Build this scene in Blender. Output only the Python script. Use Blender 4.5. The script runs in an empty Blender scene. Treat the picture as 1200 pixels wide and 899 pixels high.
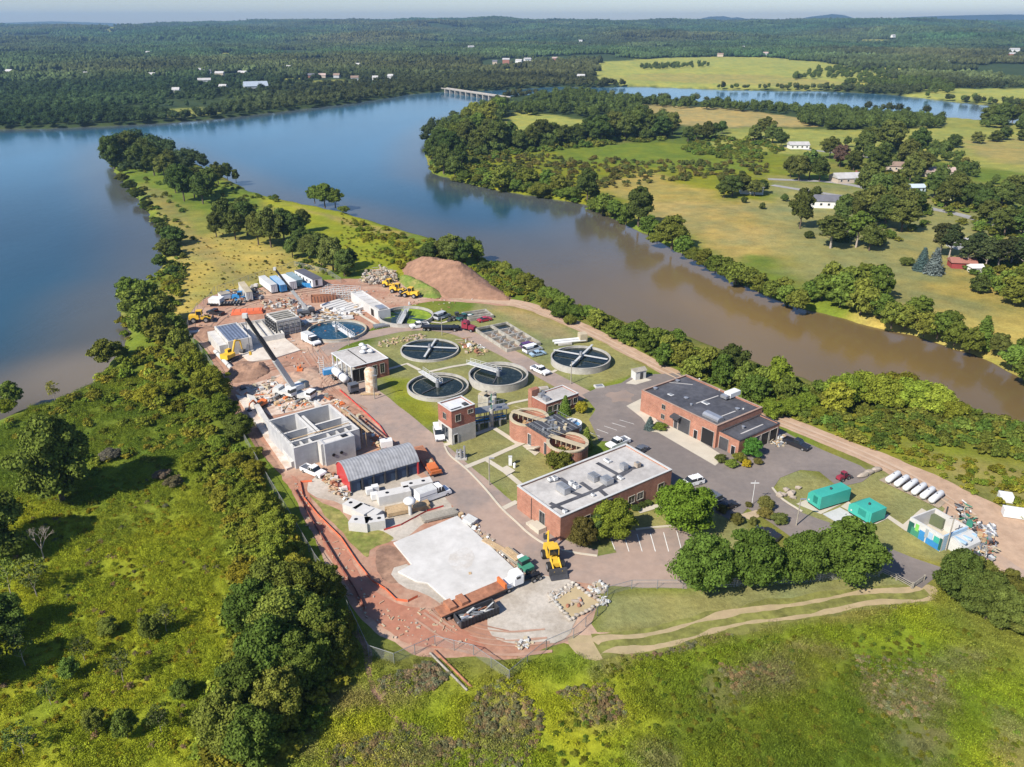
import bpy, bmesh, math, random
import numpy as np
from mathutils import Vector, Matrix
from mathutils.geometry import tessellate_polygon
random.seed(7)
RNG = np.random.default_rng(7)
SC = bpy.context.scene
COL = SC.collection
R = math.radians
# ------------------------------------------------------------------ camera
CAMZ = 85.0
PITCH = math.atan((449.5 - 27.0) / 930.0)
SP, CP = math.sin(PITCH), math.cos(PITCH)
cam_d = bpy.data.cameras.new("camera")
cam = bpy.data.objects.new("camera", cam_d)
COL.objects.link(cam)
cam.location = (0, 0, CAMZ)
cam.rotation_euler = (math.pi / 2 - PITCH, 0, 0)
cam_d.sensor_width = 36.0
cam_d.lens = 36.0 * 930.0 / 1200.0
cam_d.clip_start = 1.0
cam_d.clip_end = 60000.0
SC.camera = cam

def ray(px, py):
    a, b = (px - 600.0) / 930.0, (449.5 - py) / 930.0
    return (a, CP + b * SP, -SP + b * CP)

def proj(x, y, z):
    dz = z - CAMZ
    d = y * CP - dz * SP
    u = y * SP + dz * CP
    return 600 + 930 * x / d, 449.5 - 930 * u / d

def depth(x, y, z=0):
    return y * CP - (z - CAMZ) * SP

# ------------------------------------------------------------------ numpy noise
_T = np.random.default_rng(3).random((512, 512))
def vnoise(x, y):
    xi = np.floor(x).astype(np.int64); yi = np.floor(y).astype(np.int64)
    fx = x - xi; fy = y - yi
    fx = fx * fx * (3 - 2 * fx); fy = fy * fy * (3 - 2 * fy)
    a = _T[xi % 512, yi % 512]; b = _T[(xi + 1) % 512, yi % 512]
    c = _T[xi % 512, (yi + 1) % 512]; d = _T[(xi + 1) % 512, (yi + 1) % 512]
    return (a * (1 - fx) + b * fx) * (1 - fy) + (c * (1 - fx) + d * fx) * fy
def fbm(x, y, o=4):
    s = 0; a = .5; t = 0
    for k in range(o):
        s = s + a * vnoise(x + 17.3 * k, y - 9.1 * k); t += a
        x = x * 2.03; y = y * 2.03; a *= .5
    return s / t
def sst(a, b, x):
    t = np.clip((x - a) / (b - a), 0, 1)
    return t * t * (3 - 2 * t)

def land_h(x, y):
    x = np.asarray(x, float); y = np.asarray(y, float)
    r = np.hypot(x, y)
    h = 8 * sst(1300, 2600, r) + 66 * sst(2600, 6800, r)
    n = fbm(x / 1400 + 40, y / 1400 + 11, 4) - .5
    h = h + n * 70 * sst(2200, 5500, r) + (fbm(x / 2600 + 3, y / 4200 + 7, 2) - .5) * 90 * sst(3600, 6200, r) + (fbm(x / 620 + 2, y / 620 + 31, 3) - .5) * 70 * sst(2600, 4000, r)
    h = h + (fbm(x / 300 + 4, y / 300 + 1, 3) - .5) * 22 * sst(1500, 3200, r)
    return h - 60 * sst(7400, 9500, r)

def G(px, py, z=None):
    """pixel of the photograph -> point of the ground (or of the plane z)"""
    dx, dy, dz = ray(px, py)
    zz = 0.0 if z is None else z
    for k in range(1 if z is not None else 12):
        t = (zz - CAMZ) / dz
        x, y = dx * t, dy * t
        if z is None:
            zz2 = float(land_h(x, y))
            if abs(zz2 - zz) < .05: break
            zz = zz + .6 * (zz2 - zz)
    return Vector((x, y, zz))
def GP(pts, z=0.0): return [G(a, b, z) for a, b in pts]
WZ = -2.0
def height_of(bx, by, ty, z0=0.0):
    p = G(bx, by, z0)
    lo, hi = 0, 60
    for k in range(40):
        m = (lo + hi) / 2
        if proj(p.x, p.y, z0 + m)[1] > ty: lo = m
        else: hi = m
    return lo

def inpoly(X, Y, P):
    P = [(p[0], p[1]) for p in P]
    res = np.zeros(X.shape, bool)
    xs = [p[0] for p in P]; ys = [p[1] for p in P]
    m = (X >= min(xs)) & (X <= max(xs)) & (Y >= min(ys)) & (Y <= max(ys))
    x = X[m]; y = Y[m]
    r = np.zeros(x.shape, bool)
    n = len(P)
    for i in range(n):
        x1, y1 = P[i]; x2, y2 = P[(i + 1) % n]
        if y1 == y2: continue
        c = ((y1 > y) != (y2 > y)) & (x < (x2 - x1) * (y - y1) / (y2 - y1) + x1)
        r ^= c
    res[m] = r
    return res
def sdist(X, Y, P, closed=True):
    d = np.full(X.shape, 1e9)
    n = len(P)
    for i in range(n if closed else n - 1):
        x1, y1 = P[i][0], P[i][1]; x2, y2 = P[(i + 1) % n][0], P[(i + 1) % n][1]
        ex, ey = x2 - x1, y2 - y1
        l2 = ex * ex + ey * ey + 1e-9
        t = np.clip(((X - x1) * ex + (Y - y1) * ey) / l2, 0, 1)
        d = np.minimum(d, (X - x1 - t * ex) ** 2 + (Y - y1 - t * ey) ** 2)
    return np.sqrt(d)

# ------------------------------------------------------------------ object helpers
def put(o, label=None, cat=None, group=None, kind=None):
    if label: o['label'] = label
    if cat: o['category'] = cat
    if group: o['group'] = group
    if kind: o['kind'] = kind
    return o
def thing(name, label, cat, loc=(0, 0, 0), rz=0.0, group=None):
    o = bpy.data.objects.new(name, None); COL.objects.link(o)
    o.empty_display_size = .5
    o.location = loc; o.rotation_euler = (0, 0, rz)
    return put(o, label, cat, group)
def link(name, me, parent=None):
    o = bpy.data.objects.new(name, me); COL.objects.link(o)
    if parent: o.parent = parent
    return o
def copy_tree(o, parent=None):
    c = o.copy(); COL.objects.link(c)
    if parent: c.parent = parent
    for ch in list(o.children): copy_tree(ch, c)
    return c

class MB:
    def __init__(s): s.v = []; s.f = []; s.m = []; s.sm = []; s.mats = []
    def mi(s, mat):
        if mat not in s.mats: s.mats.append(mat)
        return s.mats.index(mat)
    def add(s, vs, fs, mat, smooth=False):
        o = len(s.v); k = s.mi(mat)
        s.v += [tuple(v) for v in vs]
        for f in fs:
            s.f.append([i + o for i in f]); s.m.append(k); s.sm.append(smooth)
        return s
    def box(s, c, d, mat, rz=0.0, taper=1.0, rx=0.0, ry=0.0):
        x, y, z = d[0] / 2, d[1] / 2, d[2] / 2
        vs = [(-x, -y, -z), (x, -y, -z), (x, y, -z), (-x, y, -z),
              (-x * taper, -y * taper, z), (x * taper, -y * taper, z), (x * taper, y * taper, z), (-x * taper, y * taper, z)]
        if rz or rx or ry:
            M = Matrix.Rotation(rz, 3, 'Z') @ Matrix.Rotation(ry, 3, 'Y') @ Matrix.Rotation(rx, 3, 'X')
            vs = [M @ Vector(v) for v in vs]
        vs = [(v[0] + c[0], v[1] + c[1], v[2] + c[2]) for v in vs]
        return s.add(vs, [(3, 2, 1, 0), (4, 5, 6, 7), (0, 1, 5, 4), (1, 2, 6, 5), (2, 3, 7, 6), (3, 0, 4, 7)], mat)
    def prism(s, poly, z0, z1, mat, top=None):
        n = len(poly)
        a = sum(poly[i][0] * poly[(i + 1) % n][1] - poly[(i + 1) % n][0] * poly[i][1] for i in range(n))
        if a < 0: poly = list(reversed(poly))
        top = top or poly
        vs = [(p[0], p[1], z0) for p in poly] + [(p[0], p[1], z1) for p in top]
        fs = [(i, (i + 1) % n, n + (i + 1) % n, n + i) for i in range(n)]
        fs.append(tuple(range(n, 2 * n))); fs.append(tuple(reversed(range(n))))
        return s.add(vs, fs, mat)
    def profile(s, pts, y0, y1, mat, axis='y'):
        """closed profile in x-z swept along y (or y-z swept along x)"""
        n = len(pts)
        a = sum(pts[i][0] * pts[(i + 1) % n][1] - pts[(i + 1) % n][0] * pts[i][1] for i in range(n))
        if a < 0: pts = list(reversed(pts))
        if axis == 'y': vs = [(p[0], y0, p[1]) for p in pts] + [(p[0], y1, p[1]) for p in pts]
        else: vs = [(y0, p[0], p[1]) for p in pts] + [(y1, p[0], p[1]) for p in pts]
        fs = [((i + 1) % n, i, n + i, n + (i + 1) % n) for i in range(n)] + [tuple(range(n)), tuple(reversed(range(n, 2 * n)))]
        if axis != 'y': fs = [tuple(reversed(f)) for f in fs]
        if axis == 'y': fs = [tuple(reversed(f)) for f in fs]; fs = [tuple(reversed(f)) for f in fs]
        return s.add(vs, fs, mat)
    def tube(s, p, q, r, mat, n=8, r2=None, smooth=True):
        p = Vector(p); q = Vector(q); d = (q - p)
        if d.length < 1e-6: return s
        d.normalize(); r2 = r if r2 is None else r2
        u = d.orthogonal().normalized(); w = d.cross(u)
        vs = []
        for c, rr in ((p, r), (q, r2)):
            for i in range(n):
                a = 2 * math.pi * i / n
                vs.append(c + (u * math.cos(a) + w * math.sin(a)) * rr)
        s.add(vs, [(i, (i + 1) % n, n + (i + 1) % n, n + i) for i in range(n)], mat, smooth)
        s.add(vs, [tuple(reversed(range(n))), tuple(range(n, 2 * n))], mat)
        return s
    def path(s, pts, r, mat, n=6):
        for i in range(len(pts) - 1): s.tube(pts[i], pts[i + 1], r, mat, n)
        return s
    def lathe(s, prof, mat, n=32, c=(0, 0), smooth=True, close=False):
        vs = []
        for (r, z) in prof:
            for i in range(n):
                a = 2 * math.pi * i / n
                vs.append((c[0] + r * math.cos(a), c[1] + r * math.sin(a), z))
        m = len(prof); fs = []
        for k in range(m if close else m - 1):
            k2 = (k + 1) % m
            for i in range(n):
                fs.append((k * n + i, k * n + (i + 1) % n, k2 * n + (i + 1) % n, k2 * n + i))
        return s.add(vs, fs, mat, smooth)
    def disc(s, r, z, mat, n=32, c=(0, 0)):
        return s.add([(c[0] + r * math.cos(2 * math.pi * i / n), c[1] + r * math.sin(2 * math.pi * i / n), z) for i in range(n)], [tuple(range(n))], mat)
    def blob(s, c, d, mat, seed=0, sub=2, amp=.25):
        bm = bmesh.new(); bmesh.ops.create_icosphere(bm, subdivisions=sub, radius=1)
        rr = random.Random(seed); ph = [rr.uniform(0, 6) for _ in range(6)]
        vs = []
        for v in bm.verts:
            a = v.co
            k = 1 + amp * (math.sin(a.x * 3.1 + ph[0]) + math.sin(a.y * 3.7 + ph[1]) + math.sin(a.z * 4.3 + ph[2] + a.x * 2)) / 2 + rr.uniform(-amp, amp) * .3
            vs.append((c[0] + a.x * k * d[0], c[1] + a.y * k * d[1], c[2] + a.z * k * d[2]))
        fs = [[v.index for v in f.verts] for f in bm.faces]; bm.free()
        return s.add(vs, fs, mat)
    def mesh(s, name):
        me = bpy.data.meshes.new(name)
        me.from_pydata(s.v, [], s.f)
        for m in s.mats: me.materials.append(m)
        me.polygons.foreach_set('material_index', s.m)
        me.polygons.foreach_set('use_smooth', s.sm)
        me.update()
        return me
    def build(s, name, parent=None, bevel=0.0):
        o = link(name, s.mesh(name), parent)
        if bevel:
            b = o.modifiers.new('bevel', 'BEVEL'); b.width = bevel; b.segments = 1; b.limit_method = 'ANGLE'
        return o

# ------------------------------------------------------------------ materials
MATS = {}
def nt_new(name):
    m = bpy.data.materials.new(name); m.use_nodes = True
    nt = m.node_tree
    return m, nt, nt.nodes, nt.links, nt.nodes['Principled BSDF']
def M(name, col, rough=.7, var=.15, scale=1.5, bump=.0, metal=0.0, col2=None, scale2=.25, streak=False, spec=.3):
    """weathered paint / concrete / dirt: base colour broken by two scales of noise"""
    if name in MATS: return MATS[name]
    m, nt, N, L, P = nt_new(name)
    tc = N.new('ShaderNodeTexCoord')
    n1 = N.new('ShaderNodeTexNoise'); n1.inputs['Scale'].default_value = scale; n1.inputs['Detail'].default_value = 6; n1.inputs['Roughness'].default_value = .65
    n2 = N.new('ShaderNodeTexNoise'); n2.inputs['Scale'].default_value = scale2; n2.inputs['Detail'].default_value = 5; n2.inputs['Roughness'].default_value = .7
    src = tc.outputs['Object']
    if streak:
        mp = N.new('ShaderNodeMapping'); mp.inputs['Scale'].default_value = (1, 1, .12); L.new(src, mp.inputs[0]); src1 = mp.outputs[0]
    else: src1 = src
    L.new(src1, n1.inputs['Vector']); L.new(src, n2.inputs['Vector'])
    r1 = N.new('ShaderNodeMapRange'); r1.inputs[1].default_value = .3; r1.inputs[2].default_value = .7
    r1.inputs[3].default_value = 1 - var; r1.inputs[4].default_value = 1 + var
    L.new(n1.outputs['Fac'], r1.inputs[0])
    c1 = tuple(col[:3]) + (1,)
    c2 = tuple((col2 or tuple(c * (1 - var * 1.3) for c in col))[:3]) + (1,)
    mx = N.new('ShaderNodeMix'); mx.data_type = 'RGBA'; mx.inputs[6].default_value = c1; mx.inputs[7].default_value = c2
    r2 = N.new('ShaderNodeMapRange'); r2.inputs[1].default_value = .42; r2.inputs[2].default_value = .62
    L.new(n2.outputs['Fac'], r2.inputs[0]); L.new(r2.outputs[0], mx.inputs[0])
    ml = N.new('ShaderNodeMix'); ml.data_type = 'RGBA'; ml.blend_type = 'MULTIPLY'; ml.inputs[0].default_value = 1
    L.new(mx.outputs[2], ml.inputs[6]); L.new(r1.outputs[0], ml.inputs[7])
    L.new(ml.outputs[2], P.inputs['Base Color'])
    P.inputs['Roughness'].default_value = rough; P.inputs['Metallic'].default_value = metal
    P.inputs['Specular IOR Level'].default_value = spec
    if bump:
        b = N.new('ShaderNodeBump'); b.inputs['Strength'].default_value = .6; b.inputs['Distance'].default_value = bump
        L.new(n1.outputs['Fac'], b.inputs['Height']); L.new(b.outputs[0], P.inputs['Normal'])
    MATS[name] = m
    return m
def brick_mat(name, c1, c2, mortar):
    m, nt, N, L, P = nt_new(name)
    tc = N.new('ShaderNodeTexCoord')
    ge = N.new('ShaderNodeNewGeometry')
    # run the courses along whichever wall this is: u = x+y of the object, v = z
    sx = N.new('ShaderNodeSeparateXYZ'); L.new(tc.outputs['Object'], sx.inputs[0])
    ad = N.new('ShaderNodeMath'); ad.operation = 'ADD'; L.new(sx.outputs[0], ad.inputs[0]); L.new(sx.outputs[1], ad.inputs[1])
    cb = N.new('ShaderNodeCombineXYZ'); L.new(ad.outputs[0], cb.inputs[0]); L.new(sx.outputs[2], cb.inputs[1])
    b = N.new('ShaderNodeTexBrick'); b.inputs['Scale'].default_value = 1.0
    b.inputs['Brick Width'].default_value = .4; b.inputs['Row Height'].default_value = .2; b.inputs['Mortar Size'].default_value = .012
    b.inputs['Color1'].default_value = c1 + (1,); b.inputs['Color2'].default_value = c2 + (1,); b.inputs['Mortar'].default_value = mortar + (1,)
    L.new(cb.outputs[0], b.inputs['Vector'])
    n = N.new('ShaderNodeTexNoise'); n.inputs['Scale'].default_value = .5; n.inputs['Detail'].default_value = 6; L.new(tc.outputs['Object'], n.inputs['Vector'])
    r = N.new('ShaderNodeMapRange'); r.inputs[1].default_value = .3; r.inputs[2].default_value = .7; r.inputs[3].default_value = .8; r.inputs[4].default_value = 1.15
    L.new(n.outputs['Fac'], r.inputs[0])
    ml = N.new('ShaderNodeMix'); ml.data_type = 'RGBA'; ml.blend_type = 'MULTIPLY'; ml.inputs[0].default_value = 1
    L.new(b.outputs['Color'], ml.inputs[6]); L.new(r.outputs[0], ml.inputs[7]); L.new(ml.outputs[2], P.inputs['Base Color'])
    P.inputs['Roughness'].default_value = .85; P.inputs['Specular IOR Level'].default_value = .2
    MATS[name] = m
    return m
def stripe_mat(name, c1, c2, freq, axis=0, rough=.5, metal=0.0, duty=.5):
    """light and shade of ribs put into colour bands across one axis of the object"""
    m, nt, N, L, P = nt_new(name)
    tc = N.new('ShaderNodeTexCoord'); sx = N.new('ShaderNodeSeparateXYZ'); L.new(tc.outputs['Object'], sx.inputs[0])
    mu = N.new('ShaderNodeMath'); mu.operation = 'MULTIPLY'; mu.inputs[1].default_value = freq; L.new(sx.outputs[axis], mu.inputs[0])
    fr = N.new('ShaderNodeMath'); fr.operation = 'FRACT'; L.new(mu.outputs[0], fr.inputs[0])
    lt = N.new('ShaderNodeMath'); lt.operation = 'LESS_THAN'; lt.inputs[1].default_value = duty; L.new(fr.outputs[0], lt.inputs[0])
    n = N.new('ShaderNodeTexNoise'); n.inputs['Scale'].default_value = .8; n.inputs['Detail'].default_value = 6; L.new(tc.outputs['Object'], n.inputs['Vector'])
    r = N.new('ShaderNodeMapRange'); r.inputs[1].default_value = .3; r.inputs[2].default_value = .7; r.inputs[3].default_value = .75; r.inputs[4].default_value = 1.15
    L.new(n.outputs['Fac'], r.inputs[0])
    mx = N.new('ShaderNodeMix'); mx.data_type = 'RGBA'; mx.inputs[6].default_value = c1 + (1,); mx.inputs[7].default_value = c2 + (1,); L.new(lt.outputs[0], mx.inputs[0])
    ml = N.new('ShaderNodeMix'); ml.data_type = 'RGBA'; ml.blend_type = 'MULTIPLY'; ml.inputs[0].default_value = 1
    L.new(mx.outputs[2], ml.inputs[6]); L.new(r.outputs[0], ml.inputs[7]); L.new(ml.outputs[2], P.inputs['Base Color'])
    P.inputs['Roughness'].default_value = rough; P.inputs['Metallic'].default_value = metal
    MATS[name] = m
    return m

concrete = M('concrete', (.40, .38, .34), .85, .10, 1.2, .02, col2=(.30, .28, .25), scale2=.35)
concrete_new = M('new_concrete', (.56, .54, .505), .85, .08, .9, 0, col2=(.45, .43, .40), scale2=.2)
concrete_slab = M('slab_concrete', (.54, .525, .50), .8, .08, .7, 0, col2=(.46, .445, .42), scale2=.12)
concrete_wall = M('formed_concrete', (.42, .42, .42), .85, .10, .9, 0, col2=(.34, .34, .35), scale2=.3, streak=True)
concrete_old = M('stained_concrete', (.36, .34, .29), .9, .18, 1.2, 0, col2=(.24, .22, .18), scale2=.5, streak=True)
white = M('white_paint', (.66, .66, .65), .45, .05, 1.5)
offwhite = M('off_white_metal', (.52, .52, .50), .5, .08, 1.5)
silver = M('silver_metal', (.45, .46, .48), .35, .12, 2.0, metal=.6)
steel = M('grey_steel', (.28, .29, .30), .5, .15, 2.0, metal=.4)
darksteel = M('dark_steel', (.06, .06, .065), .5, .2, 3.0)
black = M('black_paint', (.015, .015, .017), .4, .2, 2.0)
rubber = M('rubber', (.02, .02, .02), .85, .2, 6.0)
glassm = M('dark_glass', (.02, .025, .03), .08, .05, 1.0, spec=.6)
yellow = M('yellow_machine_paint', (.68, .42, .04), .45, .15, 2.0)
orange = M('orange_paint', (.62, .17, .05), .5, .18, 2.0)
rust = M('rusty_deck', (.36, .16, .09), .8, .25, 1.2, col2=(.22, .10, .06))
red = M('red_paint', (.50, .05, .05), .4, .12, 2.0)
maroon = M('maroon_paint', (.25, .03, .05), .35, .12, 2.0)
blue = M('blue_paint', (.04, .22, .48), .45, .12, 2.0)
teal = M('teal_enclosure_paint', (.045, .35, .28), .45, .10, 1.0)
teal_dk = M('dark_teal_louver', (.02, .20, .17), .5, .1, 4.0)
green_dk = M('dark_green_paint', (.02, .10, .08), .4, .1, 2.0)
greenp = M('green_paint', (.05, .22, .14), .45, .1, 2.0)
lightblue = M('light_blue_paint', (.32, .46, .60), .45, .08, 2.0)
tanp = M('tan_paint', (.45, .38, .26), .7, .15, 2.0)
wood = M('raw_timber', (.46, .33, .19), .8, .2, 2.5, col2=(.33, .23, .13))
greywood = M('weathered_timber', (.32, .29, .24), .85, .2, 3.0)
roof_grey = M('ballast_roof', (.46, .44, .415), .9, .12, 1.0, col2=(.36, .34, .32), scale2=.14)
roof_black = M('black_membrane_roof', (.055, .056, .065), .7, .25, .8, col2=(.09, .09, .10), scale2=.12)
roof_white = M('white_membrane_roof', (.58, .59, .60), .7, .1, .8)
brick = brick_mat('orange_red_brick', (.38, .165, .108), (.30, .125, .082), (.38, .28, .21))
brick_dk = brick_mat('red_brown_brick', (.33, .115, .075), (.27, .09, .06), (.33, .24, .19))
block = brick_mat('grey_block', (.48, .45, .41), (.43, .41, .37), (.37, .35, .32))
asphalt = M('asphalt', (.165, .142, .130), .9, .10, .7, 0, col2=(.215, .180, .158), scale2=.05)
asphalt_dusty = M('dusty_asphalt', (.335, .245, .195), .9, .10, .6, 0, col2=(.24, .195, .17), scale2=.07)
dirt_red = M('red_subsoil', (.335, .175, .115), .95, .2, .8, .05, col2=(.42, .29, .21), scale2=.06)
dirt_tan = M('tan_dirt', (.43, .30, .205), .95, .15, .6, .04, col2=(.36, .24, .16), scale2=.12)
dirt_brown = M('brown_spoil', (.22, .13, .09), .95, .25, .6, .15, col2=(.30, .18, .12), scale2=.15)
gravel = M('grey_gravel', (.45, .405, .345), .95, .15, 1.4, .03, col2=(.34, .295, .24), scale2=.12)
stone = M('pale_stone', (.38, .32, .26), .9, .25, 1.2)
walk = M('concrete_walk', (.50, .45, .36), .85, .08, 1.0)
paintw = M('road_paint', (.75, .74, .70), .7, .12, 3.0)
orange_net = M('orange_fabric', (.70, .16, .07), .8, .15, 2.0)
sky_blue = M('blue_tank_liner', (.10, .32, .60), .4, .1, 1.0)

def water_mat(name, deep, rough=.06, bump=.03, scale=.6, attr=False, spec=.5):
    m, nt, N, L, P = nt_new(name)
    tc = N.new('ShaderNodeTexCoord')
    mp = N.new('ShaderNodeMapping'); mp.inputs['Scale'].default_value = (1.0, .45, 1); mp.inputs['Rotation'].default_value = (0, 0, .5); L.new(tc.outputs['Object'], mp.inputs[0])
    n = N.new('ShaderNodeTexNoise'); n.inputs['Scale'].default_value = scale; n.inputs['Detail'].default_value = 6; n.inputs['Roughness'].default_value = .65; L.new(mp.outputs[0], n.inputs['Vector'])
    b = N.new('ShaderNodeBump'); b.inputs['Strength'].default_value = .5; b.inputs['Distance'].default_value = bump
    L.new(n.outputs['Fac'], b.inputs['Height']); L.new(b.outputs[0], P.inputs['Normal'])
    if attr:
        a = N.new('ShaderNodeAttribute'); a.attribute_name = 'tint'
        n2 = N.new('ShaderNodeTexNoise'); n2.inputs['Scale'].default_value = .012; n2.inputs['Detail'].default_value = 5; L.new(mp.outputs[0], n2.inputs['Vector'])
        r = N.new('ShaderNodeMapRange'); r.inputs[1].default_value = .3; r.inputs[2].default_value = .7; r.inputs[3].default_value = .78; r.inputs[4].default_value = 1.22
        L.new(n2.outputs['Fac'], r.inputs[0])
        ml = N.new('ShaderNodeMix'); ml.data_type = 'RGBA'; ml.blend_type = 'MULTIPLY'; ml.inputs[0].default_value = 1
        L.new(a.outputs['Color'], ml.inputs[6]); L.new(r.outputs[0], ml.inputs[7]); L.new(ml.outputs[2], P.inputs['Base Color'])
    else:
        n2 = N.new('ShaderNodeTexNoise'); n2.inputs['Scale'].default_value = .9; n2.inputs['Detail'].default_value = 8; n2.inputs['Roughness'].default_value = .7; L.new(tc.outputs['Object'], n2.inputs['Vector'])
        cr = N.new('ShaderNodeMix'); cr.data_type = 'RGBA'; cr.inputs[6].default_value = deep + (1,); cr.inputs[7].default_value = tuple(c * 2.2 + .035 for c in deep) + (1,)
        mr = N.new('ShaderNodeMapRange'); mr.inputs[1].default_value = .5; mr.inputs[2].default_value = .75; L.new(n2.outputs['Fac'], mr.inputs[0]); L.new(mr.outputs[0], cr.inputs[0]); L.new(cr.outputs[2], P.inputs['Base Color'])
    P.inputs['Roughness'].default_value = rough; P.inputs['IOR'].default_value = 1.33; P.inputs['Specular IOR Level'].default_value = spec
    MATS[name] = m
    return m
# ================================================================== land and water
WATER_PX = [(-500,165),(-200,160),(0,152),(60,151),(130,148),(200,144),(260,139),(330,131),(400,123),(450,116),(480,111),(510,108.5),(540,107.5),(600,105.5),
 (650,102),(700,103),(740,101.5),(800,103.5),(860,106),(960,107),(1040,111),(1080,115),(1110,119),(1150,123),(1200,128),(1320,136),(1500,150),
 (1500,172),(1320,158),(1200,147),(1150,142),(1100,138),(1050,132),(960,128),(860,123),(800,119),(740,117),(690,113),(640,112),(600,113),(588,117),
 (572,124),(552,133),(530,141),(510,151),(499,161),(494,175),(497,192),(505,204),(530,211),(560,219),(600,227),(640,233),(680,239),(700,249),(740,268),(775,287),(800,300),(850,325),(900,350),(950,366),(1000,380),(1050,392),(1100,405),(1150,422),(1180,440),(1200,452),(1320,530),(1600,740),
 (1600,800),(1400,610),(1200,503),(1150,492),(1100,480),(1050,466),(1000,456),(960,446),(900,427),(860,412),(820,397),(780,386),(740,377),(700,363),(660,348),(630,333),(600,317),(570,303),(540,290),(500,277),(450,263),(410,251),(380,244),(345,237),(300,226),(280,215),(250,200),(215,186),(190,173),(160,164),(137,170),(127,184),(131,203),(151,225),(167,245),(182,265),(187,285),(185,310),(178,325),(156,335),(141,347),(136,370),(146,392),(142,410),(122,425),(118,440),(95,455),(60,470),(32,475),(10,485),(-5,492),(-60,515),(-250,590),(-600,730)]
WPOLY = GP(WATER_PX, WZ)

def smooth_axis(v0, near0, near1, v1, step, grow):
    out = list(np.arange(near0, near1, step))
    s = step; v = near1
    while v < v1: out.append(v); s *= grow; v += s
    s = step; v = near0 - step; pre = []
    while v > v0: pre.append(v); s *= grow; v -= s
    return np.array(pre[::-1] + out)
gx = smooth_axis(-9000, -150, 190, 9000, 1.3, 1.022)
gy = smooth_axis(30, 60, 330, 12000, 1.3, 1.017)
X, Y = np.meshgrid(gx, gy)
NX, NY = len(gx), len(gy)
RR = np.hypot(X, Y)
inw = inpoly(X, Y, WPOLY)
near = RR < 2600
sd = np.full(X.shape, 400.0)
sd[near] = sdist(X[near], Y[near], WPOLY)
sdw = np.where(inw, -sd, sd) + (fbm(X / 9, Y / 9, 3) - .5) * 4
H = land_h(X, Y)
H = H - 5.5 * (1 - sst(-6, 7, sdw)) - 0.0
# vegetated ground is a little bumpy away from the works
site_c = G(700, 560); rs = np.hypot(X - 10, Y - 170)
Z = H

def lin(r, g, b):
    f = lambda c: ((c / 255 + .055) / 1.055) ** 2.4 if c > 10 else c / 255 / 12.92
    return np.array([f(r), f(g), f(b)])
# real colours of the plants (albedo)
A_BRIGHT = np.array([.245, .262, .018]); A_GREEN = np.array([.115, .155, .018]); A_OLIVE = np.array([.145, .145, .03])
A_DRY = np.array([.30, .235, .085]); A_TAN = np.array([.36, .25, .12]); A_BROWN = np.array([.16, .125, .065]); A_LAWN = np.array([.190, .185, .068])
A_DARK = np.array([.06, .085, .02]); A_GOLD = np.array([.33, .265, .07]); A_FIELD = np.array([.24, .245, .055]); A_FOREST = np.array([.035, .055, .018])
tint = np.zeros(X.shape + (3,)); tint[:] = A_GREEN
def blend(mask, col):
    m = np.clip(mask, 0, 1)[..., None]
    tint[:] = tint * (1 - m) + col * m
wx = (fbm(X / 14 + 3, Y / 14, 4) - .5); wy = (fbm(X / 14, Y / 14 + 8, 4) - .5)
def zone(px, col, soft=2.0, warp=8.0, amt=1.0, z=0.0, noise=0.0, ns=10.0):
    P = [G(a, b) for a, b in px]
    xs = [p.x for p in P]; ys = [p.y for p in P]; pad = soft * 3 + warp + 5
    m = (X > min(xs) - pad) & (X < max(xs) + pad) & (Y > min(ys) - pad) & (Y < max(ys) + pad)
    x = X[m] + wx[m] * warp; y = Y[m] + wy[m] * warp
    ins = inpoly(x, y, P); d = sdist(x, y, P)
    s = np.where(ins, d, -d)
    k = sst(-soft, soft, s) * amt
    if noise: k = k * np.clip(1 + noise * (fbm(x / ns + 5, y / ns, 4) - .5) * 2, 0, 1.0)
    mm = np.zeros(X.shape); mm[m] = k
    blend(mm, col)
n_big = fbm(X / 40, Y / 40, 4); n_mid = fbm(X / 9 + 7, Y / 9, 4); n_sm = fbm(X / 2.5, Y / 2.5 + 9, 3)
# base: far land is forest, near land is rank meadow
blend(sst(.45, .62, n_big), A_OLIVE)
blend(sst(500, 900, RR), A_FOREST)
# wood floor under the left bank trees
zone([(-300,480),(0,495),(60,470),(120,440),(150,400),(150,340),(190,310),(190,260),(130,195),(160,165),(300,226),(345,300),(230,340),(220,400),(260,460),(330,560),(400,690),(420,760),(330,899),(-300,1100)], A_GREEN, 4, 15)
# left meadow: bright yellow green
zone([(-100,560),(60,560),(180,540),(240,590),(280,660),(290,760),(250,899),(200,1100),(-200,1100)], A_BRIGHT, 5, 22, .95, noise=.5)
zone([(0,510),(80,470),(200,520),(240,600),(120,640),(0,600)], A_GREEN * 1.05, 6, 20, .8)
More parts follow.
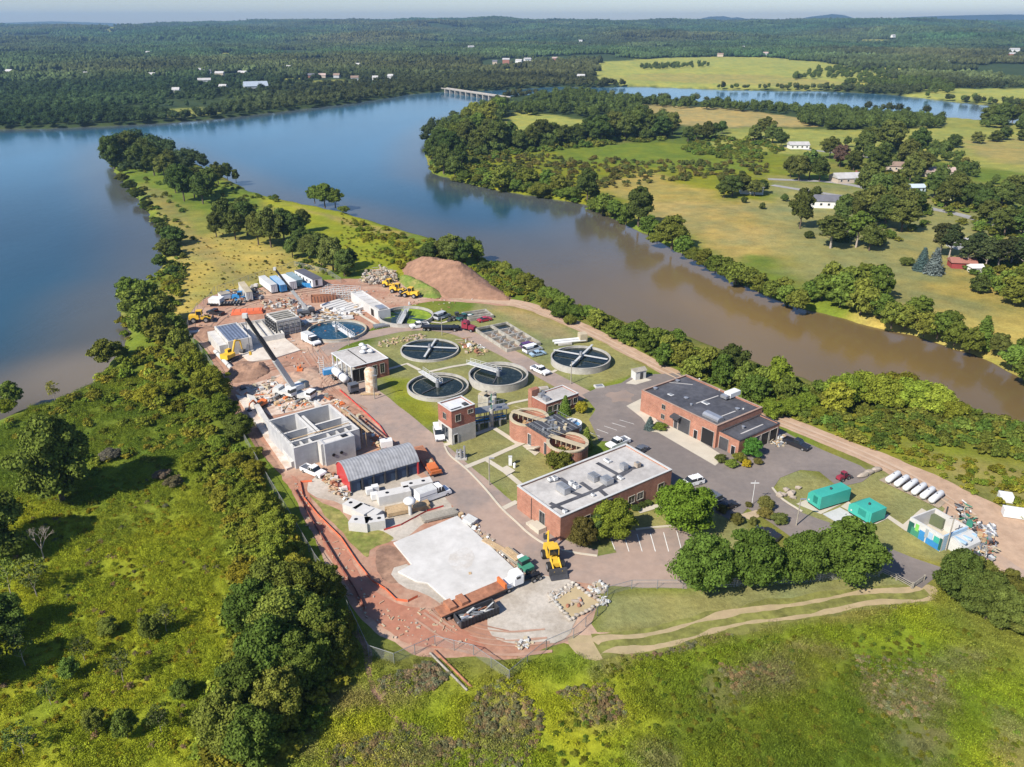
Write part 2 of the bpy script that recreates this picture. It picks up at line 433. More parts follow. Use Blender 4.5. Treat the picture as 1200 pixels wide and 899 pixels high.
# lower foreground meadow
zone([(300,899),(420,770),(480,780),(560,790),(640,760),(700,775),(900,730),(1080,700),(1300,740),(1500,1100),(200,1100)], A_BRIGHT * np.array([.72, .85, .9]), 4, 14, 1.0)
zone([(430,775),(640,760),(1000,790),(860,899),(360,899)], A_BRIGHT, 6, 25, .8, noise=1.0, ns=9)
zone([(720,780),(1000,740),(1100,800),(1060,899),(740,899)], A_GREEN * .8, 6, 20, .85, noise=.9, ns=12)
zone([(1080,700),(1300,720),(1300,800),(1130,760)], A_OLIVE * 1.15, 5, 12, .8)
zone([(310,899),(390,760),(420,770),(380,899)], A_DRY * .8, 3, 10, .7, noise=.6)
for (x, y, rx, ry) in [(590,850,45,45),(470,870,70,40),(440,800,55,22),(560,815,40,25),(690,830,40,25),(880,790,60,25),(1040,800,70,30),(1060,850,40,30),(930,760,70,12),(700,775,30,15),(1190,850,60,40),(760,880,50,25),(1120,770,60,14)]:
    zone([(x + .8 * rx * math.cos(a) , y + .8 * ry * math.sin(a)) for a in [k * math.pi / 6 for k in range(12)]], A_BROWN * 1.2, 2, 12, .6, noise=1.3, ns=4)
# mown bank between fence and track
zone([(700,700),(800,690),(900,680),(1080,672),(1090,690),(900,712),(760,738),(690,745)], A_LAWN * 1.05, 1.5, 4)
zone([(700,745),(900,708),(1090,688),(1095,700),(900,735),(700,770)], A_DRY * .75, 2, 6, .6, noise=.8, ns=5)
# peninsula grass
zone([(185,330),(240,300),(300,320),(350,300),(340,270),(250,255),(190,230),(215,270),(195,330),(175,380),(215,400),(235,350)], A_OLIVE * 1.25, 5, 14, .9)
zone([(200,290),(260,270),(360,300),(420,310),(300,340),(240,350),(225,390),(195,380)], A_GOLD * .95, 5, 12, .9, noise=.5, ns=14)
zone([(300,228),(420,250),(520,300),(480,325),(420,318),(350,262)], A_BRIGHT * .85, 4, 10, .9)
zone([(330,238),(430,262),(480,275),(470,282),(420,268)], A_DRY * .8, 2, 5, .7)
zone([(160,215),(190,225),(230,270),(300,330),(280,330),(210,290)], A_DRY * .75, 2, 8, .6, noise=.8)
# plant side bank of the river
zone([(560,318),(700,372),(830,440),(960,500),(1200,600),(1400,680),(1400,600),(1200,505),(1000,458),(820,398),(640,340),(560,300)], A_OLIVE * .95, 4, 10)
zone([(880,480),(960,500),(1100,560),(1250,600),(1250,520),(1050,480),(940,470)], A_BRIGHT * .7, 6, 14, .8, noise=.8, ns=12)
zone([(1060,520),(1200,550),(1300,600),(1260,620),(1120,570)], A_DRY * .8, 5, 14, .8, noise=.9, ns=8)
zone([(560,350),(640,366),(720,398),(820,450),(940,500),(930,506),(800,452),(700,405),(620,372),(560,358)], A_DRY * .8, 2, 6, .8, noise=.6)
# lawns of the works
zone([(440,395),(480,385),(540,378),(560,356),(640,372),(720,405),(760,436),(690,455),(690,480),(705,520),(610,590),(560,560),(510,515),(450,470),(425,430)], A_LAWN, 1, 2)
zone([(580,545),(720,600),(870,600),(880,640),(830,650),(640,650),(600,600)], A_LAWN, 1, 2)
zone([(905,560),(930,550),(985,570),(1020,545),(1120,590),(1110,660),(1000,640),(930,600)], A_LAWN, 1, 2)
zone([(450,440),(490,445),(520,490),(500,505),(455,475)], A_BRIGHT * .7, 2, 5, .9)
zone([(560,352),(650,375),(670,398),(640,398),(600,375)], A_TAN * .8, 2, 6, .6, noise=.8, ns=6)
# far right bank fields
zone([(520,205),(560,180),(640,176),(780,168),(900,176),(960,230),(880,245),(820,260),(760,265),(700,240),(600,225)], A_BRIGHT * .62, 6, 25, 1.0, noise=.25, ns=20)
zone([(700,215),(760,200),(860,235),(960,240),(960,300),(1050,380),(1200,440),(1400,470),(1400,300),(1200,250),(900,300),(840,310),(760,255)], A_GOLD * .78, 8, 25, 1)
zone([(760,235),(880,240),(960,250),(930,300),(860,300),(790,262)], A_DRY, 8, 25, .75, noise=.9, ns=25)
zone([(1000,380),(1090,345),(1200,380),(1200,400),(1130,410)], A_GOLD, 8, 20, .9, noise=.5)
zone([(1020,330),(1080,330),(1150,360),(1130,372),(1060,350)], A_LAWN * .9, 5, 20, .9)
zone([(900,205),(1030,225),(1200,240),(1200,310),(1000,340),(930,320),(910,260)], A_LAWN, 8, 25, .9)
zone([(870,236),(940,240),(930,262),(885,258)], A_LAWN * 1.1, 3, 12, .7)
zone([(586,146),(609,129),(660,137),(711,145),(690,156),(600,157)], A_FIELD * 1.05, 6, 20, 1)
zone([(722,124),(760,122),(860,128),(940,138),(960,148),(850,150),(770,146)], A_DRY * .95, 8, 30, 1)
zone([(860,150),(1000,152),(1110,148),(1200,152),(1320,160),(1320,215),(1200,205),(1140,195),(1040,180),(900,180),(820,172)], A_FIELD * .95, 8, 30, 1)
zone([(1090,134),(1200,142),(1350,152),(1350,164),(1200,156),(1090,150)], A_FIELD * .85, 6, 15, 1)
zone([(1120,165),(1200,160),(1320,170),(1320,200),(1200,195),(1130,182)], A_DRY * .9, 10, 40, .75, noise=.8, ns=40)
zone([(640,168),(760,168),(900,176),(880,200),(760,196),(650,188)], A_GREEN * .95, 8, 30, .9, noise=.4, ns=20)
# fields beyond the water
FIELDS_FAR = [[(692,85),(690,74),(760,69),(830,66),(900,67),(960,72),(1000,78),(1060,92),(1110,97),(1100,106),(1040,105),(960,104.5),(860,104),(760,101),(700,98)],
 [(1050,112),(1110,104),(1200,104),(1400,112),(1400,132),(1200,123),(1130,118)],
 [(1012,80),(1050,79),(1095,83),(1050,85)]]
for F in FIELDS_FAR: zone(F, A_FIELD * 1.1, 15, 60, 1, noise=.12, ns=60)
zone([(700,92),(800,97),(930,101),(1000,97),(900,88),(760,86)], A_DRY * .85, 15, 60, .55, noise=.9, ns=60)
for F in ([(195,128),(235,126),(262,132),(230,136),(200,138)],[(360,95),(400,93),(410,98),(370,100)],[(560,80),(620,80),(640,84),(600,86)],[(636,92),(660,92),(658,95),(630,96)],[(160,33),(185,32),(190,35),(165,36)],[(120,36),(145,35),(150,37.5),(125,38)],[(330,48),(360,47),(365,50),(335,51)],[(480,56),(520,55),(524,58),(486,59)],[(250,62),(290,61),(286,64),(255,65)],[(860,52),(920,50),(925,53),(870,55)],[(1000,48),(1060,46),(1050,50),(1005,51)],[(760,55),(800,54),(800,57),(765,58)],[(60,52),(100,50),(104,53),(66,55)],[(1110,70),(1160,68),(1165,72),(1120,74)],[(520,70),(545,69),(548,72),(524,73)],[(330,92),(352,90),(356,95),(334,97)]):
    zone(F, A_FIELD * .9, 8, 25, .9)
    FIELDS_FAR.append(F)
# natural breakup of every vegetated surface
br = (0.80 + .30 * n_big + .26 * n_mid + .14 * n_sm)
tint *= br[..., None]
yw = ((n_mid - .5) * .5)[..., None] * np.array([1.0, .3, -.4])
tint *= (1 + yw)
# mud along the waterline
blend(1 - sst(-1.5, 1.5, sdw), np.array([.10, .09, .05]))
tint = np.clip(tint, 0.005, .9)

def grid_mesh(name, X, Y, Z, tint, mat):
    ny, nx = X.shape
    co = np.stack([X, Y, Z], -1).reshape(-1, 3).astype(np.float32)
    idx = np.arange(nx * ny).reshape(ny, nx)
    q = np.stack([idx[:-1, :-1], idx[:-1, 1:], idx[1:, 1:], idx[1:, :-1]], -1).reshape(-1, 4)
    me = bpy.data.meshes.new(name)
    me.vertices.add(len(co)); me.vertices.foreach_set('co', co.ravel())
    me.loops.add(q.size); me.loops.foreach_set('vertex_index', q.ravel().astype(np.int32))
    me.polygons.add(len(q)); me.polygons.foreach_set('loop_start', (np.arange(len(q)) * 4).astype(np.int32))
    me.update(calc_edges=True)
    at = me.attributes.new('tint', 'FLOAT_COLOR', 'POINT')
    c = np.ones((len(co), 4), np.float32); c[:, :3] = tint.reshape(-1, 3); at.data.foreach_set('color', c.ravel())
    me.materials.append(mat)
    me.polygons.foreach_set('use_smooth', np.ones(len(q), bool))
    return me
# ground material
gm, nt, N, L, P = nt_new('ground_cover')
a = N.new('ShaderNodeAttribute'); a.attribute_name = 'tint'
tc = N.new('ShaderNodeTexCoord')
n1 = N.new('ShaderNodeTexNoise'); n1.inputs['Scale'].default_value = 1.1; n1.inputs['Detail'].default_value = 8; n1.inputs['Roughness'].default_value = .75
n2 = N.new('ShaderNodeTexNoise'); n2.inputs['Scale'].default_value = .16; n2.inputs['Detail'].default_value = 8; n2.inputs['Roughness'].default_value = .7
L.new(tc.outputs['Object'], n1.inputs['Vector']); L.new(tc.outputs['Object'], n2.inputs['Vector'])
r1 = N.new('ShaderNodeMapRange'); r1.inputs[1].default_value = .3; r1.inputs[2].default_value = .7; r1.inputs[3].default_value = .72; r1.inputs[4].default_value = 1.22
r2 = N.new('ShaderNodeMapRange'); r2.inputs[1].default_value = .3; r2.inputs[2].default_value = .7; r2.inputs[3].default_value = .75; r2.inputs[4].default_value = 1.22
L.new(n1.outputs['Fac'], r1.inputs[0]); L.new(n2.outputs['Fac'], r2.inputs[0])
mu = N.new('ShaderNodeMath'); mu.operation = 'MULTIPLY'; L.new(r1.outputs[0], mu.inputs[0]); L.new(r2.outputs[0], mu.inputs[1])
ml = N.new('ShaderNodeMix'); ml.data_type = 'RGBA'; ml.blend_type = 'MULTIPLY'; ml.inputs[0].default_value = 1
L.new(a.outputs['Color'], ml.inputs[6]); L.new(mu.outputs[0], ml.inputs[7]); L.new(ml.outputs[2], P.inputs['Base Color'])
P.inputs['Roughness'].default_value = .95; P.inputs['Specular IOR Level'].default_value = .1
b = N.new('ShaderNodeBump'); b.inputs['Strength'].default_value = .7; b.inputs['Distance'].default_value = .35
L.new(n1.outputs['Fac'], b.inputs['Height']); L.new(b.outputs[0], P.inputs['Normal'])
ground = link('ground', grid_mesh('ground', X, Y, Z, tint, gm)); put(ground, kind='structure')

# water: silty brown up the river arm, open lake blue green, partly sky reflection put into colour
wxs = smooth_axis(-4000, -260, 420, 4000, 5, 1.05); wys = smooth_axis(60, 90, 900, 4000, 5, 1.05)
WX, WY = np.meshgrid(wxs, wys)
W_BLUE = np.array([.036, .115, .18]); W_BROWN = np.array([.180, .112, .032]); W_TEAL = np.array([.012, .048, .072])
wt = np.zeros(WX.shape + (3,)); wt[:] = W_BLUE
def wblend(m, c):
    m = np.clip(m, 0, 1)[..., None]; wt[:] = wt * (1 - m) + c * m
lp = G(60, 380, WZ)
wblend(1 - sst(150, 420, np.hypot(WX - lp.x, WY - lp.y)), W_TEAL)
c1, c2 = G(520, 240, WZ), G(900, 400, WZ)
ax = Vector((c2.x - c1.x, c2.y - c1.y)); L_ = ax.length; ax.normalize()
t = (WX - c1.x) * ax.x + (WY - c1.y) * ax.y
side = -(WX - c1.x) * ax.y + (WY - c1.y) * ax.x      # positive towards the far bank
wblend(sst(.05 * L_, .95 * L_, t + side * .35 + (fbm(WX / 60, WY / 60, 3) - .5) * 60), W_BROWN)
dsh = sdist(WX, WY, WPOLY)
wblend((1 - sst(2, 40, dsh)) * .55 * (1 - sst(900, 1300, np.hypot(WX, WY))), np.array([.11, .085, .05]))
wblend((1 - sst(5, 30, np.hypot(WX - G(95, 440, WZ).x, WY - G(95, 440, WZ).y))) * .6, np.array([.2, .16, .11]))
wm = water_mat('lake_water', (0, 0, 0), .12, .13, .35, attr=True, spec=.40)
water = link('water', grid_mesh('water', WX, WY, np.full(WX.shape, WZ), wt, wm)); put(water, kind='structure')

# ------------------------------------------------------------------ sheets of made ground
SHEETS = []
def ragged(P, step=1.2, amp=.5, seed=0, closed=True):
    out = []; n = len(P)
    for i in range(n if closed else n - 1):
        a_, b_ = Vector(P[i][:2]), Vector(P[(i + 1) % n][:2])
        k = max(1, int((b_ - a_).length / step)); d = (b_ - a_)
        nrm = Vector((-d.y, d.x)).normalized() if d.length > 0 else Vector((0, 0))
        for j in range(k):
            p = a_ + d * (j / k)
            s_ = float(fbm(np.array(p.x / 5. + seed * 3.7), np.array(p.y / 5. + seed), 4)) - .5
            out.append(p + nrm * s_ * 2 * amp)
    return out
def chaikin(P, k=2, closed=True):
    P = [Vector(p[:2]) for p in P]
    for _ in range(k):
        Q = []; n = len(P)
        if not closed: Q.append(P[0])
        for i in range(n if closed else n - 1):
            a_, b_ = P[i], P[(i + 1) % n]
            Q += [a_ * .75 + b_ * .25, a_ * .25 + b_ * .75]
        if not closed: Q.append(P[-1])
        P = Q
    return P
def sheet(name, px, z, mat, rag=.4, smooth=1, world=False, block=True):
    P = px if world else GP(px)
    if smooth: P = chaikin(P, smooth)
    if rag: P = ragged(P, 1.2, rag, len(SHEETS))
    else: P = [Vector(p[:2]) for p in P]
    if block: SHEETS.append([(p.x, p.y) for p in P])
    tri = tessellate_polygon([[Vector((p.x, p.y, 0)) for p in P]])
    vs = [(p.x, p.y, z) for p in P]
    fs = []
    for t_ in tri:
        a_, b_, c_ = [P[i] for i in t_]
        cr = (b_ - a_).cross(c_ - a_)
        fs.append(t_ if cr > 0 else t_[::-1])
    mb = MB(); mb.add(vs, fs, mat)
    o = mb.build(name); put(o, kind='structure')
    return o
def ribbon(name, px, w, z, mat, rag=.4, widths=None, world=False, block=True):
    P = px if world else GP(px)
    P = chaikin(P, 2, False)
    n = len(P); Lf = []; Rt = []
    for i, p in enumerate(P):
        d = (P[min(i + 1, n - 1)] - P[max(i - 1, 0)]).normalized()
        nn = Vector((-d.y, d.x))
        ww = w if widths is None else np.interp(i / (n - 1), np.linspace(0, 1, len(widths)), widths)
        Lf.append(p + nn * ww / 2); Rt.append(p - nn * ww / 2)
    return sheet(name, Lf + Rt[::-1], z, mat, rag, 0, True, block)
PI = math.pi
sheet('dirt_ground', [(216,388),(226,362),(245,345),(300,338),(345,330),(420,326),(470,327),(500,334),(560,343),(610,354),(600,360),(545,354),(500,352),(455,366),(440,384),(400,402),(384,412),(402,440),(455,495),(505,540),(560,590),(615,636),(645,655),(700,668),(702,705),(690,740),(730,745),(735,762),(690,772),(668,752),(640,760),(600,775),(560,768),(500,772),(470,757),(440,740),(420,722),(385,665),(355,600),(325,550),(290,500),(262,455),(240,405)], .010, dirt_red, .8)
sheet('gravel_yard', [(360,560),(400,556),(470,545),(500,565),(540,595),(500,610),(465,640),(440,620),(400,590),(362,582)], .020, gravel, .5)
sheet('grass_patch', [(362,580),(385,592),(402,600),(420,622),(445,620),(462,628),(462,634),(435,642),(432,655),(424,650),(385,610),(358,575)], .028, M('rank_grass', (.15, .17, .035), .95, .35, 1.0, .1, col2=(.25, .22, .07), scale2=.2), .6)
sheet('grass_patch', [(440,640),(462,638),(480,655),(472,668),(478,682),(452,684),(440,665)], .026, dirt_brown, .5)
ribbon('dirt_road', [(450,331),(490,338),(545,350),(605,354),(650,370),(700,392),(760,424),(830,458),(900,487),(960,510),(1020,534),(1080,562),(1130,590),(1165,612),(1200,640),(1280,690)], 7, .034, dirt_tan, .7, [6, 6, 6, 6, 5.5, 5, 5, 5, 5.5, 6, 8, 10, 12, 13, 13])
sheet('dirt_ground', [(1100,590),(1150,592),(1200,625),(1300,690),(1300,760),(1190,690),(1150,672),(1120,640)], .030, M('pale_gravelly_dirt', (.36, .27, .21), .95, .15, .6, 0, col2=(.44, .30, .20), scale2=.1), .7)
ribbon('site_road', [(372,418),(400,400),(440,391),(480,383),(528,385),(562,398),(600,416),(640,440),(690,466)], 5.6, .042, asphalt_dusty, .15)
ribbon('site_road', [(388,425),(420,455),(460,490),(500,525),(540,567),(580,606),(615,635),(655,657),(720,668),(800,670)], 9, .050, asphalt_dusty, .35, [7, 7.5, 8, 9, 10, 11, 11, 10, 9, 9])
sheet('asphalt_lot', [(682,463),(700,455),(728,449),(742,440),(800,437),(905,498),(930,512),(965,528),(1008,546),(1022,556),(1010,565),(982,571),(960,553),(938,551),(914,560),(906,572),(916,586),(942,602),(976,614),(1020,634),(1070,654),(1108,667),(1080,690),(1030,668),(980,650),(930,632),(902,612),(876,596),(860,612),(830,596),(800,575),(770,560),(735,519),(702,517),(690,492),(698,480),(690,470)], .058, asphalt, .12, 0)
sheet('asphalt_lot', [(706,618),(745,622),(800,617),(850,640),(850,668),(800,684),(760,684),(700,678),(660,665),(700,652),(725,652)], .054, asphalt_dusty, .1, 0)
sheet('grass_island', [(703,630),(714,630),(722,648),(700,652)], .066, M('mown_lawn', (.13, .155, .035), .95, .2, 1.0, .03, col2=(.2, .19, .06), scale2=.25), .1, 0)
sheet('gravel_apron', [(570,733),(575,712),(600,686),(625,672),(650,678),(672,680),(690,700),(680,722),(665,748),(645,754),(600,754),(580,748)], .062, gravel, .8)
sheet('garage_apron', [(734,476),(752,467),(776,502),(790,498),(850,536),(838,546),(771,507),(764,506),(752,490)], .070, walk, 0, 0)
sheet('garage_apron', [(733,449.5),(748,441),(764,445.5),(745,451)], .066, walk, 0, 0)
# dusty stain across the lot
sheet('dirt_stain', [(706,464),(716,459),(722,461),(732,456),(737,461),(744,463),(738,467),(741,472),(728,470),(716,473),(718,467)], .074, M('dusty_stain', (.27, .205, .165), .9, .12, .6, 0, col2=(.22, .175, .15), scale2=.3), .8)
# walks
def walkway(px, w): ribbon('footpath', px, w, .074, walk, 0)
def strip(px, w, z=.078, mat=walk, name='footpath'):
    P = GP(px); n = len(P); Lf = []; Rt = []
    for i in range(n):
        d = (P[min(i + 1, n - 1)] - P[max(i - 1, 0)]).to_2d().normalized(); nn = Vector((-d.y, d.x))
        Lf.append(P[i].to_2d() + nn * w / 2); Rt.append(P[i].to_2d() - nn * w / 2)
    return sheet(name, Lf + Rt[::-1], z, mat, 0, 0, True)
for k, (pts, w) in enumerate([([(521,522),(552,511),(579,501)],1.3),([(578.5,501.5),(609,521.5)],1.2),([(545,548),(575,536),(613,519)],1.3),([(570,539),(592,553),(610,568)],1.2),([(588,597),(606,588)],1.2),
        ([(580,479),(600,472.5),(622,468)],1.0),([(440,437),(462,431),(477,426.5),(492,434)],1.1),([(503,436),(530,430),(552,426.5)],1.1),([(640,440),(652,434)],1.0),([(500,377),(517,379),(535,374)],1.0),([(415,365),(440,380),(470,383)],1.0)]):
    strip(pts, w, .078 + .003 * k)
sheet('footpath', [(586,550),(594,546),(604,552),(596,557)], .112, walk, 0, 0)
sheet('footpath', [(612,523),(620,519.5),(634,529),(627,534.5)], .112, walk, 0, 0)
strip([(748,600),(768,594),(800,590)], 1.3, .100)
# generator pads and gravel
sheet('concrete_pad', [(933,591),(952,583),(992,577),(996,586),(962,603)], .090, walk, 0, 0)
sheet('concrete_pad', [(985,594),(994,588),(1028,610),(1040,603),(1058,615),(1080,596),(1130,624),(1108,645),(1060,622),(1040,608),(1026,615)], .094, walk, 0, 0)
sheet('gravel_bed', [(964,603),(984,595),(1024,617),(1010,624),(990,618)], .086, M('pale_gravel', (.48, .48, .47), .9, .12, 2, 0), .15, 0)
sheet('cylinder_bed', [(1030,563),(1042,557),(1112,586),(1100,596)], .090, M('tan_gravel', (.34, .27, .20), .95, .15, 2, 0), .2, 0)
sheet('tan_flowerbed', [(866,604),(886,598),(894,604),(880,610)], .080, M('mulch_tan', (.45, .35, .23), .9, .15, 2, 0), .2, 0)
# red haul dirt at the lower left
sheet('dirt_ground', [(350,560),(368,592),(400,640),(430,690),(470,708),(520,722),(560,748),(575,765),(520,762),(478,755),(448,738),(425,715),(385,650),(356,590),(338,555)], .040, M('wet_red_dirt', (.35, .15, .095), .95, .14, 1.0, .03, col2=(.36, .18, .12), scale2=.09), .7)
# two-wheel track
trk = M('dry_track_soil', (.34, .27, .15), .95, .15, .5, 0, col2=(.38, .29, .17), scale2=.3)
sheet('track', [(664,752),(676,744),(700,742),(735,744),(770,742),(790,750),(760,758),(735,768),(705,774),(680,770)], .022, trk, 1.0)
sheet('track', [(1068,694),(1085,684),(1100,690),(1094,703),(1060,706),(1044,702)], .024, trk, .8)
TC = chaikin(GP([(700,760),(750,752),(820,737),(900,719),(980,706),(1040,700),(1085,693)]), 2, False)
ribbon('grass_median', TC, 5.5, .026, M('short_dry_grass', (.20, .20, .05), .95, .3, .8, .05), 1.0, None, True)
for k, (o_, w_) in enumerate(((-1.7, [.6, 1.2, .7, 1.1, .8, 1.3]), (1.7, [1.5, .8, 1.2, .9, 1.3, 1.4]))):
    Q = []
    for i, p in enumerate(TC):
        d = (TC[min(i + 1, len(TC) - 1)] - TC[max(i - 1, 0)]).normalized(); Q.append(p + Vector((-d.y, d.x)) * (o_ * .8 + .5 * math.sin(i * .7)))
    ribbon('track', Q, 1.6, .032 + .004 * k, trk, .75, w_, True)
ribbon('dirt_track', [(415,740),(432,760),(430,790),(450,830),(482,858)], 1.0, .02, dirt_brown, .5)
# kerb lines (real kerbs)
def kerb(px, w=.35, h=.14, name='kerb'):
    P = chaikin(GP(px), 2, False); n = len(P); Lf = []; Rt = []
    for i in range(n):
        d = (P[min(i + 1, n - 1)] - P[max(i - 1, 0)]).normalized(); nn = Vector((-d.y, d.x))
        Lf.append(P[i] + nn * w / 2); Rt.append(P[i] - nn * w / 2)
    mb = MB()
    for i in range(n - 1):
        q = [Lf[i], Lf[i + 1], Rt[i + 1], Rt[i]]
        mb.prism([(p.x, p.y) for p in q], 0, h + .08, walk)
    put(mb.build(name), kind='structure')
kerb([(521,523),(526,534),(545,548),(568,572),(588,597),(605,612),(618,625),(640,640),(670,648),(700,652)])
kerb([(745,621),(770,618),(800,616)])
kerb([(905,572),(915,585),(940,600)])
# parking bays
for k in range(6):
    x0 = 714 + k * 15.5 + (1 if k else 0)
    strip([(x0 + 0.5, 628.5 - k * 1.0), (x0 + 6.5, 645.5 + (1.5 if k else -1))], .14, .120 + .002 * k, paintw, 'painted_line')
for k in range(5):
    strip([(690 + k * 9, 507 - k * 3.6), (703 + k * 10, 512 - k * 3.6)], .12, .120 + .002 * k, paintw, 'painted_line')
# residential roads on the far bank
def drape(name, px, w, mat, lift=.06):
    P = [G(a_, b_) for a_, b_ in px]
    P2 = chaikin([p.to_2d() for p in P], 2, False); n = len(P2); vs = []
    for i, p in enumerate(P2):
        d = (P2[min(i + 1, n - 1)] - P2[max(i - 1, 0)]).normalized(); nn = Vector((-d.y, d.x))
        for s_ in (1, -1):
            q = p + nn * w / 2 * s_; vs.append((q.x, q.y, float(land_h(q.x, q.y)) + lift))
    mb = MB(); mb.add(vs, [(2 * i, 2 * i + 1, 2 * i + 3, 2 * i + 2) for i in range(n - 1)], mat)
    put(mb.build(name), kind='structure')
greyroad = M('pale_asphalt', (.30, .29, .28), .9, .1, .2)
drape('road', [(905,217),(935,222),(975,228),(1000,232)], 5, greyroad)
drape('road', [(900,210),(1000,214),(1080,243),(1120,250),(1160,262),(1200,270),(1300,290)], 6, greyroad, .08)
drape('road', [(920,172),(1000,182),(1060,190)], 5, greyroad)
drape('road', [(1150,283),(1200,292),(1260,300)], 7, M('gravel_drive', (.45, .38, .30), .9, .1, .3), .10)

FARPX = [(420,80),(416,95),(440,95),(458,93),(552,58),(545,60),(593,75),(608,76),(618,75),(650,75),(580,76),(638,42),(652,42),(660,49),(680,49),(681,93),(918,42),(870,58),(897,66),(844,67),(1018,62),(1050,62),(1075,60),(1087,60),(1108,75),(1188,62),(1185,68),(1047,41),(1014,36),(138,34),(280,35),(300,36),(355,33),(174,65),(387,58),(232,86),(243,88),(258,90),(285,90),(240,98),(207,110),(262,106),(339,83),(365,92),(378,92),(395,92),(12,87),(102,90),(179,91),(300,104)]

rut_l = M('pressed_pale_dirt', (.38, .235, .17), .9, .15, .5, 0, col2=(.36, .22, .155), scale2=.3); rut_d = M('wet_rut_dirt', (.27, .15, .105), .9, .15, .5, 0, col2=(.32, .18, .125), scale2=.3)
rr = random.Random(21); RUTN = 0
def ruts(px, off, mat, w=.4):
    global RUTN
    P = chaikin(GP(px), 2, False)
    for s_ in (-1, 1):
        Q = []
        for i, p in enumerate(P):
            d = (P[min(i + 1, len(P) - 1)] - P[max(i - 1, 0)]).normalized(); Q.append(p + Vector((-d.y, d.x)) * (off + s_ * .95))
        RUTN += 1; ribbon('wheel_ruts', Q, w, .1222 + .0004 * RUTN, mat, .3, None, True, False)
PATHS = [[(235,386),(262,362),(300,350),(350,342),(410,334),(460,334)], [(372,410),(340,428),(310,432),(280,445)], [(400,432),(372,452),(390,466),(420,484)], [(364,405),(372,420),(398,448)], [(500,716),(540,745),(590,756),(640,748)]]
for P_ in PATHS:
    for k in range(3):
        n_ = len(P_); a_ = rr.randint(0, max(0, n_ - 3)); Q_ = [(q[0] + rr.uniform(-3, 3), q[1] + rr.uniform(-2, 2)) for q in P_[a_:a_ + rr.randint(3, 5)]]
        ruts(Q_, rr.uniform(-2.2, 2.2), rr.choice([rut_l, rut_d]), rr.uniform(.25, .45))
ruts([(605,355),(650,371),(700,393),(760,425),(830,459),(900,488),(960,511),(1020,535),(1080,565),(1140,605)], -.2, M('road_wheel_path', (.48, .35, .25), .9, .15, .5, 0), .7)
# ================================================================== foliage materials and prototypes
def leaf_material(name, source):
    m, nt, N, L, P = nt_new(name)
    out = [n for n in N if n.type == 'OUTPUT_MATERIAL'][0]
    if source == 'object':
        a = N.new('ShaderNodeObjectInfo'); col = a.outputs['Color']; rnd = a.outputs['Random']
    else:
        a = N.new('ShaderNodeAttribute'); a.attribute_type = 'INSTANCER'; a.attribute_name = 'tint'; col = a.outputs['Color']
        oi = N.new('ShaderNodeObjectInfo'); rnd = oi.outputs['Random']
    tc = N.new('ShaderNodeTexCoord')
    n = N.new('ShaderNodeTexNoise'); n.inputs['Scale'].default_value = .55 if source == 'object' else .8; n.inputs['Detail'].default_value = 4
    L.new(tc.outputs['Object'], n.inputs['Vector'])
    at = N.new('ShaderNodeAttribute'); at.attribute_name = 'leafv'
    r = N.new('ShaderNodeMapRange'); r.inputs[1].default_value = .3; r.inputs[2].default_value = .7; r.inputs[3].default_value = .72; r.inputs[4].default_value = 1.3
    L.new(n.outputs['Fac'], r.inputs[0])
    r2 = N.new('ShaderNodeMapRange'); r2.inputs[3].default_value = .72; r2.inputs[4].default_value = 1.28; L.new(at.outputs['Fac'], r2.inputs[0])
    r3 = N.new('ShaderNodeMapRange'); r3.inputs[3].default_value = .82; r3.inputs[4].default_value = 1.18; L.new(rnd, r3.inputs[0])
    m1 = N.new('ShaderNodeMath'); m1.operation = 'MULTIPLY'; L.new(r.outputs[0], m1.inputs[0]); L.new(r2.outputs[0], m1.inputs[1])
    m2 = N.new('ShaderNodeMath'); m2.operation = 'MULTIPLY'; L.new(m1.outputs[0], m2.inputs[0]); L.new(r3.outputs[0], m2.inputs[1])
    ml = N.new('ShaderNodeMix'); ml.data_type = 'RGBA'; ml.blend_type = 'MULTIPLY'; ml.inputs[0].default_value = 1
    L.new(col, ml.inputs[6]); L.new(m2.outputs[0], ml.inputs[7])
    N.remove(P)
    d = N.new('ShaderNodeBsdfDiffuse'); t = N.new('ShaderNodeBsdfTranslucent')
    L.new(ml.outputs[2], d.inputs[0]); L.new(ml.outputs[2], t.inputs[0])
    mx = N.new('ShaderNodeMixShader'); mx.inputs[0].default_value = .22
    L.new(d.outputs[0], mx.inputs[1]); L.new(t.outputs[0], mx.inputs[2]); L.new(mx.outputs[0], out.inputs[0])
    return m
leaf_o = leaf_material('foliage', 'object'); leaf_i = leaf_material('foliage_mass', 'inst')
bark = M('bark', (.12, .09, .065), .95, .25, 3.0)
bark_pale = M('pale_bark', (.34, .29, .24), .95, .2, 3.0)

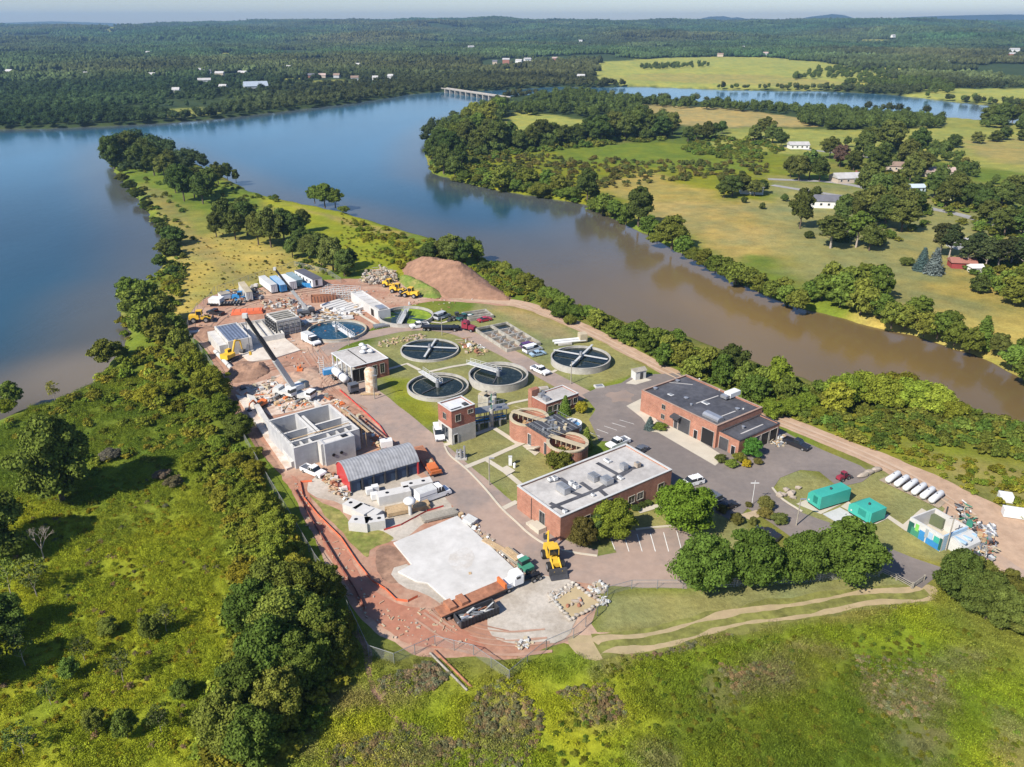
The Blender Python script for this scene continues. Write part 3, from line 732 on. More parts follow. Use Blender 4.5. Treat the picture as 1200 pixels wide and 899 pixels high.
def quad_cloud(name, C, Nn, size, mat, core=None, aspect=1.0):
    """leaf-cluster quads at C facing Nn, plus an inner core"""
    n = len(C); rg = np.random.default_rng(len(C) + int(abs(C[0, 0]) * 1000) % 97)
    Nn = Nn / (np.linalg.norm(Nn, axis=1, keepdims=True) + 1e-9)
    a = rg.normal(size=(n, 3)); U = np.cross(Nn, a); U /= (np.linalg.norm(U, axis=1, keepdims=True) + 1e-9); V = np.cross(Nn, U)
    s = (size * rg.uniform(.6, 1.3, n))[:, None]
    U = U * s; V = V * s * aspect
    fold = Nn * s * rg.uniform(-.35, .35, (n, 1))
    P = np.stack([C - U, C - V * .8 + fold, C + U, C + V * .8 + fold], 1).reshape(-1, 3)
    faces = np.arange(n * 4).reshape(n, 4)
    tri = np.concatenate([faces[:, [0, 1, 2]], faces[:, [0, 2, 3]]])
    lv = np.repeat(rg.random(n), 4)
    if core is not None:
        cv, cf = core
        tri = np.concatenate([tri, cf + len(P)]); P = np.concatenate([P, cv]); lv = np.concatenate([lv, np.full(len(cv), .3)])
    me = bpy.data.meshes.new(name)
    me.vertices.add(len(P)); me.vertices.foreach_set('co', P.astype(np.float32).ravel())
    me.loops.add(tri.size); me.loops.foreach_set('vertex_index', tri.ravel().astype(np.int32))
    me.polygons.add(len(tri)); me.polygons.foreach_set('loop_start', (np.arange(len(tri)) * 3).astype(np.int32))
    me.update(calc_edges=True)
    at = me.attributes.new('leafv', 'FLOAT', 'POINT'); at.data.foreach_set('value', lv.astype(np.float32))
    me.materials.append(mat)
    return me
def ico(sub):
    bm = bmesh.new(); bmesh.ops.create_icosphere(bm, subdivisions=sub, radius=1)
    v = np.array([q.co[:] for q in bm.verts]); f = np.array([[q.index for q in g.verts] for g in bm.faces]); bm.free()
    return v, f
ICO1, ICO2 = ico(1), ico(2)
def lobes_cloud(rg, lobes, nleaf, leaf, spread=.5):
    vols = np.array([l[1].mean() ** 2 for l in lobes]); vols /= vols.sum()
    Cs, Ns, cv, cf = [], [], [], []; off = 0
    for (c, r), w in zip(lobes, vols):
        k = max(8, int(nleaf * w)); d = rg.normal(size=(k, 3)); d /= np.linalg.norm(d, axis=1, keepdims=True)
        d[:, 2] = np.where(d[:, 2] < -.3, -d[:, 2] * .7, d[:, 2])
        rr = rg.uniform(.78, 1.12, (k, 1)) * np.where(rg.random((k, 1)) < .12, 1.22, 1)
        Cs.append(c + d * r * rr); Ns.append(d + rg.normal(size=(k, 3)) * spread)
        v, f = ICO1; cv.append(c + v * r * .80 * rg.uniform(.8, 1.1, (len(v), 1))); cf.append(f + off); off += len(v)
    return np.concatenate(Cs), np.concatenate(Ns), (np.concatenate(cv), np.concatenate(cf))
def crown(name, seed, mat, R_=4.0, Ht=10.0, base=.18, nl=22, leaves=3500, leaf=.30, shape='round', loose=0):
    """broadleaf crown of radius R_ and top Ht made of lobes of leaf clusters"""
    rg = np.random.default_rng(seed); lobes = []
    z0 = Ht * base; hz = (Ht - z0) / 2
    for k in range(nl):
        t = (k + .5) / nl; ph = k * 2.399 + rg.uniform(-.4, .4)
        zz = 1 - 1.75 * t + rg.uniform(-.1, .1)
        q = math.sqrt(max(0, 1 - min(1, abs(zz)) ** 2.2)) * rg.uniform(.42, .92)
        if shape == 'cone': q *= (1 - (zz + 1) / 2.3)
        lr = R_ * rg.uniform(.20, .44) * (1 - .25 * max(0, zz))
        if k % 6 == 5: q *= 1.18; lr *= .7
        lobes.append((np.array([math.cos(ph) * q * R_ * .9, math.sin(ph) * q * R_ * .9, z0 + hz + zz * (hz - lr * .6)]), np.array([lr, lr, lr * .85])))
    if not loose: lobes.append((np.array([0, 0, z0 + hz]), np.array([R_ * .55, R_ * .55, hz * .75])))
    C, Nn, core = lobes_cloud(rg, lobes, leaves, leaf)
    if loose: core = None
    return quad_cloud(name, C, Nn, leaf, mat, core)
def conifer(name, seed, mat, R_=3.0, Ht=11.0, leaves=2600, leaf=.28):
    rg = np.random.default_rng(seed); Cs = []; Ns = []
    tiers = 14; 
    for k in range(tiers):
        z = Ht * (.06 + .92 * k / tiers); rad = R_ * (1 - (k / tiers)) ** .8 + .15
        n = int(leaves * (rad / R_ + .1) / (tiers * .6))
        a = rg.uniform(0, 2 * math.pi, n); arms = 1 + .16 * np.sin(a * 7 + k * 1.7)
        q = np.sqrt(rg.uniform(.15, 1, n)) * rad * arms
        Cs.append(np.stack([np.cos(a) * q, np.sin(a) * q, z - q * .28 + rg.normal(size=n) * .15], 1))
        Ns.append(np.stack([np.cos(a) * .8, np.sin(a) * .8, np.full(n, .7)], 1) + rg.normal(size=(n, 3)) * .4)
    v, f = ICO2; cv = v * np.array([R_ * .55, R_ * .55, Ht * .42]) ; cv[:, 2] += Ht * .42; sc = np.clip(1.25 - cv[:, 2] / Ht, .15, 1.2); cv[:, 0] *= sc; cv[:, 1] *= sc
    return quad_cloud(name, np.concatenate(Cs), np.concatenate(Ns), leaf, mat, (cv, f))
def trunk_mesh(seed, Ht, r=.3, limbs=5, mat=bark, top=.75):
    rr = random.Random(seed); mb = MB()
    pts = [Vector((0, 0, -.3))]
    for k in range(1, 5): pts.append(Vector((rr.uniform(-.2, .2) * k * .5, rr.uniform(-.2, .2) * k * .5, Ht * top * k / 4)))
    for k in range(4): mb.tube(pts[k], pts[k + 1], r * (1 - .2 * k), mat, 7, r * (1 - .2 * (k + 1)))
    for k in range(limbs):
        a = k * 2.4 + rr.uniform(-.3, .3); s = pts[1].lerp(pts[3], (k + .5) / limbs); l = Ht * rr.uniform(.22, .36)
        e = s + Vector((math.cos(a) * l * .8, math.sin(a) * l * .8, l * .75)); mb.tube(s, e, r * .42, mat, 5, r * .12)
        e2 = s.lerp(e, .6) + Vector((math.cos(a + .9) * l * .4, math.sin(a + .9) * l * .4, l * .4)); mb.tube(s.lerp(e, .6), e2, r * .2, mat, 4, r * .06)
    return mb.mesh('trunk')

PROTO = {}
for k in range(5):
    PROTO['b', k] = (crown('crown', 10 + k, leaf_o, 4, 9.5, .14, 26, 5200, .27), trunk_mesh(k, 9.5, .28), 8.0)
    PROTO['l', k] = (crown('crown', 30 + k, leaf_o, 4, 8.0, -.02, 24, 3000, .36), trunk_mesh(20 + k, 8, .22), 8.0)
for k in range(3):
    PROTO['h', k] = (crown('crown', 50 + k, leaf_o, 4, 8.5, .05, 34, 14000, .17), trunk_mesh(40 + k, 8.5, .3), 8.0)
    PROTO['p', k] = (crown('crown', 60 + k, leaf_o, 3.2, 12, .25, 22, 2800, .30), trunk_mesh(60 + k, 12, .25, 6, bark_pale), 6.4)
    PROTO['s', k] = (crown('crown', 70 + k, leaf_o, 2.2, 6.5, .28, 14, 620, .17, loose=1), trunk_mesh(70 + k, 6.5, .08, 7, bark_pale, .85), 4.4)
    PROTO['w', k] = (crown('crown', 80 + k, leaf_o, 4, 5.2, -.03, 26, 9000, .20), trunk_mesh(80 + k, 5, .15), 8.0)
for k in range(2):
    PROTO['c', k] = (conifer('crown', 90 + k, leaf_o), trunk_mesh(90 + k, 11, .2, 0, bark, .9), 6.0)
def dead_tree():
    rr = random.Random(5); mb = MB()
    def br(p, d, l, r, k):
        q = p + d * l; mb.tube(p, q, r, bark_pale, 5, r * .65)
        if k == 0: return
        for j in range(3):
            d2 = (d + Vector((rr.uniform(-.8, .8), rr.uniform(-.8, .8), rr.uniform(-.1, .5)))).normalized(); br(q, d2, l * .7, r * .6, k - 1)
    br(Vector((0, 0, -.2)), Vector((0, 0, 1)), 2.4, .14, 4)
    return mb.mesh('trunk')

ORD = ['first', 'second', 'third', 'fourth', 'fifth', 'sixth', 'seventh', 'eighth', 'ninth', 'tenth', 'eleventh', 'twelfth', 'thirteenth', 'fourteenth', 'fifteenth']
NUM = {2: 'two', 3: 'three', 4: 'four', 5: 'five', 6: 'six', 7: 'seven', 8: 'eight', 9: 'nine', 10: 'ten', 11: 'eleven', 12: 'twelve', 13: 'thirteen', 14: 'fourteen', 15: 'fifteen'}
NT = 0
TREE_BASES = []
C_DK = (.082, .112, .028); C_MID = (.122, .162, .029); C_YG = (.23, .245, .025); C_BR = (.175, .205, .026); C_OL = (.120, .128, .035); C_GY = (.11, .12, .06); C_BS = (.10, .15, .14)
def one_tree(px, py, wpx, kind, col, ratio=1.0, label=None, name='tree', cat='tree', group=None, z=None):
    global NT
    p = G(px, py, z) if z is not None else G(px, py)
    nk = {'b': 5, 'l': 5, 'h': 3, 'p': 3, 's': 3, 'w': 3, 'c': 2}[kind]
    cm, tm, w = PROTO[kind, NT % nk]; NT += 1
    s = wpx * depth(p.x, p.y, p.z) / 930 / w * (1.13 if kind in 'hw' else 1.04)
    rr = random.Random(NT * 13)
    t = thing(name, label, cat, (p.x, p.y, p.z), rr.uniform(0, 6.28), group)
    t.scale = (s * rr.uniform(.88, 1.12), s * rr.uniform(.88, 1.12), s * ratio * rr.uniform(.9, 1.12))
    c = link('crown', cm, t); e_ = .25 if group == 'row of round trees' else 1.0; v = 1 + rr.uniform(-.22, .28) * e_
    c.color = (col[0] * v * (1 + rr.uniform(-.15, .28) * e_), col[1] * v, col[2] * v, 1)
    link('trunk', tm, t)
    TREE_BASES.append((p.x, p.y, s * w * .5))
    return t
def cluster(desc, where, group, items, kind='b', col=C_DK, ratio=1.0, name='broadleaf_tree', cat='tree'):
    """trees of one stand, labelled in their order from the left"""
    items = sorted(items, key=lambda q: q[0]); n = len(items)
    for i, it in enumerate(items):
        k = it[3] if len(it) > 3 and it[3] else kind; c = it[4] if len(it) > 4 else col; r = it[5] if len(it) > 5 else ratio
        if n == 1: lab = desc + ' ' + where
        elif i == n - 1: lab = '%s, rightmost %s' % (desc, where)
        elif i == 0: lab = '%s, leftmost %s' % (desc, where)
        else: lab = '%s, %s from left %s' % (desc, ORD[i], where)
        nm = {'c': 'spruce_tree', 'p': 'pine_tree', 's': 'sapling', 'w': 'shrub'}.get(k, name)
        one_tree(it[0], it[1], it[2], k, c, r, lab, nm, cat if k != 'w' else 'shrub', group)

cluster('dense dark tree', 'at the tip of the peninsula', 'trees on the peninsula tip', [(134,197,26),(143,190,22),(153,186,24),(163,199,22),(172,191,22),(181,206,24),(193,209,22),(199,198,18)], 'b', C_DK, 1.05)
cluster('tall dark tree', 'in the second clump behind the peninsula tip', 'trees behind the peninsula tip', [(206,226,24),(216,236,28),(228,232,26),(238,239,26),(247,226,22),(256,216,18),(267,212,14),(277,214,10)], 'b', C_DK, 1.15)
cluster('rounded dark green tree', 'in the long wood on the peninsula ridge', 'trees on the peninsula ridge', [(254,278,22),(266,268,26),(276,281,26),(290,276,30),(303,287,30),(318,290,34),(333,282,32),(347,288,28),(356,272,20),(286,262,24)], 'b', C_DK, 1.0)
cluster('big dark green tree', 'in the wood above the white trailers', 'trees above the site trailers', [(343,302,20),(355,296,22),(363,303,26),(377,312,30),(391,319,32),(404,324,26),(411,312,20)], 'b', C_DK, .95)
cluster('small tree', 'on the lone grassy point by the open lake', 'trees on the grassy point', [(369,238,18,'b'),(381,243,24,'b'),(393,243,20,'b'),(403,249,12,'w')], 'b', C_MID, .9)
cluster('low bushy tree', 'along the narrow west shore of the peninsula', 'bushes on the west shore', [(144,212,14,'w'),(152,221,16,'w'),(162,232,18,'w'),(172,243,14,'w'),(186,262,12,'w'),(191,275,18),(204,287,26),(196,298,22),(206,299,20),(188,312,16),(203,322,14)], 'l', C_DK, .75)
cluster('spreading green tree', 'on the shore left of the grass field', 'trees on the left shore', [(153,353,30),(160,372,34),(173,362,32),(176,388,36),(188,400,34),(192,378,32),(204,394,30),(213,412,26),(222,424,22)], 'l', C_MID, .95)
cluster('small shore tree', 'standing at the edge of the left lake', 'trees at the edge of the left lake', [(17,476,28,'b',C_MID,.9),(10,483,20,'w',C_YG),(65,471,16,'s',C_BR),(126,424,36,'l',C_MID,.8),(138,418,22,'w',C_MID)], 'b', C_MID)
cluster('leafy tree', 'hiding the fence left of the tank works', 'trees along the west fence', [(176,470,34,'w',C_YG),(200,462,24,'w'),(232,452,38,'b'),(250,470,40,'h'),(238,488,24,'w'),(262,496,34,'h'),(281,512,30,'h',C_MID),(256,528,30,'w'),(229,548,32,'w',C_YG),(276,548,28,'w'),(296,536,20,'w'),(300,562,26,'h')], 'h', C_BR, .85)
cluster('dense tree', 'in the belt beside the red haul road', 'trees beside the haul road', [(262,586,26,'w'),(290,596,34,'h'),(312,618,36,'h'),(328,636,38,'h'),(341,652,24,'w'),(296,636,34,'w'),(322,668,42,'h'),(348,684,34,'h'),(292,684,36,'w',C_YG)], 'h', C_BR, .95)
cluster('tall dense tree', 'in the dark wood at the bottom left', 'trees in the bottom left wood', [(322,716,58),(352,724,58),(380,712,46),(302,745,60),(338,765,70),(372,758,60),(392,780,44),(318,806,72),(356,806,66),(290,836,66),(328,846,62),(268,872,64),(300,894,60)], 'h', C_MID, 1.05)
cluster('large spreading tree', 'alone in the meadow below the left lake', 'meadow trees', [(74,588,86,'h',C_MID,1.0)], 'h', C_MID)
cluster('meadow tree', 'at the left edge of the picture', 'trees at the left edge', [(-12,655,80,'h',C_MID,1.0),(8,748,54,'h',C_MID,1.0),(-20,800,60,'h',C_MID),(14,700,34,'s',C_MID)], 'h', C_MID)
cluster('thin sapling', 'scattered over the bright left meadow', 'saplings on the left meadow', [(44,700,34),(30,780,34),(83,797,26,'b',C_MID),(60,826,24),(145,800,30),(176,750,30,'b',C_MID),(113,858,28,'b',C_MID),(28,884,32),(196,742,28),(150,865,30,'b',C_MID),(100,775,24),(190,860,30),(128,745,22,'b',C_MID),(215,820,24,'b',C_MID)], 's', C_DK, 1.0)
cluster('brown leafed bush', 'in the upper left meadow', 'brown bushes', [(205,568,22,'w',C_GY),(190,560,18,'w',(.16,.12,.08)),(130,538,24,'w',(.14,.115,.085)),(12,607,20,'w',(.16,.12,.09))], 'w', C_GY, .7)
cluster('full round green tree', 'in the row in front of the parking lot', 'row of round trees', [(822,691,66),(879,686,66),(936,681,58),(992,679,66)], 'h', (.098, .15, .026), .98)
cluster('dark bushy tree', 'clumped by the gate at the right', 'trees by the gate', [(1117,702,50),(1140,716,46),(1155,726,48),(1172,738,44),(1190,740,46),(1178,712,42),(1140,690,34),(1205,725,44)], 'h', (.11, .135, .03), 1.0)
cluster('tree', 'against the big flat roofed brick building', 'trees by the office', [(683,640,32,'h',C_OL,1.0),(700,634,28,'h',C_DK,1.05),(719,632,46,'h',(.15,.20,.025),1.0),(801,622,60,'h',(.13,.195,.022),.95)], 'h', C_YG)
cluster('trimmed shrub', 'between the brick drum and the office roof', 'shrub behind the office', [(657,551,34,'w',C_MID,1.0)], 'w', C_MID, 1.0, 'shrub', 'shrub')
cluster('evergreen bush', 'in front of the small brick control building', 'bushes by the control building', [(642,488,11,'w',C_DK,1.1),(662,486,15,'c',C_MID,.85),(681,484,13,'w',C_YG,1.6)], 'c', C_MID)
cluster('pointed green conifer', 'between the brick drum and the parking lot', 'conifer by the drum', [(687,524,16,'c',C_MID,.95)], 'c', C_MID)
cluster('pale blue spruce', 'at the corner of the garage', 'spruce at the garage', [(761,503,13,'c',C_BS,.75)], 'c', C_BS)
cluster('low shrub', 'in the flower bed at the garage annex', 'shrubs at the garage annex', [(773,503,16,'w',C_MID,.6),(845,541,13,'w',C_OL,1.0),(857,547,13,'w',C_MID),(866,541,14,'w',C_MID),(874,547,11,'w',(.30,.26,.02),1.1),(880,536,22,'h',(.08,.17,.03),1.0),(888,544,10,'w',C_OL)], 'w', C_MID)
cluster('clipped round shrub', 'on the island behind the round trees', 'clipped round shrubs', [(863,613,15),(877,594,8),(896,597,19),(896,607,15),(914,613,17),(882,615,12),(847,601,12)], 'w', C_OL, 1.1)
cluster('shrub', 'lining the front of the big brick office', 'office shrubs', [(745,598,10),(752,594,10),(760,591,9),(735,603,10)], 'w', C_DK, .8)
# plant-side river bank
cluster('bushy tree', 'behind the red dirt mound', 'trees behind the mound', [(492,303,16,'w'),(504,306,20),(516,304,20),(528,310,28),(541,311,24),(553,302,20),(560,306,16,'b',C_MID),(566,318,16,'w')], 'b', C_DK, .95)
cluster('green bush', 'on the river bank right of the dirt mound', 'bushes on the near river bank', [(592,321,18),(604,328,20),(617,334,20),(629,342,20),(640,350,18),(650,356,22),(662,362,20),(674,372,20),(640,362,16),(656,372,22),(668,380,16)], 'w', C_MID, 1.0)
cluster('bank tree', 'above the far tanks at the river', 'trees above the far tanks', [(688,372,22,'w'),(699,384,24),(712,382,20,'w'),(722,396,26),(735,402,26),(748,396,24),(757,412,24),(770,408,26),(782,412,22),(793,404,20)], 'l', C_MID, .9)
cluster('tall bank tree', 'behind the garage along the river', 'trees behind the garage', [(778,428,24),(800,432,30),(812,444,28),(828,438,30),(845,452,32),(856,446,38,'l',C_DK,1.1),(872,458,30),(884,470,32),(893,462,30),(908,462,38,'l',C_BR,1.15),(920,470,30)], 'l', C_MID, 1.05)
cluster('broad bush', 'on the bank beyond the dirt road at the right', 'broad bushes on the right bank', [(905,488,30),(926,484,28),(945,480,26),(962,492,22),(979,482,36,'l',C_BR,.9),(990,470,40),(1008,466,44),(1030,474,46),(1052,468,46),(1072,480,48),(1092,484,48),(1112,492,36)], 'w', C_BR, .95)
# far river bank
cluster('dark shore tree', 'where the far bank bends at the narrows', 'trees at the narrows', [(507,190,22),(516,178,22),(520,203,24),(533,208,22),(528,186,24),(541,196,20),(548,172,22),(560,182,24),(572,170,22),(583,178,26),(597,176,26),(610,178,20)], 'b', C_DK, 1.0)
cluster('tree', 'in the hedge line across the far bank', 'hedge line trees', [(622,174,20),(634,171,24),(648,169,22),(662,171,22),(676,168,20),(690,166,22),(704,167,26),(718,163,26),(732,165,26),(746,162,28),(760,162,26),(774,163,24),(788,158,20)], 'b', C_DK, .95)
cluster('tree', 'in the field corner near the bridge', 'trees near the bridge', [(546,148,18),(556,144,20),(566,150,22),(575,142,20),(585,136,20),(572,158,24),(560,162,24),(548,166,22),(532,170,22),(522,176,20)], 'b', C_MID, .9)
cluster('overhanging bank tree', 'on the first stretch of the far river bank', 'first stretch of bank trees', [(545,212,16,'w'),(560,214,16,'w'),(575,217,18),(588,221,26),(604,222,16,'w'),(618,217,24),(632,228,20,'w'),(641,218,20),(654,226,20),(668,232,20,'w'),(688,235,28,'b',C_DK,1.1)], 'l', C_MID, .9)
cluster('bank tree', 'on the second stretch of the far river bank', 'second stretch of bank trees', [(697,244,18,'w'),(706,249,22),(720,253,20),(734,262,24),(748,264,34,'b',C_DK,1.05),(760,279,26,'b'),(770,285,18,'w'),(787,291,34,'b',C_MID,.9),(800,299,24),(813,306,22,'w'),(826,313,22),(838,320,22)], 'l', C_MID, .9)
cluster('green bank tree', 'on the third stretch of the far river bank', 'third stretch of bank trees', [(849,324,26),(862,332,24),(876,336,24),(890,343,26),(903,349,24),(918,344,22),(921,356,24),(934,362,26),(948,352,24)], 'l', C_MID, .9)
cluster('large crowded tree', 'in the big clump below the farmhouses', 'big clump on the far bank', [(962,352,30),(972,338,30),(984,360,36),(996,345,32),(1008,368,36),(1012,340,30),(1027,352,34),(1032,374,30),(1044,384,28)], 'l', C_MID, 1.05)
cluster('green bank tree', 'on the last stretch of the far river bank', 'last stretch of bank trees', [(1060,385,30),(1076,376,28,'b'),(1082,394,26),(1098,396,30),(1110,390,28),(1118,404,30),(1136,412,28),(1150,405,28,'c',C_MID,.8),(1170,416,24,'b',C_DK),(1186,430,30),(1200,424,30),(1204,448,34)], 'l', C_MID, .95)
# farmhouses and fields
cluster('dark round tree', 'around the first farmhouse', 'trees at the first farmhouse', [(848,232,20),(858,230,24),(868,227,24),(884,230,18),(892,227,16)], 'b', C_DK, .85)
cluster('dark shade tree', 'beside the road above the pale roofed house', 'shade trees by the farm road', [(926,208,22),(936,212,26),(948,210,26),(960,213,22)], 'b', C_DK, .95)
cluster('farmyard tree', 'behind the pale roofed farmhouse', 'trees behind the farmhouse', [(972,186,20),(984,196,20,'b',(.10,.07,.05)),(1000,200,20),(1012,183,26),(1018,176,24),(1028,206,28),(1040,180,30),(1043,176,26),(1062,196,26),(1074,184,26),(1066,214,26),(1078,206,26)], 'b', C_DK, .95)
cluster('tall garden tree', 'in the wood between the farmhouses', 'wood between the farmhouses', [(956,236,14),(1016,232,30),(1030,246,32),(1044,240,28),(1020,262,32),(1036,268,34),(1052,256,34),(1056,272,32),(1000,262,26),(987,262,24),(1070,250,22)], 'b', C_DK, 1.05)
cluster('tall conifer', 'on the lawn below the white farmhouse', 'conifers below the farmhouse', [(937,268,30,'b',C_DK,1.25),(948,279,10,'w'),(973,291,34,'p',C_DK,.62),(985,282,26,'c',C_DK,.8),(1003,290,34,'p',C_MID,.62),(1018,294,28,'b',C_DK),(1028,286,22,'w')], 'p', C_DK)
cluster('lawn shrub', 'on the mown field left of the farmhouses', 'shrubs on the mown field', [(872,238,8),(893,245,8),(919,236,9),(846,213,10)], 'w', C_DK, 1.3)
cluster('blue spruce', 'on the slope by the red shed', 'blue spruces', [(1079,317,18,'c',C_BS,.95),(1093,321,20,'c',C_BS,.95),(1062,311,14,'w',C_DK)], 'c', C_BS)
cluster('tall pine', 'in the row beside the red shed', 'pines by the red shed', [(1101,300,24),(1112,302,26),(1132,314,24),(1142,310,26),(1154,316,26),(1168,318,28),(1184,312,26),(1198,318,28)], 'p', (.06,.075,.028), .75)
cluster('garden tree', 'along the lane at the far right', 'trees along the lane', [(1094,232,24),(1108,242,26),(1122,236,26),(1138,244,26),(1096,218,14),(1128,205,14),(1156,262,26),(1150,250,24),(1172,246,30),(1186,236,28),(1200,250,32),(1176,278,32),(1196,280,34),(1120,222,20)], 'b', C_DK, .95)
cluster('bush', 'above the river at the right edge', 'bushes at the right edge', [(1146,343,22,'l',C_DK),(1176,346,32),(1190,358,36),(1204,340,34)], 'l', C_MID, .95)
cluster('isolated field bush', 'on the light green field at the far right', 'field bushes', [(1117,173,18),(1145,168,16,'l',C_OL),(1166,166,16),(1176,164,18),(1200,165,16),(1130,196,14,'l',C_OL)], 'l', C_DK, .75)
cluster('round tree', 'at the far edge of the light green field', 'trees at the field edge', [(1160,146,22),(1172,147,26),(1186,144,20),(1200,142,20)], 'b', C_DK, .85)
cluster('scrub tree', 'in the scrub left of the farm road', 'scrub trees', [(806,166,14),(816,164,16),(828,165,18),(838,160,14),(884,166,18),(897,162,22),(905,168,20),(915,172,16),(846,157,12)], 'b', C_DK, .9)
# a dead tree in the shadow
dt = thing('dead_tree', 'bare grey dead tree standing in the shadow at far left', 'dead tree', G(52, 656), 0.4); dt.scale = (1, 1, 1); link('trunk', dead_tree(), dt)
print('individual trees', NT)

# ================================================================== uncountable vegetation (instances of real plants)
def scatter(name, protos, pts, rot, scl, idx, tintv, label, cat):
    me = bpy.data.meshes.new(name); n = len(pts)
    me.vertices.add(n); me.vertices.foreach_set('co', np.asarray(pts, np.float32).ravel())
    for nm, ty, arr, key in (('rz', 'FLOAT', rot, 'value'), ('idx', 'INT', idx, 'value')):
        a = me.attributes.new(nm, ty, 'POINT'); a.data.foreach_set(key, np.asarray(arr, np.float32 if ty == 'FLOAT' else np.int32))
    a = me.attributes.new('scl', 'FLOAT_VECTOR', 'POINT'); a.data.foreach_set('vector', np.asarray(scl, np.float32).ravel())
    a = me.attributes.new('tint', 'FLOAT_COLOR', 'POINT'); c = np.ones((n, 4), np.float32); c[:, :3] = tintv; a.data.foreach_set('color', c.ravel())
    o = link(name, me); put(o, label, cat, None, 'stuff')
    ng = bpy.data.node_groups.new(name + '_scatter', 'GeometryNodeTree')
    ng.interface.new_socket('Geometry', in_out='INPUT', socket_type='NodeSocketGeometry'); ng.interface.new_socket('Geometry', in_out='OUTPUT', socket_type='NodeSocketGeometry')
    N = ng.nodes; L = ng.links
    gi = N.new('NodeGroupInput'); go = N.new('NodeGroupOutput')
    ip = N.new('GeometryNodeInstanceOnPoints'); L.new(gi.outputs[0], ip.inputs['Points'])
    gt = N.new('GeometryNodeGeometryToInstance')
    for pm in reversed(protos):
        ob = bpy.data.objects.new(name + '_plant', pm)
        oi = N.new('GeometryNodeObjectInfo'); oi.inputs['Object'].default_value = ob; oi.inputs['As Instance'].default_value = True
        L.new(oi.outputs['Geometry'], gt.inputs[0])
    L.new(gt.outputs[0], ip.inputs['Instance']); ip.inputs['Pick Instance'].default_value = True
    def attr(nm, ty):
        a = N.new('GeometryNodeInputNamedAttribute'); a.data_type = ty; a.inputs['Name'].default_value = nm; return a.outputs['Attribute']
    L.new(attr('idx', 'INT'), ip.inputs['Instance Index'])
    cx = N.new('ShaderNodeCombineXYZ'); L.new(attr('rz', 'FLOAT'), cx.inputs[2]); L.new(cx.outputs[0], ip.inputs['Rotation'])
    L.new(attr('scl', 'FLOAT_VECTOR'), ip.inputs['Scale'])
    L.new(ip.outputs[0], go.inputs[0])
    md = o.modifiers.new('scatter', 'NODES'); md.node_group = ng
    return o
def tint_at(x, y):
    i = np.clip(np.searchsorted(gy, y) , 0, NY - 1); j = np.clip(np.searchsorted(gx, x), 0, NX - 1)
    return tint[i, j], Z[i, j], sdw[i, j]
# --- prototypes
def tuft(seed, n, r, h, w):
    rg = np.random.default_rng(seed)
    a = rg.uniform(0, 6.28, n); q = r * np.sqrt(rg.random(n)); hh = h * rg.uniform(.5, 1.1, n)
    C = np.stack([np.cos(a) * q, np.sin(a) * q, hh * rg.uniform(.35, .95, n)], 1)
    Nn = np.stack([np.cos(a), np.sin(a), np.full(n, .8)], 1) + rg.normal(size=(n, 3)) * .6
    return quad_cloud('tuft', C, Nn, w, leaf_i, None, .7)
TUFTS = [tuft(1, 90, .65, .42, .062), tuft(2, 96, .8, .30, .06), tuft(3, 70, .5, .62, .055), tuft(4, 100, .9, .34, .065)]
def lowbush(seed, n=420, leaf=.20):
    return crown('bush', seed, leaf_i, 1.5, 1.9, -.05, 9, n, leaf)
BUSH = [lowbush(200 + k) for k in range(4)]
def lowtree(seed, sub=2):
    rg = np.random.default_rng(seed); lobes = []
    for k in range(7):
        ph = k * 2.4; q = rg.uniform(.3, .62)
        lobes.append((np.array([math.cos(ph) * q * 3.6, math.sin(ph) * q * 3.6, rg.uniform(2.4, 6.6)]), np.full(3, rg.uniform(1.6, 2.5))))
    lobes.append((np.array([0, 0, 4.6]), np.array([3.0, 3.0, 4.2])))
    C, Nn, core = lobes_cloud(rg, lobes, 260, .6)
    return C, Nn, core
def lt_mesh(seed):
    C, Nn, core = lowtree(seed); return quad_cloud('tree', C, Nn, .55, leaf_i, core)
LOWT = [lt_mesh(300 + k) for k in range(5)]
def patch(seed, n=26, size=44):
    """one stand of distant wood, crown beside crown"""
    rg = np.random.default_rng(seed); cv = []; cf = []; lv = []; off = 0; v, f = ICO1; pts = []
    tries = 0
    while len(pts) < n and tries < 3000:
        tries += 1; p = rg.uniform(-size / 2, size / 2, 2)
        if all((p[0] - q[0]) ** 2 + (p[1] - q[1]) ** 2 > 36 for q in pts): pts.append(p)
    for p in pts:
        r = rg.uniform(3.6, 6.2); h = rg.uniform(8, 15)
        for k in range(3):
            o = rg.normal(size=3) * np.array([r * .35, r * .35, h * .12])
            vv = v * np.array([r * .75, r * .75, h * .42]) * rg.uniform(.75, 1.15, (len(v), 1)) + np.array([p[0], p[1], h * .55]) + o
            cv.append(vv); cf.append(f + off); off += len(v); lv.append(np.full(len(v), rg.random()))
    P = np.concatenate(cv); tri = np.concatenate(cf)
    me = bpy.data.meshes.new('stand'); me.from_pydata(P.tolist(), [], tri.tolist())
    at = me.attributes.new('leafv', 'FLOAT', 'POINT'); at.data.foreach_set('value', np.concatenate(lv).astype(np.float32)); me.materials.append(leaf_i)
    return me
PATCH = [patch(400 + k) for k in range(6)]
SH = [(p, min(q[0] for q in p), max(q[0] for q in p), min(q[1] for q in p), max(q[1] for q in p)) for p in SHEETS]
def blocked(x, y, pad=0):
    r = np.zeros(x.shape, bool)
    for p, a, b_, c, d in SH:
        m = (x > a) & (x < b_) & (y > c) & (y < d)
        if m.any():
            rr = np.zeros(x.shape, bool); rr[m] = inpoly(x[m], y[m], p); r |= rr
    return r
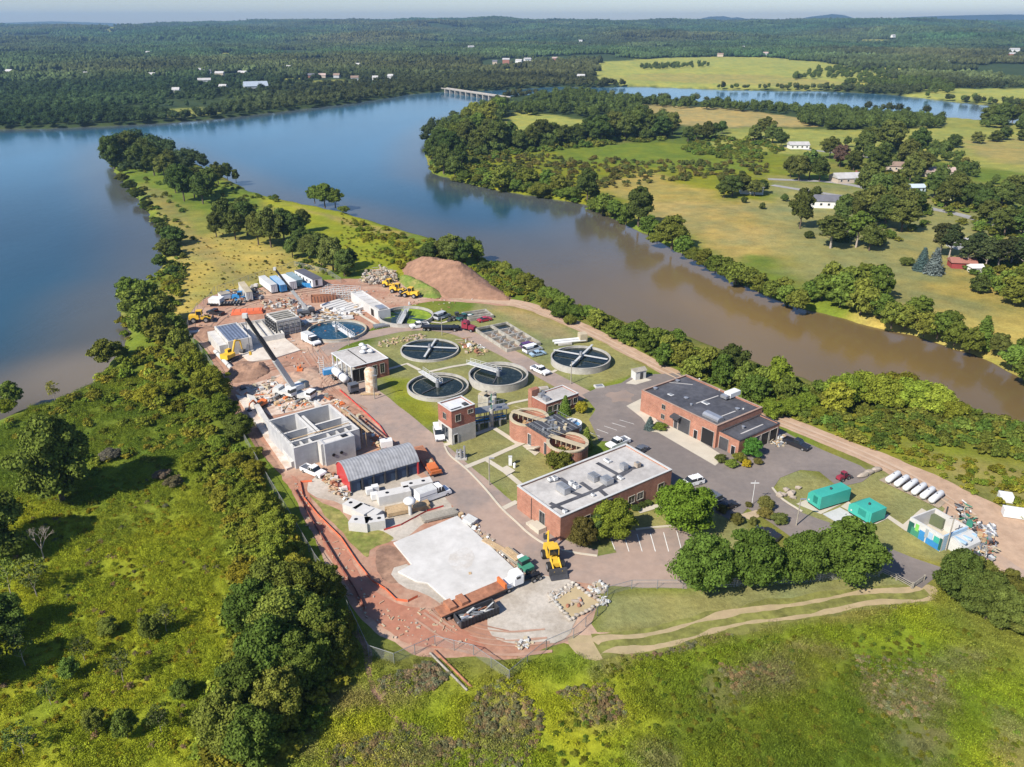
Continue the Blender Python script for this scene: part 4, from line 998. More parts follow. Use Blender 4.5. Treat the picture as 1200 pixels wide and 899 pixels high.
SITE = GP([(222,385),(235,358),(300,342),(420,322),(480,330),(600,350),(700,388),(830,455),(960,508),(1080,560),(1150,592),(1200,640),(1200,665),(1110,670),(1080,690),(1030,675),(850,695),(700,690),(640,760),(560,780),(470,765),(415,735),(350,640),(300,560),(270,500),(235,420)])
rg = np.random.default_rng(11)
def rand_area(px, n):
    P = [G(a_, b_) for a_, b_ in px]; x0, x1 = min(p.x for p in P), max(p.x for p in P); y0, y1 = min(p.y for p in P), max(p.y for p in P)
    x = rg.uniform(x0, x1, n); y = rg.uniform(y0, y1, n); m = inpoly(x, y, P); return x[m], y[m]
# --- meadow weeds near the camera
x1, y1 = rand_area([(-60,560),(0,500),(120,430),(200,440),(300,590),(400,700),(440,770),(620,780),(700,760),(900,700),(1100,690),(1270,720),(1290,960),(-80,960)], 150000)
tn, zz, sw = tint_at(x1, y1)
dn = fbm(x1 / 3.5, y1 / 3.5, 3)
keep = (sw > 2) & (~blocked(x1, y1)) & (~inpoly(x1, y1, SITE)) & (rg.random(len(x1)) < np.clip((dn - .25) * 2.6, .15, 1))
mown = inpoly(x1, y1, GP([(700,700),(800,690),(900,680),(1080,672),(1090,690),(900,712),(760,738),(690,745)]))
keep &= ~mown
x1, y1, tn, zz, dn = x1[keep], y1[keep], tn[keep], zz[keep], dn[keep]; n = len(x1); print('weeds', n)
br_ = (1 / (1 + 60 * np.maximum(0, tn[:, 0] - tn[:, 1] - .0)))
s = rg.uniform(.6, 1.25, n) * (.7 + dn)
scatter('meadow_weeds', TUFTS, np.stack([x1, y1, zz], 1), rg.uniform(0, 6.28, n), np.stack([s, s, s * rg.uniform(.7, 1.5, n)], 1), rg.integers(0, 4, n), tn * (rg.uniform(1.12, 1.4, n))[:, None], 'knee high weeds and grass covering the near meadows', 'weeds')
# --- scrub bushes: banks, peninsula, shorelines
def bushes(specs):
    xs, ys, ss, cs = [], [], [], []
    for px, n, (a_, b_), c in specs:
        x, y = rand_area(px, n * 3); x, y = x[:n], y[:n]
        xs.append(x); ys.append(y); ss.append(rg.uniform(a_, b_, len(x))); cs.append(np.tile(np.array(c), (len(x), 1)))
    return np.concatenate(xs), np.concatenate(ys), np.concatenate(ss), np.concatenate(cs)
x2, y2, s2, c2_ = bushes([
 ([(140,345),(185,315),(215,335),(200,380),(235,420),(270,480),(300,560),(250,580),(200,520),(130,470),(60,480),(100,455),(145,410)], 400, (.5, 1.5), C_BR),
 ([(0,495),(60,470),(140,440),(230,520),(260,600),(180,560),(60,560)], 110, (.4, .9), C_BR),
 ([(250,500),(300,560),(345,640),(410,740),(400,800),(340,899),(230,899),(270,760),(280,660),(250,580)], 500, (.6, 1.5), C_BR),
 ([(127,190),(150,180),(200,230),(240,262),(230,290),(200,262),(170,250),(150,225)], 170, (.6, 1.4), C_MID),
 ([(160,230),(200,262),(222,300),(215,345),(190,330),(185,265)], 220, (.6, 1.5), C_MID),
 ([(205,190),(330,232),(340,262),(260,240),(215,225)], 170, (.5, 1.3), C_MID),
 ([(235,300),(340,300),(400,330),(300,335),(240,345)], 9, (.3, .7), C_OL),
 ([(345,300),(420,325),(415,333),(350,315)], 60, (.5, 1.0), C_MID),
 ([(400,255),(560,300),(640,342),(600,352),(540,310),(470,318),(440,290)], 330, (.5, 1.3), C_BR),
 ([(560,300),(640,345),(720,382),(800,408),(860,425),(960,455),(960,470),(840,455),(760,425),(690,392),(620,362),(570,335)], 620, (.5, 1.6), C_MID),
 ([(840,450),(960,470),(1060,482),(1210,515),(1210,545),(1100,520),(1000,530),(920,505)], 260, (.5, 1.3), C_MID),
 ([(960,500),(1060,520),(1220,560),(1220,620),(1120,575),(1000,530)], 180, (.3, .8), C_BR),
 ([(1040,462),(1100,478),(1210,505),(1210,520),(1080,492)], 220, (.7, 1.6), C_MID),
 ([(500,185),(520,175),(640,160),(780,155),(780,165),(640,178),(560,190),(620,205),(600,222),(530,212),(503,204)], 420, (1.2, 2.6), C_MID),
 ([(920,352),(960,366),(1040,386),(1120,408),(1180,432),(1210,445),(1210,456),(1150,425),(1050,394),(950,369)], 420, (.9, 1.9), C_MID),
 ([(205,290),(260,270),(340,300),(400,330),(300,338),(240,350),(220,392),(190,385),(205,330)], 260, (.14, .36), (.25, .23, .05)),
 ([(400,250),(520,300),(470,318),(400,300)], 300, (.2, .5), C_BR),
 ([(540,200),(700,225),(740,262),(800,296),(850,320),(940,355),(1000,370),(1200,445),(1200,452),(1040,390),(900,352),(800,302),(740,270),(680,242),(600,229),(530,213)], 1100, (1.0, 2.3), C_MID),
 ([(540,185),(640,182),(760,190),(900,190),(900,205),(760,215),(700,225),(600,220)], 420, (.8, 1.8), C_OL),
 ([(800,160),(900,165),(920,178),(880,190),(800,180)], 220, (.8, 2.0), C_MID),
 ([(980,190),(1080,195),(1090,262),(1050,285),(990,280),(960,262),(1010,225)], 160, (.9, 2.0), C_MID),
 ([(1085,235),(1210,240),(1210,295),(1150,280)], 90, (.9, 2.0), C_MID),
 ([(0,600),(60,560),(180,560),(250,620),(290,740),(250,899),(-60,899)], 1500, (.14, .36), (.22, .23, .02)),
 ([(0,600),(60,560),(180,560),(250,620),(290,740),(250,899),(-60,899)], 90, (.2, .45), (.18, .15, .08)),
 ([(560,810),(600,790),(640,840),(620,899),(550,899),(540,860)], 420, (.16, .36), (.20, .19, .09)),
 ([(380,880),(480,850),(540,870),(540,899),(380,899)], 340, (.16, .36), (.20, .19, .09)),
 ([(440,800),(500,775),(530,790),(500,815),(450,815)], 300, (.15, .36), (.23, .21, .12)),
 ([(650,810),(710,800),(740,840),(690,850)], 200, (.15, .32), (.21, .185, .09)),
 ([(840,780),(930,775),(930,800),(860,815)], 200, (.15, .34), (.19, .17, .08)),
 ([(1000,770),(1080,775),(1110,800),(1080,850),(1020,830)], 300, (.15, .32), (.24, .22, .11)),
 ([(690,770),(740,755),(900,722),(1000,706),(1010,712),(900,735),(760,775)], 420, (.15, .34), (.20, .18, .10)),
 ([(700,780),(1000,730),(1200,740),(1200,899),(620,899)], 900, (.14, .36), (.12, .155, .02)),
 ([(1120,305),(1210,300),(1210,350),(1160,345)], 60, (.9, 2.0), C_MID),
])
tn, zz, sw = tint_at(x2, y2)
keep = (sw > 1) & (~blocked(x2, y2)) & (~inpoly(x2, y2, SITE))
x2, y2, s2, c2_, zz = x2[keep], y2[keep], s2[keep], c2_[keep], zz[keep]; n = len(x2); print('bushes', n)
scatter('scrub_bushes', BUSH, np.stack([x2, y2, zz], 1), rg.uniform(0, 6.28, n), np.stack([s2, s2, s2 * rg.uniform(.6, 1.1, n)], 1), rg.integers(0, 4, n), c2_ * rg.uniform(.75, 1.35, (n, 1)) * np.stack([rg.uniform(.8, 1.35, n), np.ones(n), np.ones(n)], 1), 'low green scrub crowding the river banks and lake shores', 'scrub')
# --- belts of middle distance wood
x3, y3, s3, c3_ = bushes([
 ([(600,140),(612,122),(640,110),(690,106),(735,112),(760,124),(735,128),(715,143),(660,135)], 330, (.8, 1.3), C_DK),
 ([(712,146),(740,128),(780,140),(792,150),(780,165),(745,165),(700,165),(690,158)], 170, (.8, 1.2), C_DK),
 ([(520,150),(560,128),(590,122),(605,128),(585,145),(580,160),(600,160),(700,160),(700,170),(600,180),(520,190),(503,180)], 240, (.8, 1.3), C_DK),
 ([(735,118),(800,121),(870,125),(960,131),(1000,134),(1000,140),(880,132),(790,127),(735,124)], 130, (.7, 1.3), C_DK),
 ([(936,141),(960,136),(1000,136),(1060,140),(1105,146),(1108,151),(1040,152),(985,153),(940,151)], 210, (.9, 1.3), C_DK),
 ([(1145,143),(1200,147),(1300,156),(1300,165),(1200,154),(1148,149)], 60, (.8, 1.3), C_DK),
 ([(740,80),(762,78),(830,76),(833,79),(765,83)], 60, (.8, 1.2), C_DK),
 ([(928,92),(960,82),(985,80),(1080,84),(1090,95),(1000,93),(960,92),(932,96)], 170, (.8, 1.3), C_DK),
 ([(985,99),(1060,104),(1110,112),(1120,104),(1090,96),(1010,96)], 160, (.8, 1.3), C_DK),
 ([(690,98),(760,101),(860,103),(960,103.5),(1060,105),(1060,107),(860,105.5),(700,101.5)], 60, (.5, 1.0), C_DK),
 ([(1030,118),(1110,119),(1200,126),(1200,122),(1110,115),(1040,111)], 50, (.5, 1.0), C_DK),
 ([(985,170),(1100,165),(1120,190),(1180,215),(1180,232),(1090,225),(1010,190)], 60, (.6, 1.1), C_DK),
])
zz = land_h(x3, y3); tn, _, sw = tint_at(x3, y3); keep = sw > 7
x3, y3, s3, c3_, zz = x3[keep], y3[keep], s3[keep], c3_[keep], zz[keep]; n = len(x3); print('belt trees', n)
scatter('distant_hedgerows', LOWT, np.stack([x3, y3, zz], 1), rg.uniform(0, 6.28, n), np.stack([s3, s3, s3 * rg.uniform(.8, 1.2, n)], 1), rg.integers(0, 5, n), c3_ * rg.uniform(.8, 1.25, (n, 1)), 'belts of dark trees between the distant fields and the upper lake', 'woodland')
# --- the wooded country beyond
HOUSE_PX = FARPX
def far_pts(r0, r1, step):
    k = int((r1 - r0) / step) + 1; xs = []; ys = []
    for i in range(k):
        r = r0 + i * step; m = int(1.5 * r / step); a = (np.arange(m) / m - .5) * 1.5 + rg.uniform(-.5, .5, m) / m
        rr = r + rg.uniform(-.4, .4, m) * step; xs.append(np.sin(a) * rr); ys.append(np.cos(a) * rr)
    return np.concatenate(xs), np.concatenate(ys)
FW = [[G(a_, b_) for a_, b_ in F] for F in FIELDS_FAR]
SOUTH = GP([(500,200),(494,175),(510,152),(552,133),(588,118),(640,112),(740,117),(860,123),(1000,130),(1100,138),(1200,147),(1500,172),(2200,260),(2200,1200),(500,900)], WZ)
TOWN = [[G(a_, b_) for a_, b_ in F] for F in ([(170,135),(200,100),(300,96),(420,92),(450,100),(400,108),(340,112),(290,118),(260,135)],)]
def forest_filter(x, y, pad):
    d = np.hypot(x, y); sw = np.where(d < 2600, 0, 999.)
    m = d < 2600; sw[m] = np.where(inpoly(x[m], y[m], WPOLY), -1, 1) * sdist(x[m], y[m], WPOLY)
    k = (sw > pad) & (~inpoly(x, y, SOUTH))
    for F in FW:
        k &= ~inpoly(x, y, F)
    for h in HOUSE_PX:
        p = G(*h); r = math.hypot(p.x, p.y); ux, uy = p.x / r, p.y / r
        al = (x - p.x) * ux + (y - p.y) * uy; ac = np.abs(-(x - p.x) * uy + (y - p.y) * ux)
        q = .5 + r / 3500
        k &= ~((al > -38 * q - pad) & (al < 12 + pad) & (ac < 9 + 4 * q + pad * .5))
    return k, sw
# single trees fill the shore edge and the near woods
x4, y4 = far_pts(560, 1500, 9.5); k, sw = forest_filter(x4, y4, .5); 
tw = np.zeros(x4.shape, bool)
for F in TOWN: tw |= inpoly(x4, y4, F)
k &= ~(tw & (rg.random(len(x4)) < .62)); k &= (rg.random(len(x4)) < np.clip((fbm(x4 / 90, y4 / 90, 3) - .22) * 5, .35, 1)) | (sw < 30)
x4, y4 = x4[k], y4[k]
def forest_tint(x, y):
    a_ = fbm(x / 160, y / 160, 3); b_ = fbm(x / 600 + 9, y / 600, 3)
    base = np.array([.062, .090, .034])[None] * (.40 + 1.2 * a_[:, None]) * np.stack([.55 + 1.0 * b_, np.full(len(x), 1.0), np.full(len(x), 1.0)], 1)
    return base * rg.uniform(.72, 1.3, (len(x), 1))
x5, y5 = far_pts(1500, 3600, 33); k, _ = forest_filter(x5, y5, 22); x5, y5 = x5[k], y5[k]
k = (fbm(x5 / 220 + 2, y5 / 220, 3) > .33); x5, y5 = x5[k], y5[k]
x6, y6 = far_pts(3600, 9500, 52); k, _ = forest_filter(x6, y6, 22); k &= fbm(x6 / 350 + 2, y6 / 350 + 5, 3) > .29; x6, y6 = x6[k], y6[k]
print('forest', len(x4), len(x5), len(x6))
XX = np.concatenate([x4, x5, x6]); YY = np.concatenate([y4, y5, y6]); nn = len(XX)
s4 = rg.uniform(.75, 1.35, len(x4)); s5 = rg.uniform(.9, 1.1, len(x5)); s6 = rg.uniform(1.35, 1.6, len(x6))
SX = np.concatenate([s4, s5, s6]); SZ = np.concatenate([s4 * rg.uniform(.7, 1.05, len(x4)), s5 * rg.uniform(.7, 1.0, len(x5)), s6 * rg.uniform(.75, 1.0, len(x6))])
ID = np.concatenate([rg.integers(0, 5, len(x4)), 5 + rg.integers(0, 6, len(x5) + len(x6))])
scatter('distant_forest', LOWT + PATCH, np.stack([XX, YY, land_h(XX, YY) - .3], 1), rg.uniform(0, 6.28, nn), np.stack([SX, SX, SZ], 1), ID, forest_tint(XX, YY), 'unbroken dark woodland rolling away to the horizon beyond the lake', 'forest')
# far blue hills beyond the ridge
mb = MB()
hillm = M('far_wooded_hill', (.035, .06, .025), .95, .2, .01)
for k, (pts) in enumerate([[(806,30),(818,22.5),(832,19.5),(848,19),(858,21),(864,20),(874,22),(888,30)],[(920,30),(938,22),(950,19.5),(960,18.5),(975,16.5),(988,17.5),(1000,21),(1014,30)],[(1030,30),(1055,20.5),(1080,19.5),(1110,18.5),(1150,17.5),(1180,17),(1230,17.5),(1300,20),(1400,30)],[(-60,30),(0,27),(60,25),(130,27),(160,31)]]):
    D = 11500.0
    fr, bk = [], []
    for (a_, b_) in pts:
        dx, dy, dz = ray(a_, b_); t = D / dy; fr.append(Vector((dx * t, D, CAMZ + dz * t)))
    n = len(fr); vs = []
    for p in fr: vs += [(p.x, p.y - 1200, -22), (p.x, p.y - 500, p.z * .62), (p.x, p.y, p.z), (p.x, p.y + 600, p.z * .5), (p.x, p.y + 1200, -22)]
    fs = []
    for i in range(n - 1):
        for j in range(4): fs.append((i * 5 + j, (i + 1) * 5 + j, (i + 1) * 5 + j + 1, i * 5 + j + 1))
    mb.add(vs, fs, hillm, True)
put(mb.build('hills'), kind='structure')
# ================================================================== the works: buildings and tanks
def frame3(A, B, C, z):
    a, b, c = G(*A, z), G(*B, z), G(*C, z)
    u = (b - a).to_2d(); L_ = u.length; u.normalize(); v = Vector((-u.y, u.x))
    W = (c - b).to_2d().dot(v)
    return Vector((a.x, a.y, 0)), math.atan2(u.y, u.x), L_, W
def to_local(t, p):
    d = Vector((p.x - t.location.x, p.y - t.location.y)); a = -t.rotation_euler[2]
    return (d.x * math.cos(a) - d.y * math.sin(a), d.x * math.sin(a) + d.y * math.cos(a))
def lp(t, px, py, z): return to_local(t, G(px, py, z))
def ring(mb, x0, y0, x1, y1, th, z0, z1, mat):
    mb.box(((x0 + x1) / 2, y0 + th / 2, (z0 + z1) / 2), (x1 - x0, th, z1 - z0), mat)
    mb.box(((x0 + x1) / 2, y1 - th / 2, (z0 + z1) / 2), (x1 - x0, th, z1 - z0), mat)
    mb.box((x0 + th / 2, (y0 + y1) / 2, (z0 + z1) / 2), (th, y1 - y0 - 2 * th, z1 - z0), mat)
    mb.box((x1 - th / 2, (y0 + y1) / 2, (z0 + z1) / 2), (th, y1 - y0 - 2 * th, z1 - z0), mat)
def flat_building(name, label, cat, A, B, C, H, wmat, rmat, parapet=.45, cmat=offwhite, coping=.45):
    loc, rz, L_, W = frame3(A, B, C, H)
    t = thing(name, label, cat, loc, rz); mb = MB(); ring(mb, 0, 0, L_, W, .3, -.2, H - .12, wmat); mb.build('wall', t)
    MB().box((L_ / 2, W / 2, H - parapet - .1), (L_ - .6, W - .6, .2), rmat).build('roof', t)
    mb = MB(); ring(mb, -.06, -.06, L_ + .06, W + .06, coping, H - .12, H, cmat); mb.build('coping', t)
    print(name, round(L_, 1), round(W, 1), H)
    return t, L_, W
def on_side(side, L_, W, u, out):
    return {'F': ((u, -out), 0), 'B': ((L_ - u, W + out), PI), 'R': ((L_ + out, u), PI / 2), 'L': ((-out, W - u), -PI / 2)}[side]
def opening(t, side, L_, W, u, z, w, h, kind='window', fmat=concrete_old, pmat=glassm, label=None, off=0):
    (x, y), a = on_side(side, L_, W, u, off)
    mb = MB(); f = .07
    def bx(du, dz, sw, sh, th=.12):
        cx, cy = x + math.cos(a) * du, y + math.sin(a) * du
        n = (math.sin(a), -math.cos(a)); mb.box((cx + n[0] * th / 2, cy + n[1] * th / 2, z + dz), (sw, th, sh), fmat, a)
    bx(0, h / 2 + f / 2, w + 2 * f, f); bx(-w / 2 - f / 2, 0, f, h); bx(w / 2 + f / 2, 0, f, h)
    if kind == 'window': bx(0, -h / 2 - f / 2, w + 2 * f, f, .18); bx(0, 0, .05, h, .06)
    fr = mb.build(kind, t)
    mb = MB(); n = (math.sin(a), -math.cos(a)); mb.box((x + n[0] * .015, y + n[1] * .015, z), (w, .03, h), pmat, a)
    mb.build('pane' if kind == 'window' else 'leaf', fr)
    return fr
def roof_unit(t, px, py, H, s=(1.2, 1.0, .7), mat=silver, rz=0, name='air_handler', z=None):
    x, y = lp(t, px, py, H); z0 = H - .45 if z is None else z
    mb = MB(); mb.box((x, y, z0 + s[2] / 2 + .12), s, mat, rz); mb.box((x, y, z0 + .06), (s[0] * .8, s[1] * .8, .12), darksteel, rz)
    mb.box((x, y, z0 + s[2] + .16), (s[0] * .7, s[1] * .7, .08), steel, rz); return mb.build(name, t)
def vent(t, px, py, H, r=.35, h=.6, mat=silver):
    x, y = lp(t, px, py, H); z0 = H - .45; mb = MB()
    mb.tube((x, y, z0), (x, y, z0 + h), r * .7, mat, 10); mb.tube((x, y, z0 + h), (x, y, z0 + h + .12), r * 1.15, mat, 10, r * .5); return mb.build('roof_vent', t)

# ---- administration building
t, L_, W = flat_building('brick_office', 'long flat roofed brick office with grey roof and many small roof units', 'building', (606, 569), (657, 606), (791, 552), 5.2, brick, roof_grey)
mb = MB(); z = 5.2 - .425
for pts in ([(645,593),(702,571),(738,549)],[(702,571),(715,582)],[(646,588),(668,598)],[(645,562),(658,559),(666,565)],[(682,564),(692,571)],[(702,571),(722,563)],[(701,541),(728,556)],[(712,562),(740,547),(752,544)],[(665,573),(680,578)]):
    for i in range(len(pts) - 1):
        a_, b_ = lp(t, *pts[i], 5.2), lp(t, *pts[i + 1], 5.2); dx, dy = b_[0] - a_[0], b_[1] - a_[1]; l = math.hypot(dx, dy)
        z += .002; mb.box(((a_[0] + b_[0]) / 2, (a_[1] + b_[1]) / 2, z), (l + .6, .9, .03), roof_black, math.atan2(dy, dx))
mb.build('roof_walkway', t)
roof_unit(t, 660, 574, 5.2, (2.6, 1.5, 1.3), silver); roof_unit(t, 696, 560, 5.2, (2.0, 1.6, 1.1), silver); roof_unit(t, 711, 564, 5.2, (2.0, 1.8, 1.1), silver)
roof_unit(t, 731, 548, 5.2, (1.3, 1.2, 1.2), silver); roof_unit(t, 747, 545, 5.2, (1.0, 1.0, .9), stone); roof_unit(t, 662, 599, 5.2, (.7, .6, .6), white)
roof_unit(t, 650, 560, 5.2, (1.1, .9, .6), white); roof_unit(t, 645, 561, 5.2, (.8, .8, .5), white); roof_unit(t, 670, 566, 5.2, (.9, .9, .7), white); roof_unit(t, 675, 570, 5.2, (.9, .9, .7), white)
roof_unit(t, 712, 539, 5.2, (1.5, .8, .4), white); roof_unit(t, 727, 559, 5.2, (1.2, .7, .4), white); roof_unit(t, 695, 579, 5.2, (.7, .5, .4), white)
opening(t, 'F', L_, W, L_ * .60, 2.2, 1.5, 2.6, 'window', concrete)
mb = MB(); mb.box((L_ * .60, -1.0, .5), (2.8, 1.8, 1.0), walk); mb.box((L_ * .60 - 2, -1.0, .25), (1.2, 1.6, .5), walk); mb.build('entrance_stoop', t)
MB().box((L_ * .35, -.06, 2.4), (.12, .1, 4.6), darksteel).build('downspout', t)
for u in (.22, .34, .62, .70, .9): opening(t, 'R', L_, W, W * u, 2.3, 1.6, 1.5)
opening(t, 'R', L_, W, W * .52, 1.3, 1.8, 2.5, 'door', offwhite)
for u in (.15, .4, .65, .85): opening(t, 'B', L_, W, L_ * u, 2.5, 1.4, 1.4)
for u in (.2, .45, .7): opening(t, 'L', L_, W, W * u, 2.5, 1.4, 1.4)

# ---- garage and its annex
t, L_, W = flat_building('maintenance_garage', 'big brick garage with black roof, white vents and large doors beside the lot', 'building', (752, 457), (840.6, 499), (897, 478.5), 5.6, brick, roof_black, .4, brick_dk)
for p in ((794, 447), (768, 456), (864, 480)): vent(t, p[0], p[1], 5.2, .5, .8)
for p in ((819.5, 445), (871, 480), (843, 458)): vent(t, p[0], p[1], 5.2, .2, .7, offwhite)
vent(t, 804, 467, 5.2, .5, .7); vent(t, 810, 475, 5.2, .3, .8)
roof_unit(t, 786, 462, 5.3, (1.3, 1.0, .3), white, 0, 'skylight'); roof_unit(t, 827, 472, 5.3, (1.8, 1.0, .35), white, 0, 'skylight')
x, y = lp(t, 858, 463, 5.6); mb = MB(); mb.box((x, y, 6.1), (1.9, 3.6, 1.1), white); mb.box((x, y - 2.6, 6.0), (1.7, 1.2, .7), silver); mb.build('air_handler', t)
x, y = lp(t, 836, 488, 5.6); mb = MB()
mb.profile([(-1.1, 0), (-1.1, .5), (-.6, .9), (.6, .9), (1.1, .5), (1.1, 0)], -2.2, 2.2, silver, 'x'); o = mb.build('exhaust_hood', t); o.location = (x, y, 5.25)
mb = MB()
for k, (a_, b_) in enumerate((((779,446),(812,449)),((816,471),(842,462)),((846,486),(862,480)))):
    p, q = lp(t, *a_, 5.6), lp(t, *b_, 5.6); mb.box(((p[0] + q[0]) / 2, (p[1] + q[1]) / 2, 5.22 + .003 * k), (math.hypot(q[0] - p[0], q[1] - p[1]), .3, .03), roof_grey, math.atan2(q[1] - p[1], q[0] - p[0]))
mb.build('roof_seam', t)
def fl(px, py, z=0): return lp(t, px, py, z)[0]
opening(t, 'F', L_, W, fl(799, 508), 1.9, 3.3, 3.7, 'door', concrete, darksteel)
opening(t, 'F', L_, W, fl(828, 521), 1.9, 3.3, 3.7, 'door', concrete, black, 'open dark garage door')  # black panel fills the open doorway, shade inside put into colour
opening(t, 'F', L_, W, fl(812.5, 515), 1.1, 1.0, 2.1, 'door', offwhite, black)
opening(t, 'F', L_, W, fl(785, 505), 1.2, 1.1, 2.2, 'door', offwhite, darksteel)
for zz_ in (1.5, 4.0): opening(t, 'F', L_, W, fl(776, 495), zz_, 1.0, 1.1)
mb = MB(); x = fl(788, 505); mb.profile([(-1.4, 3.4), (0, 3.8), (0, 3.3), (-1.4, 3.0)], x - 1.2, x + 1.2, darksteel, 'x'); mb.build('awning', t)
for k in range(4): opening(t, 'B', L_, W, L_ * (.15 + .22 * k), 2.9, 1.6, 1.2)
MB().box((L_ * .02 - .9, W - 2.2, 2.2), (1.8, 3.0, 4.4), brick).build('stair_block', t)
# annex is part of the same building: same foundations, lower roof
ta = t
ax0, ay0 = lp(t, 845.6, 506, 4.0); p2 = lp(t, 866.6, 516.6, 4.0); p3 = lp(t, 920, 496, 4.0)
AX1 = p2[0]; AW = W - 1.6; ay = p2[1]
mb = MB(); ring(mb, L_ + .01, ay, AX1, ay + AW, .3, -.2, 3.95, brick); mb.build('annex_wall', t)
MB().box(((L_ + AX1) / 2, ay + AW / 2, 3.65), (AX1 - L_ - .6, AW - .6, .2), roof_black).build('annex_roof', t)
mb = MB(); ring(mb, L_ + .02, ay - .06, AX1 + .06, ay + AW + .06, .35, 3.95, 4.05, darksteel); mb.build('annex_coping', t)
vent(t, 871, 500.5, 4.05, .4, .7); MB().box(((L_ + AX1) / 2 + .6, ay + AW * .5, 3.77), (.35, AW * .55, .02), roof_grey).build('annex_seam', t)
opening(t, 'F', L_, W, (L_ + AX1) / 2 - 1.2, 1.5, 2.4, 3.0, 'door', concrete, darksteel, off=-ay)
opening(t, 'F', L_, W, AX1 - 1.3, 1.1, 1.0, 2.1, 'door', offwhite, black, off=-ay)
for k in range(3): opening(t, 'R', AX1, AW + ay, ay + AW * (.42 + .22 * k), 1.6, 2.6, 3.1, 'door', concrete, (darksteel, black, black)[k])
opening(t, 'R', AX1, AW + ay, ay + AW * .2, 1.6, .8, 1.0)

# ---- pump house with open porch
t, L_, W = flat_building('pump_house', 'brick pump house with grey roof, open white porch and four white fans on top', 'building', (388, 413.5), (411, 430.5), (453.5, 418.5), 5.0, brick_dk, roof_grey, .12, white, .3)
for ch in list(t.children):
    if ch.name.startswith('wall'): bpy.data.objects.remove(ch)
mb = MB(); ring(mb, 0, W * .42, L_, W, .3, -.2, 4.88, brick_dk); mb.build('wall', t)
mb = MB(); mb.box((L_ / 2, W * .21, .55), (L_, W * .42, 1.1), concrete); mb.build('porch_floor', t)
for k in range(5): MB().box((.25 + (L_ - .5) * k / 4, .2, 3.0), (.28, .28, 3.8), white).build('column', t)
mb = MB()
for k in range(9): mb.box((-1.2, 0.4 + k * .35, .12 + .12 * k), (1.3, .35, .24), white)
mb.path([(-.6, .2, 1.2), (-.6, 3.6, 2.2)], .05, white); mb.build('porch_stair', t)
mb = MB(); mb.path([(0, -.05, 2.1), (L_, -.05, 2.1)], .05, white); mb.path([(0, -.05, 1.6), (L_, -.05, 1.6)], .04, white); mb.build('porch_railing', t)
for p in ((424, 406), (427, 409.5), (425, 414), (434, 413)):
    x, y = lp(t, p[0], p[1], 5.0); mb = MB(); mb.tube((x, y, 4.9), (x, y, 5.5), .7, silver, 12); mb.tube((x, y, 5.5), (x, y, 5.9), .85, white, 12, .45); mb.build('roof_fan', t)
for u in (.62, .82): opening(t, 'R', L_, W, W * u, 2.6, 1.2, 2.6)
opening(t, 'R', L_, W, W * .21, 2.3, W * .36, 3.6, 'window', concrete, black)  # no real window: black panel stands for the shade in the porch opening

# ---- two storey grey block and brick
t, L_, W = flat_building('two_storey_plant_house', 'two storey house, red brick above and pale block below, beside the footpath', 'building', (513, 471.5), (528.8, 482), (557.6, 474), 8.4, brick_dk, roof_white, .4, offwhite, .35)
MB_ = MB(); ring(MB_, -.05, -.05, L_ + .05, W + .05, .3, -.1, 4.1, block); MB_.build('lower_storey', t)
opening(t, 'R', L_, W, W * .27, 6.3, 1.3, 1.6); opening(t, 'R', L_, W, W * .8, 7.0, 1.3, .9)
opening(t, 'R', L_, W, W * .15, 1.4, 1.0, 2.1, 'door', offwhite, black, off=.05); opening(t, 'F', L_, W, L_ * .52, 2.2, 2.6, 3.2, 'window', offwhite, glassm, off=.05)
opening(t, 'F', L_, W, L_ * .5, 6.2, 1.2, 1.4)
x, y = L_ * .7, W * .75; MB().box((x, y, 8.15), (1.2, 1.0, .4), darksteel).build('roof_hatch', t); MB().box((L_ * .8, W * .3, 8.05), (.6, 3.0, .12), darksteel).build('roof_walkway', t)
# ---- pipe gallery
t = thing('pipe_gallery', 'dark steel pipe rack under a walkway beside the two storey house', 'pipe rack', G(572, 497), R(22))
mb = MB()
for k in range(7):
    for s_ in (-1.3, 1.3): mb.box((-4 + k * 1.35, s_, 1.9), (.14, .14, 3.8), darksteel)
mb.box((0, 0, 3.9), (9.4, 3.0, .18), steel); mb.path([(-4.6, -1.5, 4.9), (4.6, -1.5, 4.9)], .05, steel); mb.path([(-4.6, 1.5, 4.9), (4.6, 1.5, 4.9)], .05, steel)
for k in range(8):
    for s_ in (-1.5, 1.5): mb.tube((-4.6 + k * 1.31, s_, 4), (-4.6 + k * 1.31, s_, 4.9), .04, steel, 5)
mb.build('frame', t)
for k in range(4): MB().tube((-4.4, -.9 + k * .6, 1.1 + .5 * (k % 2)), (4.2, -.9 + k * .6, 1.1 + .5 * (k % 2)), .22, (silver, blue, steel, offwhite)[k], 10).build('pipe', t)
for k in range(3): MB().tube((-3 + 2.6 * k, -1.9, 0), (-3 + 2.6 * k, -1.9, 1.7), .35, silver, 10).build('pump', t)
t = thing('vent_mast', 'slim grey lattice mast standing at the end of the pipe rack', 'mast', G(576, 499)); mb = MB(); mb.tube((0, 0, 0), (0, 0, 4.4), .55, concrete, 12); mb.tube((0, 0, 4.4), (0, 0, 8.2), .12, greenp, 6); mb.box((0, 0, 6.2), (1.2, 1.2, .1), steel); mb.build('post', t)
